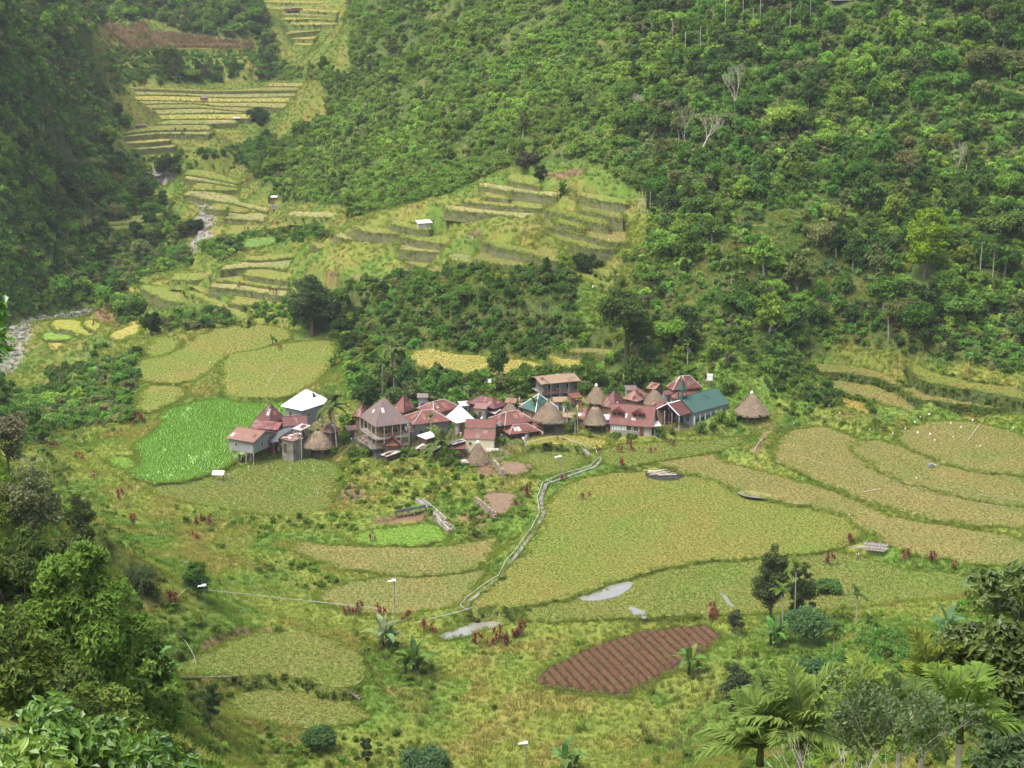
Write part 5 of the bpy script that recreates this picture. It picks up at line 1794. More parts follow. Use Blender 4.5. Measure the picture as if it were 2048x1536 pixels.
b.tube([(0, 0, 0), (0, 0, .12), (0, 0, .5), (0, 0, .85), (0, 0, 1.05)], [.35, .55, .65, .5, .12], 12)
g = ground(825, 824)
tag(b.build('water_jar', 'green_paint', loc=(g[0], g[1], g[2] + 1.0), smooth=True), 'round green water tank among bushes behind the mural house', 'water tank')


# ---- lesser sheds and lean-tos filling the lanes
FILL = [('tin lean-to behind the stilt house', 545, 898, 2.2, 1.8, 1.5, 'worn_sheet', .5), ('rust roofed shed beside the small red roof', 703, 876, 2.2, 2.0, 1.8, 'rust_sheet', .3), ('grey roofed shed between the balcony house and the mural house', 815, 866, 2.4, 2.2, 2.2, 'grey_sheet', -.2), ('maroon roofed shed in front of the patched roof', 872, 856, 2.6, 2.2, 2.0, 'maroon_sheet', .2), ('rusty shed between the white pyramid and the yellow house', 921, 868, 1.8, 2.0, 2.2, 'rust_sheet', .1), ('rusty lean-to behind the two tier red roof', 962, 838, 2.8, 2.4, 2.4, 'rust_sheet', -.2), ('dark shed wedged beside the wide red roof', 996, 872, 2.0, 2.2, 2.2, 'grey_sheet', .4), ('maroon lean-to under the red annex', 1045, 876, 2.8, 1.6, 1.4, 'maroon_sheet', .25), ('rusty lean-to beside the large thatched hut', 1076, 866, 2.4, 1.6, 1.3, 'rust_sheet', .1), ('brown shed behind the slender areca palm', 1140, 850, 3.0, 2.2, 1.9, 'brown_sheet', -.2), ('worn shed between the black capped hut and the dormer house', 1214, 858, 1.4, 2.6, 2.2, 'worn_sheet', .1), ('white streaked lean-to at the dormer house end wall', 1312, 868, 1.6, 2.2, 1.9, 'worn_sheet', .2), ('rusty lean-to left of the church porch', 1326, 846, 2.2, 2.4, 2.4, 'rust_sheet', .5), ('grey roofed shed behind the dark red pyramid', 1262, 796, 2.6, 2.2, 2.0, 'grey_sheet', .2), ('rusty shed beside the thatched hut behind the dormers', 1284, 812, 2.4, 2.0, 2.0, 'rust_sheet', -.3), ('maroon shed behind the red link roof', 1335, 806, 2.2, 2.0, 2.0, 'maroon_sheet', .2), ('rusty shed right of the dark wood house', 1022, 822, 2.4, 2.2, 2.0, 'rust_sheet', -.2), ('worn shed behind the white pyramid roof', 928, 830, 2.2, 2.0, 2.2, 'worn_sheet', .3), ('rust roofed shed beside the green pyramid', 1048, 832, 2.2, 2.0, 2.0, 'rust_sheet', .2), ('brown roofed shed below the brown roofed house', 1120, 818, 3.0, 2.2, 1.8, 'brown_sheet', .1), ('red roofed shed between the thatched huts', 1150, 812, 2.6, 2.2, 1.9, 'red_sheet', .3), ('grey lean-to at the back of the mural house', 846, 822, 2.4, 2.0, 3.0, 'grey_sheet', 0.)]
for i, (lb, u, v, w, d, h, rf, rz) in enumerate(FILL):
    g = ground(u, v)
    KEEP_CLEAR.append((g[0], g[1], w * .45))
    t = thing('tin_shed', lb, 'shed', tuple(g), rz)
    kd = 'gx' if i % 3 == 0 else 'shed'
    m, _ = roof_mesh(kd, w, d, h, .5 if kd == 'shed' else .7)
    m.build('roof', rf + '_x', t)
    m = MB()
    x_, y_ = w / 2 - .2, d / 2 - .2
    m.box(-x_, x_, -y_, y_, -1.0, h - .04)
    if kd == 'gx':
        gable_fill(m, 'gx', w, d, h, .7, .2)
    else:
        m.add([(-x_, y_, h - .1), (x_, y_, h - .1), (x_, y_, h + .4), (-x_, y_, h + .4), (-x_, -y_, h - .05), (x_, -y_, h - .05)], [(1, 0, 3, 2), (0, 4, 3), (1, 2, 5)])
    m.build('wall', ['wood', 'concrete', 'wood_dark', 'grey_plank'][i % 4], t)
    m = MB()
    m.box(-.35, .35, -y_ - .03, -y_ + .02, -.2, min(h - .25, 1.7))
    m.build('door', 'wood_dark', t)
    for k in range(3):
        m = MB()
        xx = RND.uniform(-x_, x_ - .3)
        m.box(xx, xx + RND.uniform(.2, .5), -y_ - RND.uniform(.6, .9), -y_ - .1, -.3, RND.uniform(.2, .7))
        m.build('stored_box', ['wood_pale', 'tarp_blue', 'cloth_dark', 'worn_sheet_x', 'cloth_red', 'plastic_white'][(i + k * 2) % 6], t)
for i, (u, v, s) in enumerate([(690, 886, 1.5), (702, 850, 1.6), (694, 866, 1.3), (832, 806, 1.4), (946, 842, 1.0), (1052, 820, 1.3), (1058, 850, 1.1), (1140, 868, 1.0), (1166, 792, 1.5), (1216, 784, 1.5), (1345, 782, 1.3), (1440, 846, 1.1), (1470, 842, 1.0), (1462, 850, 1.2), (1446, 768, 1.6), (1455, 790, 1.4), (730, 914, 1.2), (708, 914, 1.3), (830, 912, 1.0), (890, 914, 1.2), (908, 920, 1.3), (896, 930, 1.3), (915, 938, 1.2), (812, 915, 1.0), (1004, 890, 1.0), (1230, 876, .9), (1345, 872, .9), (1400, 870, 1.0), (1425, 862, 1.0), (1262, 878, .8), (1180, 876, .8), (1320, 878, .9), (620, 913, .7), (665, 908, 1.0), (480, 924, 1.0), (1010, 786, 1.6), (985, 790, 1.5), (1030, 795, 1.4), (915, 800, 1.5), (1180, 775, 1.5), (1230, 770, 1.6), (1280, 765, 1.5)]):
    g = ground(u, v)
    o = bpy.data.objects.new('shrub', SHRUBS[i % 4][0])
    COL.objects.link(o)
    o.location = tuple(g)
    o.scale = (s, s, s)
    o.rotation_euler = (0, 0, RND.uniform(0, 6.28))
    q = RND.uniform(.7, 1.2)
    o.color = (.13 * q, .21 * q, .04 * q, 1)
    tag(o, 'leafy green shrub ' + ('in front of the village houses' if v > 860 else 'between the village roofs' if v > 800 else 'at the back edge of the village'), 'shrub', 'shrubs among the village houses')


# ------------------------------------------------------------------ placed plants
def quads_mesh(name, V, tone, mat, extra=None, emat='bark'):
    n = len(V)
    me = bpy.data.meshes.new(name)
    ev, ef = (extra.v, extra.f) if extra is not None else ([], [])
    me.from_pydata(np.asarray(V).reshape(-1, 3).tolist() + list(ev), [], np.arange(4 * n).reshape(n, 4).tolist() + [tuple(i + 4 * n for i in q) for q in ef])
    me.materials.append(MATS[mat])
    if extra is not None:
        me.materials.append(MATS[emat])
        me.polygons.foreach_set('material_index', np.r_[np.zeros(n, int), np.ones(len(ef), int)].astype(np.int32))
    a = me.attributes.new('leafvar', 'FLOAT_COLOR', 'POINT')
    c = np.ones((4 * n + len(ev), 4), np.float32)
    tone = np.asarray(tone)
    if tone.ndim == 1:
        tone = np.repeat(tone[:, None], 3, 1)
    c[:4 * n, :3] = np.repeat(tone, 4, 0)
    a.data.foreach_set('color', c.ravel())
    return me


def link(me, name, parent, colour=None, leafy=True):
    o = bpy.data.objects.new(name, me)
    COL.objects.link(o)
    o.parent = parent
    if leafy:
        o['leafy'] = 1
    if colour is not None:
        o.color = (*colour, 1)
    return o


def frond(L, elev, droop, ll, nl, w, seed, stiff=0.3):
    """one feather palm leaf in the XZ plane: arching rachis with two rows of leaflets"""
    rg = np.random.default_rng(seed)
    S = 24
    p = [np.zeros(3)]
    dirs = []
    for k in range(S):
        s = k / S
        e = elev - droop * s ** 1.4
        d = np.array([math.cos(e), 0, math.sin(e)])
        dirs.append(d)
        p.append(p[-1] + d * L / S)
    dirs.append(dirs[-1])
    p, dirs = np.array(p), np.array(dirs)
    V, T = [], []
    for i in range(nl):
        s = 0.10 + 0.9 * (i + .5) / nl
        q = s * S
        k = min(int(q), S - 1)
        b = p[k] + (p[k + 1] - p[k]) * (q - k)
        d = dirs[k]
        up = np.array([-d[2], 0, d[0]])
        le = ll * (math.sin(math.pi * min(1, s * .85 + .15)) ** .6) * rg.uniform(.85, 1.1)
        for sd_ in (-1, 1):
            side = np.array([0, sd_, 0])
            f = 0.55 + .5 * s
            v = side * (1 - .35 * s) + d * f + up * (stiff - rg.uniform(0, .25))
            v /= np.linalg.norm(v)
            tip = b + v * le - np.array([0, 0, le * rg.uniform(.10, .42)])
            mid = b + v * le * .5
            wv = np.cross(v, up)
            wv = wv / np.linalg.norm(wv) * w
            V.append([b, mid + wv + up * .02, tip, mid - wv + up * .02])
            T.append(rg.uniform(.72, 1.25))
    m = MB()
    m.tube([tuple(x) for x in p[::4]], [w * .9 * (1 - .8 * j / 6) for j in range(len(p[::4]))], 4)
    return V, T, m


def rot_z(V, a, tilt=0.0):
    c, s = math.cos(a), math.sin(a)
    return np.asarray(V) @ np.array([[c, s, 0], [-s, c, 0], [0, 0, 1]])


PALM_LEAF = {}


def palm(name, label, loc, h, lean, nf, L, ll, nl, w, seed, colour, group=None, elev=(0.2, 1.35), droop=1.5, tr=.09, cat='palm', mat='leaf_obj', tmat='bark_pale', dead=1, separate=True):
    rg = random.Random(seed)
    t = thing(name, label, cat, loc, rg.uniform(0, 6.28) if lean == (0, 0) else 0, group)
    tb = MB()
    pts = [(lean[0] * (k / 6) ** 1.6, lean[1] * (k / 6) ** 1.6, -.8 + (h + .8) * k / 6) for k in range(7)]
    tb.tube(pts, [tr * (1.35 if k == 0 else 1.0 - .03 * k) for k in range(7)], 8)
    tb.build('trunk', tmat, t, smooth=True)
    top = pts[-1]
    if h > 2.5:
        cs = MB()
        cs.tube([(top[0], top[1], top[2] - .3), (top[0], top[1], top[2] + .35)], [tr * 1.15, tr * .7], 8)
        cs.build('crownshaft', 'bark_vine', t, smooth=True)
    key = (L, ll, nl, w, droop, elev, mat)
    if key not in PALM_LEAF:
        ms = []
        for k in range(4):
            e = elev[0] + (elev[1] - elev[0]) * k / 3
            V, T, m = frond(L, e, droop * (1 - .25 * k / 3), ll, nl, w, seed * 7 + k)
            ms.append(quads_mesh('frond', V, T, mat, m, 'bark_vine'))
        PALM_LEAF[key] = ms
    ms = PALM_LEAF[key]
    for k in range(nf):
        o = link(ms[(k * 3 + rg.randrange(2)) % 4 if k > 1 else 3], 'frond', t, colour)
        o.location = (top[0], top[1], top[2] + .2)
        o.rotation_euler = (rg.uniform(-.12, .12), rg.uniform(-.15, .12), k * 2.399 + rg.uniform(-.25, .25))
        s = rg.uniform(.85, 1.1)
        o.scale = (s, s, s)
    for k in range(dead):
        o = link(ms[0], 'dry_frond', t, (.42, .30, .07))
        o.location = (top[0], top[1], top[2] - .15)
        o.rotation_euler = (0, .75, rg.uniform(0, 6.28))
        o.scale = (.7, .7, .7)
    return t


def banana_leaf(L, W, elev, droop, seed):
    rg = np.random.default_rng(seed)
    S = 9
    p = np.zeros(3)
    V, T = [], []
    prev = None
    for k in range(S + 1):
        s = k / S
        e = elev - droop * s ** 1.5
        d = np.array([math.cos(e), 0, math.sin(e)])
        up = np.array([-d[2], 0, d[0]])
        wd = W * (math.sin(math.pi * min(1, .08 + s * .92)) ** .7) * .5 * (1 if s > .12 else .25)
        cur = (p.copy(), p + np.array([0, wd, 0]) + up * wd * .35 - np.array([0, 0, rg.uniform(0, .06)]), p + np.array([0, -wd, 0]) + up * wd * .35 - np.array([0, 0, rg.uniform(0, .06)]))
        if prev is not None:
            V.append([prev[0], cur[0], cur[1], prev[1]])
            V.append([prev[0], prev[2], cur[2], cur[0]])
            T += [rg.uniform(.85, 1.15)] * 2
        prev = cur
        p = p + d * L / S
    return V, T


BAN = [quads_mesh('leaf', *banana_leaf(2.3, .62, e, dr, 60 + i), 'leaf_obj') for i, (e, dr) in enumerate([(1.35, .5), (1.1, 1.1), (.85, 1.4), (.6, 1.5)])]


def banana(label, loc, s, seed, colour, group):
    rg = random.Random(seed)
    t = thing('banana_plant', label, 'banana plant', loc, rg.uniform(0, 6.28), group)
    t.scale = (s, s, s)
    for j in range(rg.choice([2, 2, 3]) + (1 if group is None else 0)):
        ox, oy = (0, 0) if j == 0 else (rg.uniform(-.9, .9), rg.uniform(-.9, .9))
        h = 1.3 if j == 0 else rg.uniform(.5, 1.0)
        m = MB()
        m.tube([(ox, oy, -.5), (ox, oy, h * .5), (ox + .05, oy, h)], [.17, .14, .09], 8)
        m.build('stem', 'bark_vine', t, smooth=True)
        for k in range(9 if j == 0 else 6):
            o = link(BAN[min(3, k // 2)], 'leaf', t, tuple(c * rg.uniform(.8, 1.2) for c in colour))
            o.location = (ox, oy, h - .1)
            o.rotation_euler = (rg.uniform(-.2, .2), 0, k * 2.4 + rg.uniform(-.3, .3))
            q = (1 if j == 0 else .65) * rg.uniform(.8, 1.1)
            o.scale = (q, q, q)
    return t


BAN_C = (0.105, 0.18, 0.045)
for i, (u, v, s) in enumerate([(1562, 762, 1.1), (1538, 752, .9), (872, 612, 1.1), (850, 636, 1.1), (836, 650, .95), (862, 600, 1.0), (880, 592, 1.0), (1125, 392, 1.5), (800, 668, 1.0), (792, 690, .9), (670, 735, 1.2), (690, 725, 1.0), (543, 402, 1.2), (566, 404, 1.2), (590, 404, 1.2), (612, 406, 1.1), (905, 372, 1.0), (910, 128, 1.4), (850, 138, 1.4), (700, 665, .9), (545, 690, .9), (455, 432, 1.2), (200, 380, 1.4), (235, 430, 1.3), (1560, 110, 1.2), (1530, 120, 1.2), (1230, 560, 1.0), (1245, 575, 1.0), (1990, 620, 1.1), (2035, 660, 1.3), (1950, 730, 1.1), (820, 745, .9), (905, 760, .9), (735, 765, 1.0), (340, 110, 1.6), (315, 112, 1.6)]):
    g = ground(u, v)
    banana('banana plant with arching leaves ' + ('in the row beside the huts on the valley side' if v < 450 and 500 < u < 640 else 'high on the grassy hillside above the far terraces' if v < 150 else 'on the bushy bank above the golden field' if 690 < u < 950 and v > 570 else 'on the top terrace of the spur' if 1100 < u < 1150 else 'beside the dirt path behind the lone hut' if 1500 < u < 1600 and v > 700 else 'at the edge of the forest'), tuple(g), s, 500 + i, BAN_C, 'banana plants on the slopes')
    KEEP_CLEAR.append((g[0], g[1], .4))
for i, (lb, u, v, s, c) in enumerate([('pair of bright banana plants below the dry golden field', 828, 1352, 1.9, BAN_C), ('pale blue-green banana plant with long drooping leaves beside the red shrubs', 765, 1302, 1.9, (.20, .28, .14)), ('banana plant at the corner of the ploughed field', 1378, 1350, 1.55, (.13, .215, .05)), ('banana plant leaning out of the cassava thicket beside the ploughed field', 1548, 1292, 1.5, (.12, .22, .055)), ('large blue-green banana clump beside the tall leafy tree', 1893, 1278, 1.6, (.12, .24, .10)), ('banana plant with upright pale leaves at the end of the stone wall', 300, 1372, 2.0, (.14, .28, .08)), ('banana crown at the lower edge of the grassy slope', 1130, 1545, 1.5, (.14, .24, .08))]):
    g = ground(u, v)
    banana(lb, tuple(g), s, 600 + i, c, None)
    KEEP_CLEAR.append((g[0], g[1], 1.0))

# palms
AR = (0.11, 0.18, 0.04)
for i, (lb, ub, vb, uc, vc, lean, nf, L) in enumerate([
        ('slim areca palm behind the small red roof', 749, 800, 748, 745, 0, 9, 1.6), ('tall areca palm rising behind the big grey roof', 765, 798, 764, 728, 0, 9, 1.6), ('pale trunked areca palm behind the narrow red roof', 788, 800, 788, 752, 0, 9, 1.7),
        ('areca palm in front of the brown roofed house', 1091, 775, 1091, 742, 0, 9, 1.5), ('areca palm in front of the mural house', 862, 884, 862, 838, 0, 8, 1.4), ('areca palm with yellowing leaves beside the white pyramid roof', 905, 890, 905, 858, 0, 8, 1.4),
        ('areca palm left of the large uneven thatched hut', 1068, 840, 1068, 806, 0, 8, 1.4), ('areca palm between the two big thatched huts', 1134, 862, 1134, 815, 0, 9, 1.5), ('low areca palm beside the black capped hut', 1150, 872, 1152, 838, 0, 8, 1.4), ('slender areca palm with a yellow crown beside the black capped hut', 1155, 865, 1156, 803, 0, 6, 1.1),
        ('small areca palm behind the brown roofed house', 976, 745, 976, 726, 0, 7, 1.2), ('areca palm above the golden rice field', 1375, 735, 1375, 690, 0, 8, 1.5), ('small dark palm beside the little yellow fields', 173, 715, 173, 692, 0, 9, 1.5),
        ('areca palm with pale stem in the bend of the footpath terraces', 1776, 690, 1776, 630, 0, 9, 1.6), ('areca palm with long pale stem under the bright yellow-green tree', 1762, 600, 1762, 548, 0, 9, 1.6)]):
    g = ground(ub, vb)
    c = at_y(uc, vc, g[1])
    h = max(1.5, c[2] - g[2])
    palm('areca_palm', lb, tuple(g), h, (c[0] - g[0], 0) if abs(c[0] - g[0]) > .2 else (0, 0), nf, L, .55, 20, .045, 700 + i, AR if i != 9 else (.35, .30, .05), 'areca palms around the village', tr=.09, dead=1 if i % 2 else 0)
    KEEP_CLEAR.append((g[0], g[1], .3))
for i, (lb, ub, vb, vc, s) in enumerate([('slim far palm standing in the valley terraces', 352, 292, 262, 1.0), ('far palm at the rim of the valley terraces', 365, 295, 270, 1.0), ('far palm among dark bushes at the valley terraces', 372, 300, 262, 1.0)] + [('pale stemmed palm in the forest on the hillside', u, v, v - dh, 1.0) for u, v, dh in ((1290, 425, 50), (1278, 425, 45), (1284, 430, 55), (1300, 428, 48), (1370, 120, 60), (1400, 115, 65), (1425, 70, 60), (1450, 60, 65), (1485, 55, 60), (1505, 70, 60), (1580, 60, 55), (1600, 62, 60), (1620, 50, 60), (1520, 45, 50), (1345, 90, 50), (1930, 380, 55), (1985, 560, 60), (1960, 550, 70))]):
    g = ground(ub, vb)
    c = at_y(ub, vc, g[1])
    palm('areca_palm', lb, tuple(g), max(3, c[2] - g[2]), (0, 0), 8, 1.6, .55, 20, .045, 740 + i, (.06, .11, .03), 'palms on the forested slopes', dead=0)
CO = (0.15, 0.20, 0.06)
for lb, ub, vb, uc, vc, L, nf, sd in (('leaning coconut palm with drooping fronds over the rounded thatched hut', 674, 900, 664, 815, 4.2, 17, 800), ('coconut palm with a full crown behind the big grey roof', 790, 765, 789, 703, 3.4, 16, 801), ('young coconut palm with long fronds in front of the mural house', 884, 910, 882, 893, 4.6, 12, 802)):
    g = ground(ub, vb)
    c = at_y(uc, vc, g[1])
    palm('coconut_palm', lb, tuple(g), max(.9, c[2] - g[2]), (c[0] - g[0], .3), nf + 5, L * 1.12, 1.0, 36, .12, sd, CO, None, elev=(-.1, 1.3), droop=1.75, tr=.16, dead=1)
    KEEP_CLEAR.append((g[0], g[1], .5))
# palms on the near slopes
for i, (lb, ub, vb, uc, vc, nf, L) in enumerate([('areca palm in front of the dark narrow tree', 1588, 1275, 1592, 1140, 10, 2.2), ('shorter areca palm in front of the dark narrow tree', 1565, 1280, 1563, 1185, 10, 2.1), ('dark areca palm standing alone on the grass', 1712, 1245, 1714, 1192, 9, 1.8), ('stemless young areca palm on the grass', 1738, 1262, 1738, 1245, 8, 1.8),
                                                    ('dark palm with a bushy head and a yellow dead frond', 1662, 1370, 1670, 1262, 14, 1.7), ('small palm with a rounded head below the dark shrub', 1522, 1440, 1526, 1368, 12, 1.5), ('palm with hanging pale fronds behind the twiggy bush', 1690, 1440, 1690, 1330, 9, 2.0), ('young palm beside the left slope', 95, 950, 95, 915, 8, 1.6)]):
    g = ground(ub, vb)
    c = at_y(uc, vc, g[1])
    palm('areca_palm', lb, tuple(g), max(.5, c[2] - g[2]), (c[0] - g[0] + .02, .01), nf, L, .62, 24, .05, 760 + i, (.10, .16, .04) if i not in (0, 1) else (.15, .23, .045), None, elev=(.1, 1.35), droop=1.4, dead=1 if i in (4, 6) else 0)
    KEEP_CLEAR.append((g[0], g[1], .8))
for i, (u, v, y, nf, L, c) in enumerate([(1600, 1475, 46, 15, 1.9, (.16, .225, .05)), (1520, 1510, 46, 12, 1.8, (.14, .21, .045)), (1720, 1440, 52, 12, 1.7, (.17, .235, .04)), (1850, 1390, 54, 14, 1.9, (.18, .22, .04)), (1920, 1465, 47, 15, 1.9, (.13, .21, .035)), (1800, 1480, 50, 12, 1.7, (.09, .14, .035))]):
    c3 = at_y(u, v, y)
    gz = float(sample(GT, c3[0], c3[1]))
    palm('areca_palm', ['areca palm with broad bright fronds at the foot of the lookout', 'low areca palm with pale drooping fronds at the foot of the lookout', 'areca palm with upright yellow-green fronds', 'areca palm with tall yellowing fronds', 'areca palm with dense dark fronds beside the tall leafy tree', 'dark green areca palm behind the twiggy bush'][i], (c3[0], c3[1], gz), c3[2] - gz, (.01, .01), nf, L, .78, 26, .055, 780 + i, c, None, elev=(.25, 1.4), droop=1.1, dead=1 if i == 3 else 0, mat='leaf_gloss', tr=.1)


# red cordyline shrubs
def cordyline_mesh(seed, heads):
    rg = np.random.default_rng(seed)
    P, N_, T = [], [], []
    st = MB()
    for h in range(heads):
        x, y, z = rg.normal(0, .28), rg.normal(0, .28), rg.uniform(.6, 1.7)
        st.tube([(x * .3, y * .3, -.3), (x * .7, y * .7, z * .5), (x, y, z)], [.035, .03, .025], 5)
        for k in range(22):
            a, e = rg.uniform(0, 6.28), rg.uniform(-.3, 1.2)
            d = np.array([math.cos(a) * math.cos(e), math.sin(a) * math.cos(e), math.sin(e)])
            le, wd = rg.uniform(.3, .5), .06
            b = np.array([x, y, z - rg.uniform(0, .5)])
            sdv = np.cross(d, [0, 0, 1.0])
            sdv /= np.linalg.norm(sdv) + 1e-9
            m = b + d * le * .5 + np.array([0, 0, .03])
            P.append([b, m + sdv * wd, b + d * le - np.array([0, 0, le * .25]), m - sdv * wd])
            T.append(np.array([1, 1, 1]) * rg.uniform(.6, 1.3))
    return quads_mesh('leaves', P, np.array(T), 'leaf_obj'), st


CORD = []
for k, hd in enumerate((3, 4, 6)):
    me_, st_ = cordyline_mesh(850 + k, hd)
    sm_ = bpy.data.meshes.new('stem')
    sm_.from_pydata(st_.v, [], st_.f)
    sm_.materials.append(MATS['bark'])
    CORD.append((me_, sm_))
CORD_SPOTS = [(107, 897), (98, 900), (155, 918), (165, 922), (190, 958), (241, 1003), (238, 990), (266, 852), (285, 847), (272, 842), (416, 1049), (267, 1052), (393, 1082), (347, 1217), (345, 1205), (690, 1232), (701, 1228), (718, 1234), (766, 1248), (762, 1232), (815, 1242), (848, 1262), (866, 1272), (955, 1293), (983, 1292), (994, 1285), (1006, 1291), (1014, 1287), (1030, 1277), (1043, 1277), (1037, 1268), (1427, 1243), (1425, 1230), (1125, 893), (1197, 908), (1244, 940), (1126, 962), (1056, 987), (1050, 997), (1033, 1014), (1240, 905), (1259, 902), (1303, 906), (1344, 892), (1700, 1092), (1740, 1104), (1810, 1120), (1865, 1127), (1907, 1142), (478, 576), (421, 566), (540, 584), (551, 588), (531, 447), (545, 449), (555, 450), (590, 460), (428, 378), (172, 703), (187, 650), (1168, 1000), (744, 1085), (1660, 1130), (395, 1050), (560, 700), (960, 345), (300, 430), (245, 440), (215, 440), (495, 463), (510, 465)]
CORD_AT = [('beside the white pipe below the golden field', 640, 880, 1215, 1275), ('in the row above the small wet plot', 940, 1060, 1260, 1300), ('standing alone at the corner of the ploughed plot', 1400, 1450, 1220, 1260), ('along the grassy edge below the dormer house', 1225, 1350, 885, 912), ('beside the winding footpath', 1020, 1260, 885, 1015), ('around the bamboo shelter', 1640, 1920, 1080, 1150), ('beside the thin lamp post on the left slope', 330, 360, 1195, 1225), ('on the grass left of the green paddy', 90, 300, 835, 1010), ('on the walls of the spur terraces', 400, 600, 555, 595), ('on the terraces beside the stream', 200, 600, 370, 470)]


def cord_label(u, v):
    for w, u0, u1, v0, v1 in CORD_AT:
        if u0 <= u <= u1 and v0 <= v <= v1:
            return 'wine red leaved shrub ' + w
    return 'lone wine red leaved shrub in the open grass'


for i, (u, v) in enumerate(CORD_SPOTS):
    g = ground(u, v)
    t = thing('cordyline_shrub', cord_label(u, v), 'red shrub', tuple(g), RND.uniform(0, 6.28), cord_label(u, v).replace('shrub', 'shrubs'))
    s = RND.uniform(1.0, 1.5) * (1.0 if g[1] < 400 else .9)
    t.scale = (s, s, s * (1.35 if i % 4 == 1 else 1.0))
    mm = CORD[i % 3]
    link(mm[0], 'leaves', t, (RND.uniform(.13, .21), .024, .038))
    link(mm[1], 'stem', t, leafy=False)


# single trees that stand out
def big_tree(label, u, v, vtop, rad, ch, colour, n=5000, leaf=.4, nb=34, seed=1, cone=0.0, fill=True, tr=.35, cat='tree', name='broadleaf_tree', hollow=.0, tmat='bark', blob=(.2, .36), base=None, mat='leaf_obj', limbs=True):
    g = np.array(base) if base is not None else ground(u, v)
    top = at_y(u, vtop, g[1])[2]
    H = top - g[2]
    if fill:
        ch = max(ch, H * .9)
    zc = H - ch * .5
    t = thing(name, label, cat, tuple(g))
    pts, nr, var, c, br = crown_points(seed, rad, ch, nb, n, zc=zc, cone=cone, hollow=hollow, blob=blob)
    link(leaf_mesh('crown', pts, nr, leaf, mat, var=var), 'crown', t, colour)
    tb = trunk_mb(max(zc - ch * .1, .6), tr, c, seed, .3)
    if limbs:
        b0 = Vector((0, 0, max(zc - ch * .3, .3)))
        for q in c[7:18]:
            tb.tube([b0, b0.lerp(Vector(q), .5) + Vector((0, 0, -.2)), Vector(q)], [tr * .35, tr * .2, tr * .06], 5)
    tb.build('trunk', tmat, t)
    KEEP_CLEAR.append((g[0], g[1], rad * .55))
    return t


big_tree('very large spreading tree at the edge of the upper rice field', 625, 672, 545, 7.6, 11, (.075, .115, .045), 8000, .42, 60, 901, cone=.45, tr=.5)
big_tree('tall tree with vine covered trunks standing above the village', 1252, 742, 582, 7.4, 8.5, (.085, .135, .035), 6500, .42, 44, 902, fill=False, tr=.55, tmat='bark_vine')
big_tree('second vine covered trunk beside the tall tree above the village', 1276, 742, 640, 3.6, 5.5, (.09, .14, .035), 2200, .42, 20, 903, fill=False, tr=.45, tmat='bark_vine')
big_tree('bright yellow-green tree glowing against the dark hillside forest', 1848, 560, 398, 6.6, 12.5, (.20, .30, .022), 6500, .42, 46, 904, cone=.5, tr=.3, blob=(.16, .3))
big_tree('dark flat crowned tree at the foot of the terraced spur', 1178, 545, 508, 4.8, 3.4, (.045, .075, .025), 3000, .4, 24, 905)
big_tree('round dark tree beside the golden field above the river', 303, 672, 622, 3.6, 5.0, (.05, .085, .02), 3000, .36, 24, 906)
big_tree('tall narrow dark tree behind the areca palms on the near slope', 1540, 1250, 1085, 3.1, 10.5, (.09, .12, .045), 9500, .22, 60, 907, cone=.3, tr=.22, blob=(.26, .42))
big_tree('dark leafy tree behind the areca palm pair', 1602, 1262, 1120, 2.8, 7.5, (.10, .135, .05), 5200, .22, 36, 908, tr=.2)
big_tree('feathery bright green shrub tree beside the street lamp', 395, 1200, 1125, 2.6, 4.6, (.085, .17, .035), 3600, .2, 26, 909, tr=.12)
big_tree('dark spreading bush with grey-green leaves beside the thin lamp post', 285, 1200, 1130, 2.8, 3.8, (.09, .135, .055), 3200, .2, 30, 910, tr=.12)
big_tree('dark twiggy tree on the left slope above the terraces', 165, 1120, 975, 2.4, 5.4, (.10, .14, .045), 3400, .2, 34, 911, tr=.14)
big_tree('greyish brushy tree on the left slope', 70, 1120, 905, 3.4, 6.4, (.16, .18, .085), 4200, .2, 44, 912, tr=.16)
big_tree('pale brushy tree beside the left slope palms', 20, 960, 800, 3.0, 5.0, (.20, .20, .12), 3000, .24, 24, 913, tr=.14)
big_tree('small dark tree in the grass beside the ploughed field', 1470, 1270, 1215, 1.7, 3.0, (.09, .11, .05), 1600, .22, 14, 914, tr=.1)
big_tree('dark round shrub tree below the banana at the ploughed field', 1470, 1440, 1325, 2.6, 5.0, (.075, .105, .05), 3400, .22, 24, 915, tr=.12)
big_tree('narrow leafy sapling in the lower terrace grass', 735, 1536, 1465, 1.2, 3.2, (.06, .09, .035), 900, .22, 10, 916, tr=.07)
big_tree('vine hung leafy shrub below the stone wall', 420, 1470, 1360, 2.0, 4.4, (.09, .14, .04), 2600, .24, 18, 917, tr=.1)
big_tree('dark tree in the gap of the far valley terraces', 335, 350, 312, 6.0, 6.0, (.06, .10, .03), 3000, .5, 24, 918)
big_tree('dark round tree beside the right end of the far terraces', 520, 250, 215, 6.0, 7.0, (.05, .085, .03), 2600, .5, 24, 919)
big_tree('dark leafy tree at the edge of the stream boulders', 392, 470, 438, 4.0, 4.6, (.05, .085, .03), 2200, .45, 18, 920)
big_tree('purple-grey round bush at the top of the terraced spur', 1055, 338, 305, 4.0, 4.0, (.085, .085, .05), 2200, .4, 18, 921)
big_tree('small dark tree on the top terrace of the spur', 1082, 365, 325, 2.4, 4.2, (.06, .085, .035), 1500, .38, 14, 922)
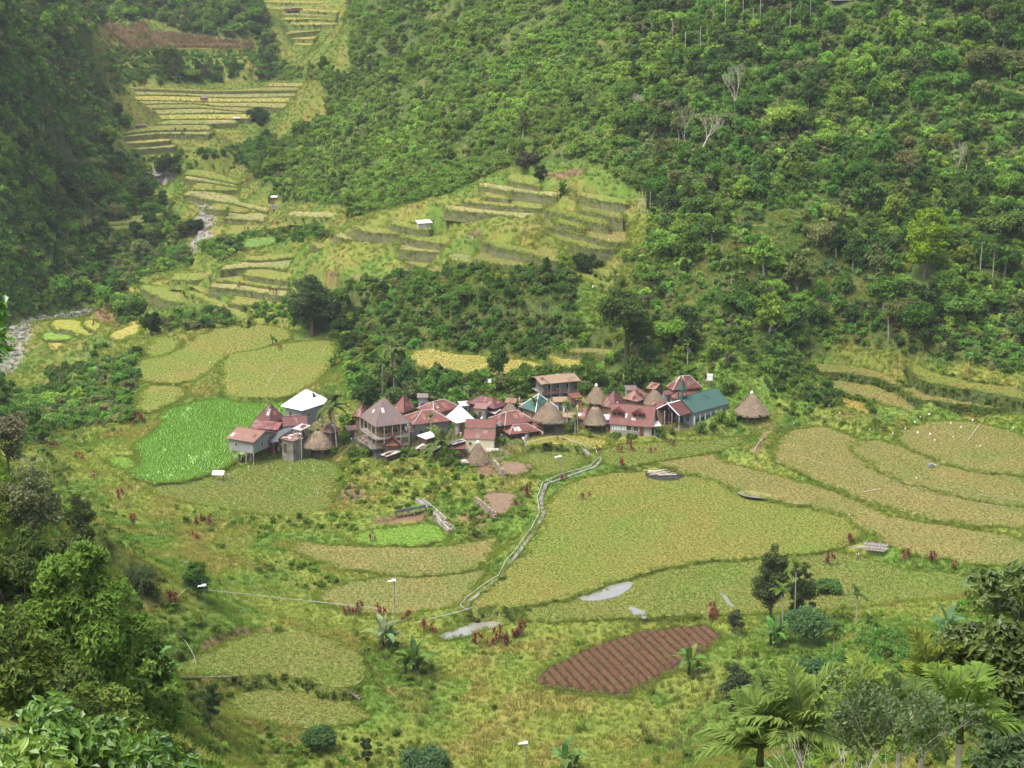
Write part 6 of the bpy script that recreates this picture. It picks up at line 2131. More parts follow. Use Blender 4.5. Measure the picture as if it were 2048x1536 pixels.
# cassava thickets
for i, (lb, u, v, vt, r_, h_, c) in enumerate([('cassava thicket with rounded blue-green foliage beside the dark narrow tree', 1612, 1290, 1215, 3.6, 3.6, (.11, .20, .075)), ('dense cassava thicket below the dark headed palm', 1620, 1400, 1312, 4.0, 3.6, (.09, .17, .065)), ('small cassava bush at the grass edge behind the palms', 1655, 1185, 1160, 2.4, 1.6, (.11, .21, .06)), ('cassava bush beside the street lamp', 270, 1330, 1285, 2.6, 2.6, (.11, .19, .09)), ('cassava bush on the lower left terrace', 640, 1500, 1455, 2.4, 2.2, (.10, .18, .06)), ('cassava patch at the lower edge of the slope', 850, 1545, 1500, 4.2, 2.0, (.10, .18, .08)), ('low bright cassava patch on the open grass', 1780, 1310, 1275, 7.0, 1.6, (.12, .24, .05)), ('bright green cassava patch behind the areca palms', 1720, 1380, 1320, 7.0, 2.2, (.11, .24, .045))]):
    big_tree(lb, u, v, vt, r_, h_, c, 5200, .22, 60, 930 + i, cat='bush', name='cassava_bush', tr=.05, blob=(.26, .4))

# foreground by the lookout
lv = at_y(130, 1500, 30)
for i, (lb, u, v, y, rx, rz, n, leaf, c, kind) in enumerate([
        ('glossy broad leaved bush right below the lookout', 90, 1590, 30, 2.5, 2.9, 10000, .105, (.115, .20, .035), 'leaf_gloss'), ('lower broad leaved bush beside the glossy one below the lookout', 300, 1600, 33, 1.6, 2.2, 4200, .105, (.10, .18, .035), 'leaf_gloss'),
        ('pale green leafy shoot in the corner below the lookout', 40, 1580, 24, .9, 1.5, 900, .11, (.20, .30, .06), 'leaf_gloss'),
        ('deep green leafy tree with shaded underside on the left slope', 170, 1270, 78, 3.3, 8.5, 16000, .15, (.125, .205, .04), 'leaf_obj'), ('dark ragged tree behind the deep green tree on the left slope', 40, 1200, 86, 2.8, 7.6, 9000, .16, (.09, .13, .04), 'leaf_obj'), ('light leafed bush on the flank of the deep green tree', 290, 1420, 82, 2.4, 4.4, 6000, .16, (.15, .23, .05), 'leaf_obj'),
        ('olive shrub under the deep green tree on the left slope', 110, 1400, 72, 2.2, 3.6, 5000, .15, (.11, .15, .045), 'leaf_obj'), ('dark bush at the right foot of the deep green tree', 260, 1330, 86, 2.4, 4.6, 5500, .16, (.08, .13, .03), 'leaf_obj'), ('yellow-green bush below the deep green tree', 210, 1440, 66, 1.8, 3.0, 3600, .14, (.16, .22, .05), 'leaf_obj'), ('dark olive bush above the deep green tree', 130, 1130, 100, 2.2, 3.4, 4000, .17, (.09, .12, .04), 'leaf_obj'), ('olive bush at the left edge of the slope', 20, 1320, 64, 2.0, 4.0, 4500, .14, (.12, .17, .04), 'leaf_obj'),
        ('tall leafy tree with drooping yellow-green leaves at the lookout', 2040, 1325, 54, 2.5, 7.2, 10500, .145, (.10, .14, .033), 'leaf_gloss'), ('grey-green feathery leaved shrub below the tall leafy tree', 2010, 1520, 42, 1.0, 1.4, 1300, .13, (.085, .13, .06), 'leaf_obj'),
        ('overhanging branch of glossy leaves beside the lookout', -85, 665, 36, 1.25, 1.9, 2200, .11, (.10, .20, .03), 'leaf_gloss')]):
    c3 = at_y(u, v, y)
    gz = float(sample(GT, c3[0], c3[1]))
    gz = min(gz, c3[2] - rz * .45)
    t = thing('leafy_tree' if rz > 2.9 else 'leafy_bush', lb, 'tree' if rz > 2.9 else 'bush', (c3[0], c3[1], gz))
    pts, nr, var, cc, br = crown_points(960 + i, rx, rz, 60, n, zc=c3[2] - gz, blob=(.12, .34), up=.6 if kind == 'leaf_gloss' else .45)
    link(leaf_mesh('crown', pts, nr, leaf, kind, aspect=2.2, var=var), 'crown', t, c)
    tb = trunk_mb(max(c3[2] - gz - rz * .2, .3), .13, cc, 960 + i, .2)
    for q in cc[7:26]:
        b0 = Vector((0, 0, max(c3[2] - gz - rz * .4, .1)))
        tb.tube([b0, b0.lerp(Vector(q), .5), Vector(q)], [.05, .03, .012], 5)
    tb.build('trunk', 'bark', t)


def bare_tree(label, base, H, seed, mat='dead_wood', name='bare_tree', spread=.5, depth=5, leaves=0, colour=(.05, .07, .03), leaf=.12):
    rg = random.Random(seed)
    t = thing(name, label, 'tree' if not leaves else 'bush', tuple(base))
    m = MB()
    tips = []

    def grow(p, d, L, r, k):
        q = p + d * L * .5 + Vector((rg.uniform(-.06, .06), rg.uniform(-.06, .06), rg.uniform(-.02, .06))) * L
        e = q + (d + Vector((rg.uniform(-.15, .15), rg.uniform(-.15, .15), .1))).normalized() * L * .5
        m.tube([p, q, e], [r, r * .82, r * .62], 5 if k < 3 else 4, cap=False)
        if k >= depth:
            tips.append(e)
            return
        if k >= depth - 2:
            tips.append(q)
        for _ in range(rg.choice([2, 3, 3])):
            nd_ = (d + Vector((rg.uniform(-1, 1), rg.uniform(-1, 1), rg.uniform(-.2, .7))) * spread * 1.4).normalized()
            grow(e, nd_, L * rg.uniform(.62, .82), r * .58, k + 1)
    grow(Vector((0, 0, -.5)), Vector((rg.uniform(-.1, .1), rg.uniform(-.1, .1), 1)), H * .33, H * (.022 if H > 5 else .009), 0)
    m.build('trunk', mat, t)
    if leaves:
        tp = np.array([tips[i % len(tips)] for i in range(leaves)]) + NR.normal(0, .14, (leaves, 3))
        link(leaf_mesh('foliage', tp, NR.normal(size=(leaves, 3)) + np.array([0, 0, .5]), leaf, 'leaf_gloss'), 'foliage', t, colour)
    return t


for i, (lb, u, v, h) in enumerate([('bare pale tree with a wide dead crown on the forest slope', 1402, 330, 13), ('second bare tree with twisted limbs beside the wide dead crown', 1370, 300, 10), ('bare reddish-grey tree top high on the forest slope', 1470, 235, 12), ('dead grey trunk with broken limbs under the power lines', 1915, 385, 12), ('pale bare tree on the slope beside the grass strip', 1275, 250, 9)]):
    bare_tree(lb, ground(u, v), h, 970 + i)
c3 = at_y(1770, 1560, 40)
gz = float(sample(GT, c3[0], c3[1]))
bare_tree('twiggy bush with small dark leaves and pale stems below the lookout', (c3[0], c3[1], c3[2] - 2.2), 4.6, 981, 'bark_pale', 'twiggy_bush', .62, 5, 3600, (.095, .135, .05), .075)
c3 = at_y(1640, 1600, 38)
bare_tree('leafless pale branches rising in front of the areca palms', (c3[0], c3[1], c3[2] - 1.6), 3.8, 982, 'bark_pale', 'bare_branch', .55, 4)
bare_tree('grey leafless shrub on the left slope', ground(60, 960), 6, 983, 'dead_wood', 'bare_shrub', .6, 5)


# ------------------------------------------------------------------ small built things
def polyline(pxs, dz=0.0, step=1.0):
    p = np.array([ground(u, v) for u, v in pxs])
    p = resample(p, step, closed=False)
    p[:, 2] = np.maximum(p[:, 2], 0 * p[:, 2] + sample(GT, p[:, 0], p[:, 1])) + dz
    z = p[:, 2].copy()
    for _ in range(4):
        z[1:-1] = (z[:-2] + 2 * z[1:-1] + z[2:]) / 4
    p[:, 2] = np.maximum(z, sample(GT, p[:, 0], p[:, 1]) + dz * .6)
    return p


def strip(name, p, w, th, mat):
    m = MB()
    d = np.gradient(p[:, :2], axis=0)
    n = np.stack([-d[:, 1], d[:, 0]], 1) / (np.linalg.norm(d, axis=1, keepdims=True) + 1e-9)
    for q, k in zip(p, n):
        for s, z in ((1, 0), (-1, 0), (-1, -th), (1, -th)):
            m.v.append((q[0] + k[0] * w / 2 * s, q[1] + k[1] * w / 2 * s, q[2] + z))
    for i in range(len(p) - 1):
        a, b = 4 * i, 4 * i + 4
        for k in range(4):
            m.f.append((a + k, a + (k + 1) % 4, b + (k + 1) % 4, b + k))
    m.mi = [0] * len(m.f)
    return m.build(name, mat)


PATH_PX = [(1198, 905), (1203, 922), (1188, 938), (1130, 958), (1092, 972), (1082, 1000), (1087, 1032), (1072, 1064), (1042, 1104), (1018, 1134), (1004, 1158), (966, 1183), (938, 1206), (934, 1226)]
o = strip('footpath', polyline(PATH_PX, .25), .6, .7, 'concrete')
tag(o, 'narrow concrete footpath winding between the fields', kind='structure')
o = strip('footpath', polyline([(1046, 880), (1054, 897), (1120, 889), (1162, 897), (1180, 915)], .3), .6, .5, 'concrete')
tag(o, 'narrow concrete footpath above the upper terrace', kind='structure')
for lb, px, r_ in (('long white water pipe running beside the winding footpath', [(1190, 903), (1198, 920), (1180, 937), (1120, 955), (1085, 970), (1074, 1000), (1079, 1030), (1064, 1060), (1034, 1100), (1010, 1130), (997, 1155), (960, 1180), (930, 1205), (920, 1220), (937, 1226)], .09), ('white water pipe along the wall of the upper terrace', [(1043, 878), (1051, 892), (1118, 884), (1160, 893), (1179, 911)], .08), ('white pipe above the flooded strip', [(836, 1252), (890, 1238), (970, 1220)], .08), ('thin white pipe crossing the lower left slope', [(357, 1202), (372, 1184), (412, 1187), (510, 1197), (600, 1207), (740, 1222), (760, 1226)], .07), ('short white hose on the dirt path beside the thatched hut', [(1508, 906), (1516, 890), (1524, 882)], .10), ('thin pale hose curving down the left slope', [(352, 1272), (372, 1290), (388, 1320), (392, 1334)], .05)):
    r_ *= .6
    p = polyline(px, .5 if r_ < .06 else .25, 1.0)
    m = MB()
    m.tube([tuple(q) for q in p], r_, 6)
    for q in p[::7]:
        m.bar((q[0], q[1], q[2] - 1.0), (q[0], q[1], q[2]), .04)
    tag(m.build('water_pipe', 'pipe_white'), lb, 'pipe')

# street lamps with solar heads
for lb, u, v, vt, big in (('solar lamp on a grey pole beside the winding footpath', 1120, 957, 914, 1), ('solar lamp on a tall pole in the golden field', 790, 1242, 1162, 1), ('solar lamp with twin white heads on the lower left slope', 412, 1242, 1172, 1), ('thin bare lamp post beside the feathery shrub tree', 374, 1185, 1125, 0), ('solar lamp in the grass at the lower edge of the slope', 1052, 1560, 1487, 1)):
    g = ground(u, v)
    h = at_y(u, vt, g[1])[2] - g[2]
    t = thing('street_lamp', lb, 'street lamp', tuple(g))
    m = MB()
    m.tube([(0, 0, -.5), (0, 0, h)], .06, 7)
    m.build('pole', 'metal_grey', t)
    m = MB()
    m.slab([(-.45, -.28, h + .02), (.25, -.28, h + .1), (.25, .28, h + .3), (-.45, .28, h + .22)], .05) if big else m.box(-.15, .15, -.1, .1, h - .05, h + .08)
    m.build('solar_panel', 'solar_panel', t)
    if big:
        m = MB()
        m.bar((0, 0, h - .15), (-.7, -.05, h - .05), .03)
        m.build('arm', 'metal_grey', t)
        m = MB()
        m.add([(-1.05, -.14, h - .06), (-.45, -.14, h - .02), (-.45, .14, h - .02), (-1.05, .14, h - .06), (-.95, -.09, h + .07), (-.5, -.09, h + .1), (-.5, .09, h + .1), (-.95, .09, h + .07)], [(3, 2, 1, 0), (4, 5, 6, 7), (0, 1, 5, 4), (1, 2, 6, 5), (2, 3, 7, 6), (3, 0, 4, 7)])
        m.build('lamp_head', 'plastic_white', t)


# overhead wires
def wire(label, a, b, sag, r_, mat):
    m = MB()
    pts = []
    for k in range(25):
        s = k / 24
        q = a * (1 - s) + b * s
        pts.append((q[0], q[1], q[2] - sag * 4 * s * (1 - s)))
    m.tube(pts, r_, 4)
    return tag(m.build('overhead_wire', mat), label, 'wire')


e0 = at_z(1415, 748, 9.0)
for k, (v0, v1) in enumerate(((250, 742), (272, 752))):
    wire(['upper green cable rising from the village to the wooded slope', 'lower green cable rising from the village to the wooded slope'][k], at_y(1405 + 8 * k, v1, e0[1]), at_y(2110, v0 - 50, 330), 4.0, .022, 'wire_green')
for k, (v0, v1, vv) in enumerate(((862, 775, 790), (872, 785, 800))):
    wire(['upper cable stretched low over the fields east of the church', 'lower cable stretched low over the fields east of the church'][k], at_y(1375, v0 + 2, 368), at_y(2110, v1 - 14, 330), 1.2, .02, 'wire_green')
wire('pale wire crossing the dry fields', at_y(1560, 900, 352), at_y(2110, 1006, 300), 1.5, .014, 'pipe_white')
wire('second pale wire crossing the lower dry fields', at_y(1728, 957, 330), at_y(2060, 1018, 300), .8, .014, 'pipe_white')
for k, (u, v, y) in enumerate(((1415, 782, e0[1]),)):
    g = ground(u + 12, 792)
    m = MB()
    m.tube([(0, 0, -.5), (0, 0, at_y(1412, 740, e0[1])[2] - g[2] + .3)], .08, 6)
    m.bar((-.4, 0, 4.2), (.4, 0, 4.2), .05)
    tag(m.build('utility_pole', 'wood', loc=(at_y(1409, 745, e0[1])[0], e0[1], g[2])), 'wooden utility pole carrying the green cables behind the red hall', 'utility pole')

# paper flags and bags on sticks that scare birds
FL = [(979, 650, 0), (1658, 818, 1), (1679, 833, 1), (1739, 867, 1), (1785, 876, 1), (1810, 866, 1), (1829, 850, 2), (1835, 873, 2), (1858, 840, 2), (1860, 877, 2), (1869, 890, 1), (1901, 855, 1), (1922, 862, 1), (1906, 880, 1), (1945, 848, 2), (1960, 900, 1), (2026, 864, 1), (1840, 842, 1), (1587, 857, 0), (1586, 898, 0), (1832, 966, 1), (1698, 1040, 0), (1474, 935, 0), (347, 778, 2), (420, 729, 1), (458, 955, 0), (497, 943, 0), (580, 944, 0), (625, 942, 0), (627, 948, 0), (562, 962, 0), (610, 935, 0), (645, 709, 0), (652, 714, 0), (633, 985, 0), (636, 995, 0), (527, 1000, 0), (1217, 488, 0), (1226, 486, 0), (1186, 580, 2)]
for k in range(9):
    FL.append((533 + k * 3.4, 776 - k * 4.6, 0))
for i, (u, v, s) in enumerate(FL):
    g = ground(u, v)
    t = thing('bird_scarer', ['small white paper strip on a stick in the rice field', 'white plastic bag tied to a stick in the dry field', 'large white sack propped on a stick in the field'][s], 'flag', tuple(g), RND.uniform(-.7, .7), ['paper strips in the rice fields', 'plastic bags on sticks in the fields', 'white sacks in the fields'][s])
    h = RND.uniform(.7, 1.1)
    m = MB()
    m.bar((0, 0, -.2), (RND.uniform(-.1, .1), 0, h), .02)
    m.build('stick', 'wood_pale', t)
    m = MB()
    w, hh = ((.07, .2), (.12, .32), (.2, .42))[s]
    m.add([(-w, 0, h - hh), (w * .8, .06, h - hh * 1.05), (w, -.05, h), (-w * .7, .05, h + .05), (0, .12, h - hh * .5), (0, -.14, h - hh * .5)], [(0, 5, 3), (0, 1, 5), (1, 2, 5), (2, 3, 5), (0, 3, 4), (1, 0, 4), (2, 1, 4), (3, 2, 4)])
    m.build('bag', 'plastic_white', t)


# field huts
def field_hut(label, u, v, w, d, h, roof, wall, rz=0.0, tilt=.25, name='field_hut', kind='shed'):
    g = ground(u, v)
    KEEP_CLEAR.append((g[0], g[1], max(w, d) * .6))
    t = thing(name, label, 'hut', tuple(g), rz)
    m, _ = roof_mesh(kind, w, d, h, tilt if kind == 'shed' else 1.4, 0.4 if kind == 'hip' else 0)
    m.build('roof', roof + '_x', t)
    for sx in (-1, 1):
        for sy in (-1, 1):
            p = MB()
            p.bar((sx * (w / 2 - .2), sy * (d / 2 - .2), -.7), (sx * (w / 2 - .2), sy * (d / 2 - .2), h + (tilt * .9 if (kind == 'shed' and sy > 0) else -.02)), .07)
            p.build('post', 'wood', t)
    if wall:
        m = MB()
        m.box(-w / 2 + .3, w / 2 - .3, -d / 2 + .3, d / 2 - .3, .5, h - .05)
        m.build('wall', wall, t)
    return t


field_hut('white roofed open shelter at the corner of the green paddy', 437, 962, 2.3, 1.5, 1.4, 'white_sheet', None, -.05, .45)
field_hut('white roofed hut on the terraced spur', 848, 462, 4.0, 3.2, 2.2, 'white_sheet', 'worn_sheet_x', .3, .3)
field_hut('tiny dark pyramid hut in the middle of the far terraces', 408, 201, 3.4, 3.4, 1.2, 'grey_sheet', 'wood', 0, kind='hip')
field_hut('low grey tin hut at the dark edge of the far terraces', 282, 256, 4.6, 3.0, 1.2, 'grey_sheet', 'wood', .2)
field_hut('small hut with a white sheet roof right of the far terraces', 474, 243, 3.0, 2.6, 1.4, 'worn_sheet', 'cloth_dark', 0)
field_hut('white topped hut beside the banana row on the valley side', 549, 404, 2.4, 2.2, 1.8, 'white_sheet', 'wood', 0)
field_hut('grey tin hut below the white topped hut on the valley side', 549, 420, 2.6, 2.2, 1.4, 'grey_sheet', 'worn_sheet_x', 0)
field_hut('brown house with a white awning high in the far valley', 428, 14, 14, 9, 3.6, 'brown_sheet', 'wood', 0, 1.6, 'far_house')
field_hut('grey shelter on the high gold terraces', 581, 25, 7, 4, 1.8, 'grey_sheet', 'wood', 0)
field_hut('dark shelter beside the grey one on the high gold terraces', 594, 24, 6, 4, 1.8, 'brown_sheet', 'wood', 0)
field_hut('white house glimpsed at the top of the forest ridge', 1680, 5, 6, 4, 2, 'white_sheet', 'white_paint', .1, .8, 'ridge_house')
field_hut('small roof hidden in the bushes behind the village', 982, 775, 2.4, 2.0, 1.2, 'white_sheet', 'wood', .2)

# bamboo shelter and stooping farmer
g = ground(1751, 1110)
KEEP_CLEAR.append((g[0], g[1], 3))
t = thing('bamboo_shelter', 'bamboo pole shelter with grey boards in the near field', 'shelter', tuple(g), -.35)
for sx, sy, h in ((-1.5, -.9, 1.1), (1.5, -.9, 1.1), (-1.5, .9, 1.6), (1.5, .9, 1.6)):
    m = MB()
    m.bar((sx, sy, -.5), (sx, sy, h), .06)
    m.build('post', 'wood', t)
for k in range(8):
    m = MB()
    yy = -1.05 + k * .3
    zz = 1.12 + .5 * (yy + .9) / 1.8
    x0, x1 = -1.8 - RND.uniform(0, .6), 1.6 + RND.uniform(0, .5)
    m.slab([(x0, yy, zz), (x1, yy, zz), (x1, yy + .26, zz + .07), (x0, yy + .26, zz + .07)], .03)
    m.build('roof_board', ['metal_grey', 'wood', 'concrete'][k % 3], t)
for k in range(6):
    m = MB()
    xx = -1.6 + k * .6
    m.bar((xx, -1.3, 1.1), (xx + RND.uniform(-.2, .2), 1.2, 1.75), .04)
    m.build('bamboo_pole', 'wood', t)
for k in range(3):
    m = MB()
    m.bar((-1.5 - .3 * k, -.7 + .3 * k, 1.15), (-4.6 + .6 * k, -.2 + .4 * k, .9 + .15 * k), .05)
    m.build('bamboo_pole', 'wood_pale', t)

g = ground(1716, 1120)
t = thing('person', 'person in a pale shirt and yellow wrap stooping over the field', 'person', (g[0], g[1], g[2]), -.5)


def skin_body(name, verts, edges, rad, mat, parent, root=0):
    me = bpy.data.meshes.new(name)
    me.from_pydata(verts, edges, [])
    me.materials.append(MATS[mat])
    o = bpy.data.objects.new(name, me)
    COL.objects.link(o)
    o.parent = parent
    sk = o.modifiers.new('skin', 'SKIN')
    for i, r_ in enumerate(rad):
        sv = me.skin_vertices[0].data[i]
        sv.radius = (r_, r_) if not hasattr(r_, '__len__') else r_
        sv.use_root = i == root
    ss = o.modifiers.new('sub', 'SUBSURF')
    ss.levels = ss.render_levels = 2
    return o


bv = [(0, .05, .86), (0, -.12, 1.08), (0, -.34, 1.22), (0, -.46, 1.27), (0, -.55, 1.31), (0, -.62, 1.33),          # pelvis, spine, chest, neck, head
      (.17, -.34, 1.2), (.2, -.42, .95), (.14, -.58, .74), (.13, -.64, .66), (-.17, -.34, 1.2), (-.21, -.40, .94), (-.12, -.57, .72), (-.12, -.63, .64),
      (.1, .05, .82), (.12, -.03, .46), (.11, .06, .09), (.12, -.08, .04), (-.1, .05, .82), (-.12, .0, .46), (-.11, .1, .09), (-.12, -.04, .04)]
be = [(0, 1), (1, 2), (2, 3), (3, 4), (4, 5), (2, 6), (6, 7), (7, 8), (8, 9), (2, 10), (10, 11), (11, 12), (12, 13), (0, 14), (14, 15), (15, 16), (16, 17), (0, 18), (18, 19), (19, 20), (20, 21)]
br_ = [.13, .14, .15, .055, .095, .09, .07, .048, .036, .03, .07, .048, .036, .03, .09, .065, .045, .04, .09, .065, .045, .04]
skin_body('body', bv, be, br_, 'skin', t)
skin_body('shirt', [(0, .02, .9), (0, -.12, 1.08), (0, -.34, 1.22), (.17, -.34, 1.2), (.2, -.41, .98), (-.17, -.34, 1.2), (-.21, -.39, .97)], [(0, 1), (1, 2), (2, 3), (3, 4), (2, 5), (5, 6)], [.15, .165, .172, .095, .075, .095, .075], 'white_paint', t)
skin_body('wrap_skirt', [(0, .06, .9), (0, .05, .7), (0, .03, .45)], [(0, 1), (1, 2)], [.165, .185, .2], 'f_yellow', t)
m = MB()
m.tube([(0, -.57, 1.27), (0, -.60, 1.33), (0, -.6, 1.40), (0, -.58, 1.43)], [.085, .108, .085, .03], 10)
m.build('hair', 'hair', t, smooth=True)

# log pile on the dark mat, loose timber and scraps in the fields
g = ground(1330, 950)
t = thing('timber_pile', 'pile of pale timber planks lying on dark burnt straw', 'timber', tuple(g), .1)
m = MB()
m.tube([(0, 0, -.1), (0, 0, .05), (0, 0, .1)], [3.9, 3.8, 1.0], 14)
m.build('burnt_straw', 'tarp_black', t)
for k in range(12):
    m = MB()
    a = RND.uniform(-.5, .6)
    L_, x0, y0 = RND.uniform(2.0, 4.2), RND.uniform(-2.2, .8), RND.uniform(-1.6, 1.6)
    m.bar((x0 - L_ / 2 * math.cos(a), y0 - L_ / 2 * math.sin(a), .18 + .04 * k), (x0 + L_ / 2 * math.cos(a), y0 + L_ / 2 * math.sin(a), .14 + .04 * k), RND.uniform(.05, .1))
    m.build('plank', 'wood_pale', t)
for lb, px in (('pale bamboo pole lying in the dry field beside the path', [(1505, 930), (1552, 923)]), ('pale bamboo pole lying across the bund', [(1722, 988), (1760, 980)]), ('slanted bamboo pole in the far dry field', [(1935, 884), (1960, 850)])):
    p = [ground(*q) for q in px]
    m = MB()
    m.bar((p[0][0], p[0][1], p[0][2] + .15), (p[1][0], p[1][1], p[1][2] + .2), .07, n=6)
    tag(m.build('bamboo_pole', 'wood_pale'), lb, 'pole')
g = ground(1862, 935)
t = thing('thresher', 'small grey rice threshing box in the dry field', 'machine', tuple(g), .3)
m = MB()
m.add([(-.6, -.4, .15), (.6, -.4, .15), (.6, .4, .15), (-.6, .4, .15), (-.5, -.35, .7), (.3, -.35, .8), (.3, .35, .8), (-.5, .35, .7)], [(3, 2, 1, 0), (4, 5, 6, 7), (0, 1, 5, 4), (1, 2, 6, 5), (2, 3, 7, 6), (3, 0, 4, 7)])
m.build('body', 'metal_grey', t)
m = MB()
m.slab([(.3, -.35, .6), (1.0, -.35, .5), (1.0, .35, .5), (.3, .35, .6)], .03)
m.build('tray', 'worn_sheet_x', t)
for sx in (-1, 1):
    m = MB()
    m.box(sx * .5 - .05, sx * .5 + .05, -.45, .45, -.1, .18)
    m.build('skid', 'wood', t)

# concrete canal and dry stone walls below the village
a = polyline([(838, 1003), (862, 1022), (880, 1040), (905, 1066)], .4, 1.0)
for k, (off, w, dz, mt) in enumerate(((0, 1.0, 0, 'concrete'),)):
    o = strip('irrigation_canal', a, w, 1.6, mt)
tag(o, 'straight grey concrete canal stepping down below the village', 'canal')
for s in (-1, 1):
    q = a.copy()
    q[:, 0] += s * .58
    q[:, 2] += .22
    w_o = strip('canal_wall', q, .25, 1.6, 'concrete_pale')
    w_o.parent = o


def stone_wall(label, px, h, th=.5, mat='stone_bare', up=0.0):
    p = polyline(px, 0, .55)
    t = thing('stone_wall', label, 'wall', tuple(p[0]))
    rows = max(1, round(h / .34))
    base = MB()
    n = 0
    rocks = []
    for k in range(3):
        m = MB()
        rg = random.Random(40 + k)
        vs = [(rg.uniform(.38, .5) * sx, rg.uniform(.38, .5) * sy, rg.uniform(.38, .5) * sz) for sz in (-1, 1) for sx, sy in ((-1, -1), (1, -1), (1, 1), (-1, 1))]
        m.add(vs, [(3, 2, 1, 0), (4, 5, 6, 7), (0, 1, 5, 4), (1, 2, 6, 5), (2, 3, 7, 6), (3, 0, 4, 7)])
        me_ = bpy.data.meshes.new('stone')
        me_.from_pydata(m.v, [], m.f)
        me_.materials.append(MATS['stone_bare' if mat == 'stone_bare' else mat])
        rocks.append(me_)
    for r_ in range(rows):
        for i, q in enumerate(p[:-1]):
            if n >= 280:
                break
            d = p[i + 1] - q
            o = bpy.data.objects.new('stone', rocks[RND.randrange(3)])
            COL.objects.link(o)
            o.parent = t
            jx = (.28 if r_ % 2 else 0)
            c = q + d * jx - p[0]
            o.location = (c[0], c[1] + RND.uniform(-.06, .06) + .06 * r_, c[2] + .1 + r_ * .33 + up)
            o.rotation_euler = (0, 0, math.atan2(d[1], d[0]) + RND.uniform(-.15, .15))
            o.scale = (.58 * RND.uniform(.85, 1.1), th, .36 * RND.uniform(.85, 1.1))
            n += 1
    return t


stone_wall('dry stone wall holding the bare earth bench beside the shaggy hut', [(988, 936), (998, 950), (1012, 961)], 1.6)
stone_wall('tall dry stone wall below the second bare earth bench', [(952, 1011), (973, 1028), (992, 1044)], 1.8)
stone_wall('rubble wall along the side of the concrete canal', [(868, 1042), (885, 1055), (902, 1066)], 1.2)
stone_wall('low stone wall edging the lower left terrace', [(595, 1350), (640, 1360), (690, 1384), (725, 1402)], .35, up=-.3)
stone_wall('dark old wall under the lower left terrace', [(332, 1356), (400, 1354), (500, 1358), (590, 1352)], .35, mat='stone_mossy', up=-.35)
m = MB()
pa, pb = polyline([(788, 1042), (850, 1027)], 0, 1.0), None
t = thing('seedbed_shelter', 'black plastic sheet strung on stakes beside the concrete canal', 'plastic sheet', tuple(pa[0]))
m = MB()
for i, q in enumerate(pa):
    c = q - pa[0]
    m.v += [(c[0], c[1], c[2] + 1.1 + .1 * math.sin(i * 1.7)), (c[0] + .1, c[1] + 1.5, c[2] + 1.2 + .1 * math.sin(i * 1.1))]
for i in range(len(pa) - 1):
    m.f.append((2 * i, 2 * i + 2, 2 * i + 3, 2 * i + 1))
m.mi = [0] * len(m.f)
m.build('sheet', 'tarp_black', t)
for i in range(0, len(pa), 2):
    c = pa[i] - pa[0]
    m = MB()
    m.bar((c[0], c[1], c[2] - .4), (c[0], c[1], c[2] + 1.15), .03)
    m.build('stake', 'wood_pale', t)

# ploughed ridges
po = PLOUGH['poly']
po_pl = po
zf = PLOUGH['z']
e0, e1 = at_z(1310, 1262, zf)[:2], at_z(1352, 1300, zf)[:2]
rd = (e1 - e0) / np.linalg.norm(e1 - e0)
nd2 = np.array([-rd[1], rd[0]])
plot = thing('ploughed_field', 'ploughed brown vegetable plot with parallel raised soil beds', 'plot', (po[:, 0].mean(), po[:, 1].mean(), zf))
pc = np.array([po[:, 0].mean(), po[:, 1].mean()])
proj_n = (po - pc) @ nd2
for off in np.arange(proj_n.min() + .8, proj_n.max() - .4, 1.4):
    ss = np.arange(-40, 40, .5)
    line = pc + nd2 * off + rd * ss[:, None]
    ok = inside(po, line[:, 0], line[:, 1])
    ix = np.nonzero(ok)[0]
    if len(ix) < 5:
        continue
    ix = ix[1:-1]
    m = MB()
    for i in ix:
        c = line[i] - pc
        h = .46 * (1 + RND.uniform(-.2, .2)) * (1 if ix[0] < i < ix[-1] else .2)
        wv = nd2 * (.52 + RND.uniform(-.06, .06))
        wb = nd2 * .12
        m.v += [(c[0] - wv[0], c[1] - wv[1], .0), (c[0] - wb[0], c[1] - wb[1], h), (c[0] + wb[0], c[1] + wb[1], h * .95), (c[0] + wv[0], c[1] + wv[1], .0)]
    for i in range(len(ix) - 1):
        for k in range(3):
            m.f.append((4 * i + k, 4 * i + 4 + k, 4 * i + 5 + k, 4 * i + 1 + k))
    m.mi = [0] * len(m.f)
    m.build('soil_bed', 'soil', plot, smooth=True)

# water: flooded strips and the stream
POND_XY = []
for px, lb in (([(1148, 1197), (1180, 1183), (1246, 1163), (1266, 1163), (1262, 1178), (1225, 1198), (1180, 1203)], 'pond'), ([(1250, 1207), (1297, 1226), (1292, 1240), (1270, 1232)], 'pond'), ([(1470, 983), (1500, 980), (1545, 990), (1543, 998), (1490, 994)], 'pond'), ([(1435, 1180), (1448, 1186), (1470, 1215), (1460, 1215)], 'pond')):
    px = chaikin(px, 2)
    zz = max(float(np.median([ground(u, v)[2] for u, v in px])), 0) + .06 if lb == 'pond' else float(np.median([ground(u, v)[2] for u, v in px])) + .15
    m = MB()
    w3 = [at_z(u, v, zz) for u, v in px]
    m.v = [tuple(q) for q in w3]
    m.f = [tuple(range(len(w3)))]
    m.mi = [0]
    POND_XY.append(np.array([q[:2] for q in w3]))
    tag(m.build(lb, 'water'), kind='structure')
for s in STREAM:
    p = resample(s, 1.5, closed=False)
    p[:, 2] = sample(GZ, p[:, 0], p[:, 1]) + .12
    tag(strip('stream', p, 3.2, .05, 'water'), kind='structure')
ROCK = []
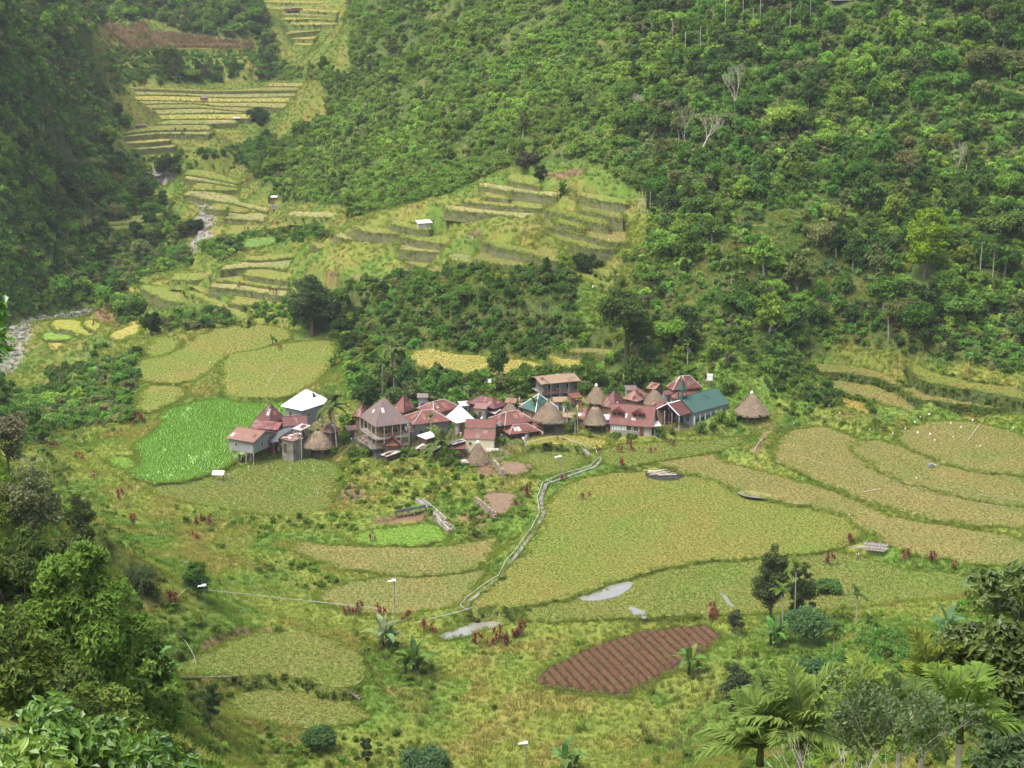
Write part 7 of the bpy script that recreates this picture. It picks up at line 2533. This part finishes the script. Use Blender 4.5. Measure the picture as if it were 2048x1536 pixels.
for k in range(5):
    rg = np.random.default_rng(70 + k)
    m = MB()
    n, q = 8, 5
    for i in range(q + 1):
        ph = math.pi * i / q
        for j in range(n):
            a_ = 2 * math.pi * j / n
            r_ = .5 * (1 + rg.normal(0, .13))
            m.v.append((r_ * math.sin(ph) * math.cos(a_) * 1.2, r_ * math.sin(ph) * math.sin(a_), r_ * math.cos(ph) * .75 + .2))
    for i in range(q):
        for j in range(n):
            m.f.append((i * n + j, (i + 1) * n + j, (i + 1) * n + (j + 1) % n, i * n + (j + 1) % n))
    me_ = bpy.data.meshes.new('boulder')
    me_.from_pydata(m.v, [], m.f)
    me_.materials.append(MATS['boulder'])
    ROCK.append(me_)
for si, (s, cnt) in enumerate(zip(STREAM, (150, 60, 24))):
    p = resample(s, .5, closed=False)
    for k in range(cnt):
        q = p[RND.randrange(len(p))]
        x, y = q[0] + RND.gauss(0, 1.7), q[1] + RND.gauss(0, 1.7)
        o = bpy.data.objects.new('boulder', ROCK[RND.randrange(5)])
        COL.objects.link(o)
        sc_ = RND.choice([.6, .8, 1.0, 1.2, 1.6, 2.4])
        o.location = (x, y, float(sample(GZ, x, y)) - .1 * sc_)
        o.scale = (sc_, sc_ * RND.uniform(.7, 1.1), sc_ * RND.uniform(.6, .9))
        o.rotation_euler = (0, 0, RND.uniform(0, 6.28))
        tag(o, ('large' if sc_ > 1.4 else 'middling' if sc_ > .9 else 'small') + [' grey boulder in the stream below the little yellow fields', ' grey boulder in the stream between the valley terraces', ' grey boulder in the stream under the dark bank'][si], 'boulder', 'boulders in the stream bed')


# ------------------------------------------------------------------ forest, undergrowth, grass and rice
def not_built(x, y, extra=0.3):
    return away(x, y, KEEP_CLEAR, extra)


def grid_points(x0, x1, y0, y1, step):
    gx, gy = np.meshgrid(np.arange(x0, x1, step), np.arange(y0, y1, step))
    x = gx.ravel() + NR.uniform(-.5, .5, gx.size) * step
    y = gy.ravel() + NR.uniform(-.5, .5, gx.size) * step
    z = sample(GT, x, y)
    ok = visible(x, y, z, 90)
    return x[ok], y[ok], z[ok]


def slope_ok(x, y):
    return on_field(x, y) < 0


PAL = np.array([[.075, .14, .03], [.105, .18, .036], [.155, .24, .042], [.058, .105, .03], [.13, .155, .055], [.092, .185, .036]])


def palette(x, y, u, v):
    """foliage colour by stand: slightly raised on the west wall, blended towards yellow-green on the spur"""
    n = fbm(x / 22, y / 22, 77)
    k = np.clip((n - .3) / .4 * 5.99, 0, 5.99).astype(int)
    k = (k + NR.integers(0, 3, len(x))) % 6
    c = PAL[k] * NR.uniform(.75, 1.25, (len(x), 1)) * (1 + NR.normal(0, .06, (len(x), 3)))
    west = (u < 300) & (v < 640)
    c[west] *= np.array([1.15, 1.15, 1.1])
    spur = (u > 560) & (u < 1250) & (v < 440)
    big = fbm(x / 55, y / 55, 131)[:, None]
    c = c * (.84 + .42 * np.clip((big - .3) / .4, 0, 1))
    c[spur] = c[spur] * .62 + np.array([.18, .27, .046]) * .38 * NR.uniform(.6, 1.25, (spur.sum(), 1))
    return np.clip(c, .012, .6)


# trees
x, y, z = grid_points(-330, 330, 385, 1120, 4.6)
u, v, dep = proj(x, y, z)
dens = fbm(x / 30, y / 30, 41)
op = inpx(OPEN, u, v)
keep = ~op & slope_ok(x, y) & not_built(x, y, 1.5)
light = (u > 560) & (u < 1250) & (v < 440)
bank = (u > 700) & (u < 1330) & (v > 520) & (v < 760)
grassy = inpx([[(1330, 640), (1400, 520), (1500, 430), (1640, 400), (1600, 500), (1480, 560), (1420, 660)], [(820, 400), (760, 330), (900, 300), (960, 340)], [(1600, 700), (2048, 640), (2048, 760), (1700, 720)], [(200, 520), (330, 480), (430, 500), (400, 600), (200, 600)]], u, v)
prob = np.where(light, .36, np.where(bank, .62, .9))
prob = np.where(grassy, .06, prob)
prob = np.where((v > 700) & (u > 1400), .12, prob)
prob = prob * np.clip((dens - .25) * 4, .25, 1.1)
keep &= NR.random(len(x)) < prob
x, y, z, u, v, dep = x[keep], y[keep], z[keep], u[keep], v[keep], dep[keep]
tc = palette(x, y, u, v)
west = (u < 300) & (v < 640)
sc = NR.uniform(.45, 1.0, len(x)) * np.where(NR.random(len(x)) < .12, 1.5, 1.05) * np.where((u > 560) & (u < 1250) & (v < 440), .72, 1.0) * np.where((u > 700) & (u < 1330) & (v > 520) & (v < 760), .62, 1.0) * np.where(west, 1.15, 1.0)
size = sc / dep
inframe = (u > 0) & (u < 2048) & (v > 5) & (v < 1536)
pick = np.argsort(-size * inframe)[:280]
solo = np.zeros(len(x), bool)
solo[pick] = True
TONE_W = ['dark green', 'mid green', 'bright green', 'light yellow-green', 'greyish olive']
SHAPE_W = ['rounded', 'broad', 'narrow pointed', 'flat topped', 'tall full', 'small crowned long stemmed', 'coarse leaved', 'slim']
LBL = {0: 'in the forest above the village', 1: 'on the steep wooded wall beside the stream', 2: 'on the bushy bank behind the village'}
for i in pick:
    k = RND.randrange(len(TREES))
    tm, cm, _ = TREES[k]
    zone = 1 if u[i] < 330 else (2 if (v[i] > 520 and u[i] < 1330) else 0)
    tone = tc[i]
    lum = float(tone.mean())
    tw = TONE_W[4 if tone[2] > .045 and tone[0] > tone[1] * .8 else (0 if lum < .075 else 1 if lum < .105 else 2 if tone[0] < tone[1] * .62 else 3)]
    t = thing('broadleaf_tree', f'{tw} {SHAPE_W[k]} tree ' + LBL[zone], 'tree', (x[i], y[i], z[i]), RND.uniform(0, 6.28), ['forest trees above the village', 'trees on the west wall of the valley', 'trees on the bank behind the village'][zone])
    t.scale = (sc[i], sc[i], sc[i] * RND.uniform(.85, 1.15))
    link(tm, 'trunk', t, leafy=False)
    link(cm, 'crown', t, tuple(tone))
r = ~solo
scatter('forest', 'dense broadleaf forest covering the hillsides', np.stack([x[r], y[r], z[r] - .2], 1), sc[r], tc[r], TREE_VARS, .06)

# undergrowth on the slopes
x, y, z = grid_points(-330, 330, 385, 1120, 1.75)
u, v, dep = proj(x, y, z)
op = inpx(OPEN, u, v) & ~inpx(BUSHY, u, v)
dn = fbm(x / 12, y / 12, 19)
gap = fbm(x / 17, y / 17, 151) > .55
swath = inpx([[(1330, 640), (1400, 520), (1500, 430), (1640, 400), (1600, 500), (1480, 560), (1420, 660)]], u, v)
keep = ~op & slope_ok(x, y) & not_built(x, y, .6) & ~(swath & (NR.random(len(x)) < .6)) & ~(gap & (u > 560) & (u < 1280) & (v < 500) & (NR.random(len(x)) < .7)) & (NR.random(len(x)) < np.clip((dn - .1) * 2.8, .6, .98) * np.where(y > 640, .75, 1))
x, y, z, u, v, dep = [q[keep] for q in (x, y, z, u, v, dep)]
st_ = np.hypot(sample(GT, x + 1.5, y) - sample(GT, x - 1.5, y), sample(GT, x, y + 1.5) - sample(GT, x, y - 1.5)) / 3
ex = np.nonzero((st_ > .75) & (u < 360))[0]
ex = np.repeat(ex, np.clip((st_[ex] * 2).astype(int), 1, 5))
x, y = np.r_[x, x[ex] + NR.normal(0, .8, len(ex))], np.r_[y, y[ex] + NR.normal(0, .8, len(ex))]
z = sample(GT, x, y)
u, v, dep = proj(x, y, z)
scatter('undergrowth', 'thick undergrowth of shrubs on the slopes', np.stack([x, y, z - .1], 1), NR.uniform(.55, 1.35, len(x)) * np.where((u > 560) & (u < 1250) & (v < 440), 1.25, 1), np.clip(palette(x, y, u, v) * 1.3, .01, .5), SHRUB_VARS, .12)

# shrubs near the village and on the lower slopes
x, y, z = grid_points(-140, 140, 60, 400, 1.5)
u, v, dep = proj(x, y, z)
bu = inpx(BUSHY, u, v)
wild = ~inpx(OPEN, u, v)
keep = slope_ok(x, y) & not_built(x, y, .5) & ((bu & (NR.random(len(x)) < .5)) | (wild & (y > 48) & (NR.random(len(x)) < .5)) | (NR.random(len(x)) < .012))
x, y, z, u, v, dep = [q[keep] for q in (x, y, z, u, v, dep)]
s = NR.uniform(.28, .85, len(x)) * np.where(wild[keep] & (y < 300), 1.0, .8)
c = jit((.15, .24, .042), len(x), .22, .08)
solo = np.argsort(-(s / dep) * ((u > 0) & (u < 2048) & (v > 0) & (v < 1500)))[:120]
ms = np.zeros(len(x), bool)
ms[solo] = True
for i in solo:
    me_, _ = SHRUBS[RND.randrange(4)]
    o = bpy.data.objects.new('shrub', me_)
    COL.objects.link(o)
    o.location = (x[i], y[i], z[i] - .05)
    o.scale = (s[i],) * 3
    o.rotation_euler = (0, 0, RND.uniform(0, 6.28))
    o.color = (*c[i], 1)
    tag(o, 'low green shrub growing on the near grassy slope', 'shrub', 'shrubs on the near slopes')
scatter('low_shrubs', 'low shrubs and weeds on banks and slopes', np.stack([x, y, z - .05], 1)[~ms], s[~ms], c[~ms], SHRUB_VARS, .12)

# grass on everything open
x, y, z = grid_points(-135, 135, 90, 470, .86)
u, v, dep = proj(x, y, z)
keep = slope_ok(x, y) & not_built(x, y, -.2) & (inpx(OPEN, u, v) | (y < 400) | (NR.random(len(x)) < .35) | inpx([[(1330, 640), (1400, 520), (1500, 430), (1640, 400), (1600, 500), (1480, 560), (1420, 660)]], u, v))
for sp in SOILS:
    pr = inside(np.array(sp, float), u, v)
    keep &= ~(pr & (NR.random(len(x)) < .85))
x, y, z, u, v, dep = [q[keep] for q in (x, y, z, u, v, dep)]
n1 = fbm(x / 14, y / 14, 31)
n2 = fbm(x / 5, y / 5, 57)
c = grass_tone(n1, n2)
c = c * (1 + NR.normal(0, .10, (len(x), 1))) * (1 + NR.normal(0, .05, (len(x), 3)))
scatter('grass', 'rough mixed grass over banks and slopes', np.stack([x, y, z], 1), NR.uniform(.6, 1.35, len(x)) * np.clip(.6 + n2, .7, 1.3), np.clip(c, .02, .6), GRASS_VARS, .15)
x, y, z = grid_points(-240, 170, 470, 1100, 1.7)
u, v, dep = proj(x, y, z)
keep = slope_ok(x, y) & not_built(x, y, .5)
x, y, z, u, v = [q[keep] for q in (x, y, z, u, v)]
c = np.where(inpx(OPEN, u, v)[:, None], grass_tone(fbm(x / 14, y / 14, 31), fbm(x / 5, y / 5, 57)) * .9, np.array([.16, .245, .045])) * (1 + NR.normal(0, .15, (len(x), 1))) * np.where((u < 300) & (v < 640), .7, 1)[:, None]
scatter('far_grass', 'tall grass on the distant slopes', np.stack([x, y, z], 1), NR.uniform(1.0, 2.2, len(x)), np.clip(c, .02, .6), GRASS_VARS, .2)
# extra grass where the ground is steep
x, y, z = grid_points(-135, 135, 90, 470, .8)
u, v, dep = proj(x, y, z)
steep = np.hypot(sample(GT, x + .7, y) - sample(GT, x - .7, y), sample(GT, x, y + .7) - sample(GT, x, y - .7)) / 1.4
keep = slope_ok(x, y) & not_built(x, y, -.2) & (steep > .5)
x, y, z, u, v = [np.repeat(q[keep], 2) for q in (x, y, z, u, v)]
x = x + NR.normal(0, .3, len(x))
y = y + NR.normal(0, .3, len(x))
z = sample(GT, x, y)
c = grass_tone(fbm(x / 14, y / 14, 31), fbm(x / 5, y / 5, 57)) * (1 + NR.normal(0, .1, (len(x), 1)))
scatter('slope_grass', 'thick grass on the steep banks', np.stack([x, y, z], 1), NR.uniform(.7, 1.4, len(x)), np.clip(c, .02, .6), GRASS_VARS, .2)
# reeds and tall grass
x, y, z = grid_points(-140, 140, 110, 440, 2.6)
u, v, dep = proj(x, y, z)
rd_ = inpx([[(100, 1080), (230, 1060), (300, 1200), (420, 1330), (360, 1350), (260, 1260), (120, 1180)], [(0, 780), (180, 760), (260, 860), (150, 900), (0, 900)], [(1300, 1380), (1500, 1300), (1560, 1400), (1400, 1536), (1250, 1500)], [(700, 1240), (900, 1330), (870, 1420), (760, 1400)], [(1430, 740), (1500, 745), (1530, 790), (1440, 790)]], u, v)
keep = slope_ok(x, y) & not_built(x, y) & (rd_ | (NR.random(len(x)) < .03))
x, y, z = x[keep], y[keep], z[keep]
scatter('reeds', 'clumps of tall reed grass', np.stack([x, y, z], 1), NR.uniform(.5, .95, len(x)), jit((.20, .22, .07), len(x), .2, .06), REED_VARS, .15)

# red-brown reed beds on the high terrace of the far valley
x, y, z = grid_points(-240, -90, 880, 1150, 1.3)
u, v, dep = proj(x, y, z)
bed = inpx([[(192, 84), (205, 54), (292, 48), (300, 66), (372, 70), (430, 78), (505, 84), (508, 102), (350, 102), (190, 102)]], u, v)
x, y, z = x[bed], y[bed], z[bed]
scatter('reed_bed', 'red-brown dry reeds on the high terrace of the far valley', np.stack([x, y, z], 1), NR.uniform(1.0, 1.6, len(x)), jit((.24, .18, .115), len(x), .12, .04), REED_VARS, .1)

# rice on the fields
CROP = {'f_olive': ((.178, .182, .038), .9), 'f_green': ((.165, .21, .04), 1.2), 'f_gold': ((.26, .23, .06), 1.1), 'f_dry': ((.22, .205, .064), 1.0), 'f_far': ((.22, .20, .075), 1.0), 'f_lush2': ((.12, .22, .045), 1.3), 'f_brown': ((.29, .165, .085), 1.3), 'f_lush': ((.165, .255, .045), 1.0), 'f_yellow': ((.31, .28, .035), 1.0)}
P_, S_, C_ = [], [], []
for p in PADDIES:
    if p['mat'] not in CROP:
        continue
    po = p['poly2']
    cy = po[:, 1].mean()
    step = .46 if cy < 400 else (.6 if cy < 480 else (1.3 if cy < 650 else 2.2))
    gx, gy = np.meshgrid(np.arange(po[:, 0].min(), po[:, 0].max(), step), np.arange(po[:, 1].min(), po[:, 1].max(), step))
    x = gx.ravel() + NR.uniform(-.5, .5, gx.size) * step
    y = gy.ravel() + NR.uniform(-.5, .5, gx.size) * step
    ok = inside(po, x, y) & visible(x, y, np.full(x.shape, p['z']))
    x, y = x[ok], y[ok]
    if not len(x):
        continue
    k = on_field(x, y)
    ok = np.array([PADDIES[q]['z'] == p['z'] for q in k]) & not_built(x, y, -.3)
    for wp in POND_XY:
        ok &= ~inside(wp, x, y)
    x, y = x[ok], y[ok]
    base, s = CROP[p['mat']]
    n1 = fbm(x / 7, y / 7, 63)[:, None]
    n3 = fbm(x / 2.5, y / 2.5, 67)[:, None]
    c = np.array(base) * (.84 + .32 * n3) * (1 + NR.normal(0, .06, (len(x), 1)))
    c = np.where(n1 > .57, c * np.array([.78, 1.02, .8]), c)
    c = np.where(n1 < .42, c * np.array([1.12, .98, 1.1]), c)
    P_.append(np.stack([x, y, np.full(len(x), p['z'])], 1))
    S_.append(NR.uniform(.6, .95, len(x)) * s * (1.0 if step < 1 else step * .9))
    C_.append(c)
scatter('rice_stubble', 'ripening rice and stubble standing in the terrace fields', np.vstack(P_), np.concatenate(S_), np.clip(np.vstack(C_), .02, .7), RICE_VARS, .1)
P_ = []
for p in PADDIES:
    if p['mat'] != 'paddy_water':
        continue
    po = p['poly2']
    gx, gy = np.meshgrid(np.arange(po[:, 0].min(), po[:, 0].max(), .42), np.arange(po[:, 1].min(), po[:, 1].max(), .42))
    x = gx.ravel() + NR.uniform(-.3, .3, gx.size) * .42
    y = gy.ravel() + NR.uniform(-.3, .3, gx.size) * .42
    thin = fbm(x / 3.0, y / 6.0, 91)
    ok = inside(po, x, y) & not_built(x, y, -.3) & (NR.random(len(x)) < np.where(thin > .72, .55, 1.0))
    P_.append(np.stack([x[ok], y[ok], np.full(ok.sum(), p['z'] - .02)], 1))
P_ = np.vstack(P_)
scatter('rice_seedlings', 'bright green young rice standing in the flooded paddy', P_, NR.uniform(.8, 1.25, len(P_)), jit((.17, .31, .052), len(P_), .07, .03), SEED_VARS, .08)

# grass hanging over the terrace rims
E = EDGE_PTS
E = E[visible(E[:, 0], E[:, 1], E[:, 2])]
reps = np.where(E[:, 1] < 480, 7, 3)
E = np.repeat(E, reps, 0)
q = E[:, :3] + np.stack([NR.normal(0, .5, len(E)), NR.normal(0, .25, len(E)), -NR.uniform(0, 1, len(E)) ** 2 * np.minimum(E[:, 3], 2.0) * np.where(E[:, 4] > 0, .9, .45)], 1)
scatter('rim_grass', 'grass fringing the terrace rims and banks', q, NR.uniform(.55, 1.1, len(q)) * np.where(E[:, 1] > 480, 1.25, 1.0), jit((.20, .26, .048), len(q), .16, .06), GRASS_VARS, .35)
b = E[((E[:, 4] > 0) & (E[:, 3] > 1.6)) | (E[:, 4] == 2)]
b = b[NR.random(len(b)) < np.where(b[:, 4] == 2, .5, .3)]
q = b[:, :3] + np.stack([NR.normal(0, .4, len(b)), NR.normal(-.15, .2, len(b)), -NR.uniform(.2, .9, len(b)) * b[:, 3]], 1)
scatter('bank_shrubs', 'creeping shrubs on the terrace banks', q, NR.uniform(.25, .5, len(q)), jit((.13, .19, .04), len(q), .25, .08), SHRUB_VARS, .3)

# weeds between the soil beds
sel = []
for off in np.arange(proj_n.min() + .8 + .7, proj_n.max() - .4, 1.4):
    ss = np.arange(-40, 40, .35)
    line = pc + nd2 * off + rd * ss[:, None] + NR.normal(0, .08, (len(ss), 2))
    ok = inside(po_pl, line[:, 0], line[:, 1]) & (NR.random(len(ss)) < .6)
    sel.append(line[ok])
sel = np.vstack(sel)
scatter('furrow_weeds', 'small weeds growing in the furrows of the ploughed plot', np.c_[sel, np.full(len(sel), zf)], NR.uniform(.5, 1.1, len(sel)), jit((.16, .20, .055), len(sel), .2, .06), SEED_VARS, .2)

# ------------------------------------------------------------------ haze
hz = MB()
hz.box(-760, 760, -180, 1760, -60, float(GZ.max()) + 40)
ho = hz.build('haze', 'terrain')
m, nt, out = new_mat('air')
pv = nd(nt, 'ShaderNodeVolumePrincipled')
pv.inputs['Color'].default_value = (0.95, 0.97, 1.0, 1)
pv.inputs['Density'].default_value = 0.00008
pv.inputs['Anisotropy'].default_value = 0.2
nt.links.new(pv.outputs[0], out.inputs['Volume'])
ho.data.materials.clear()
ho.data.materials.append(m)
tag(ho, kind='stuff')
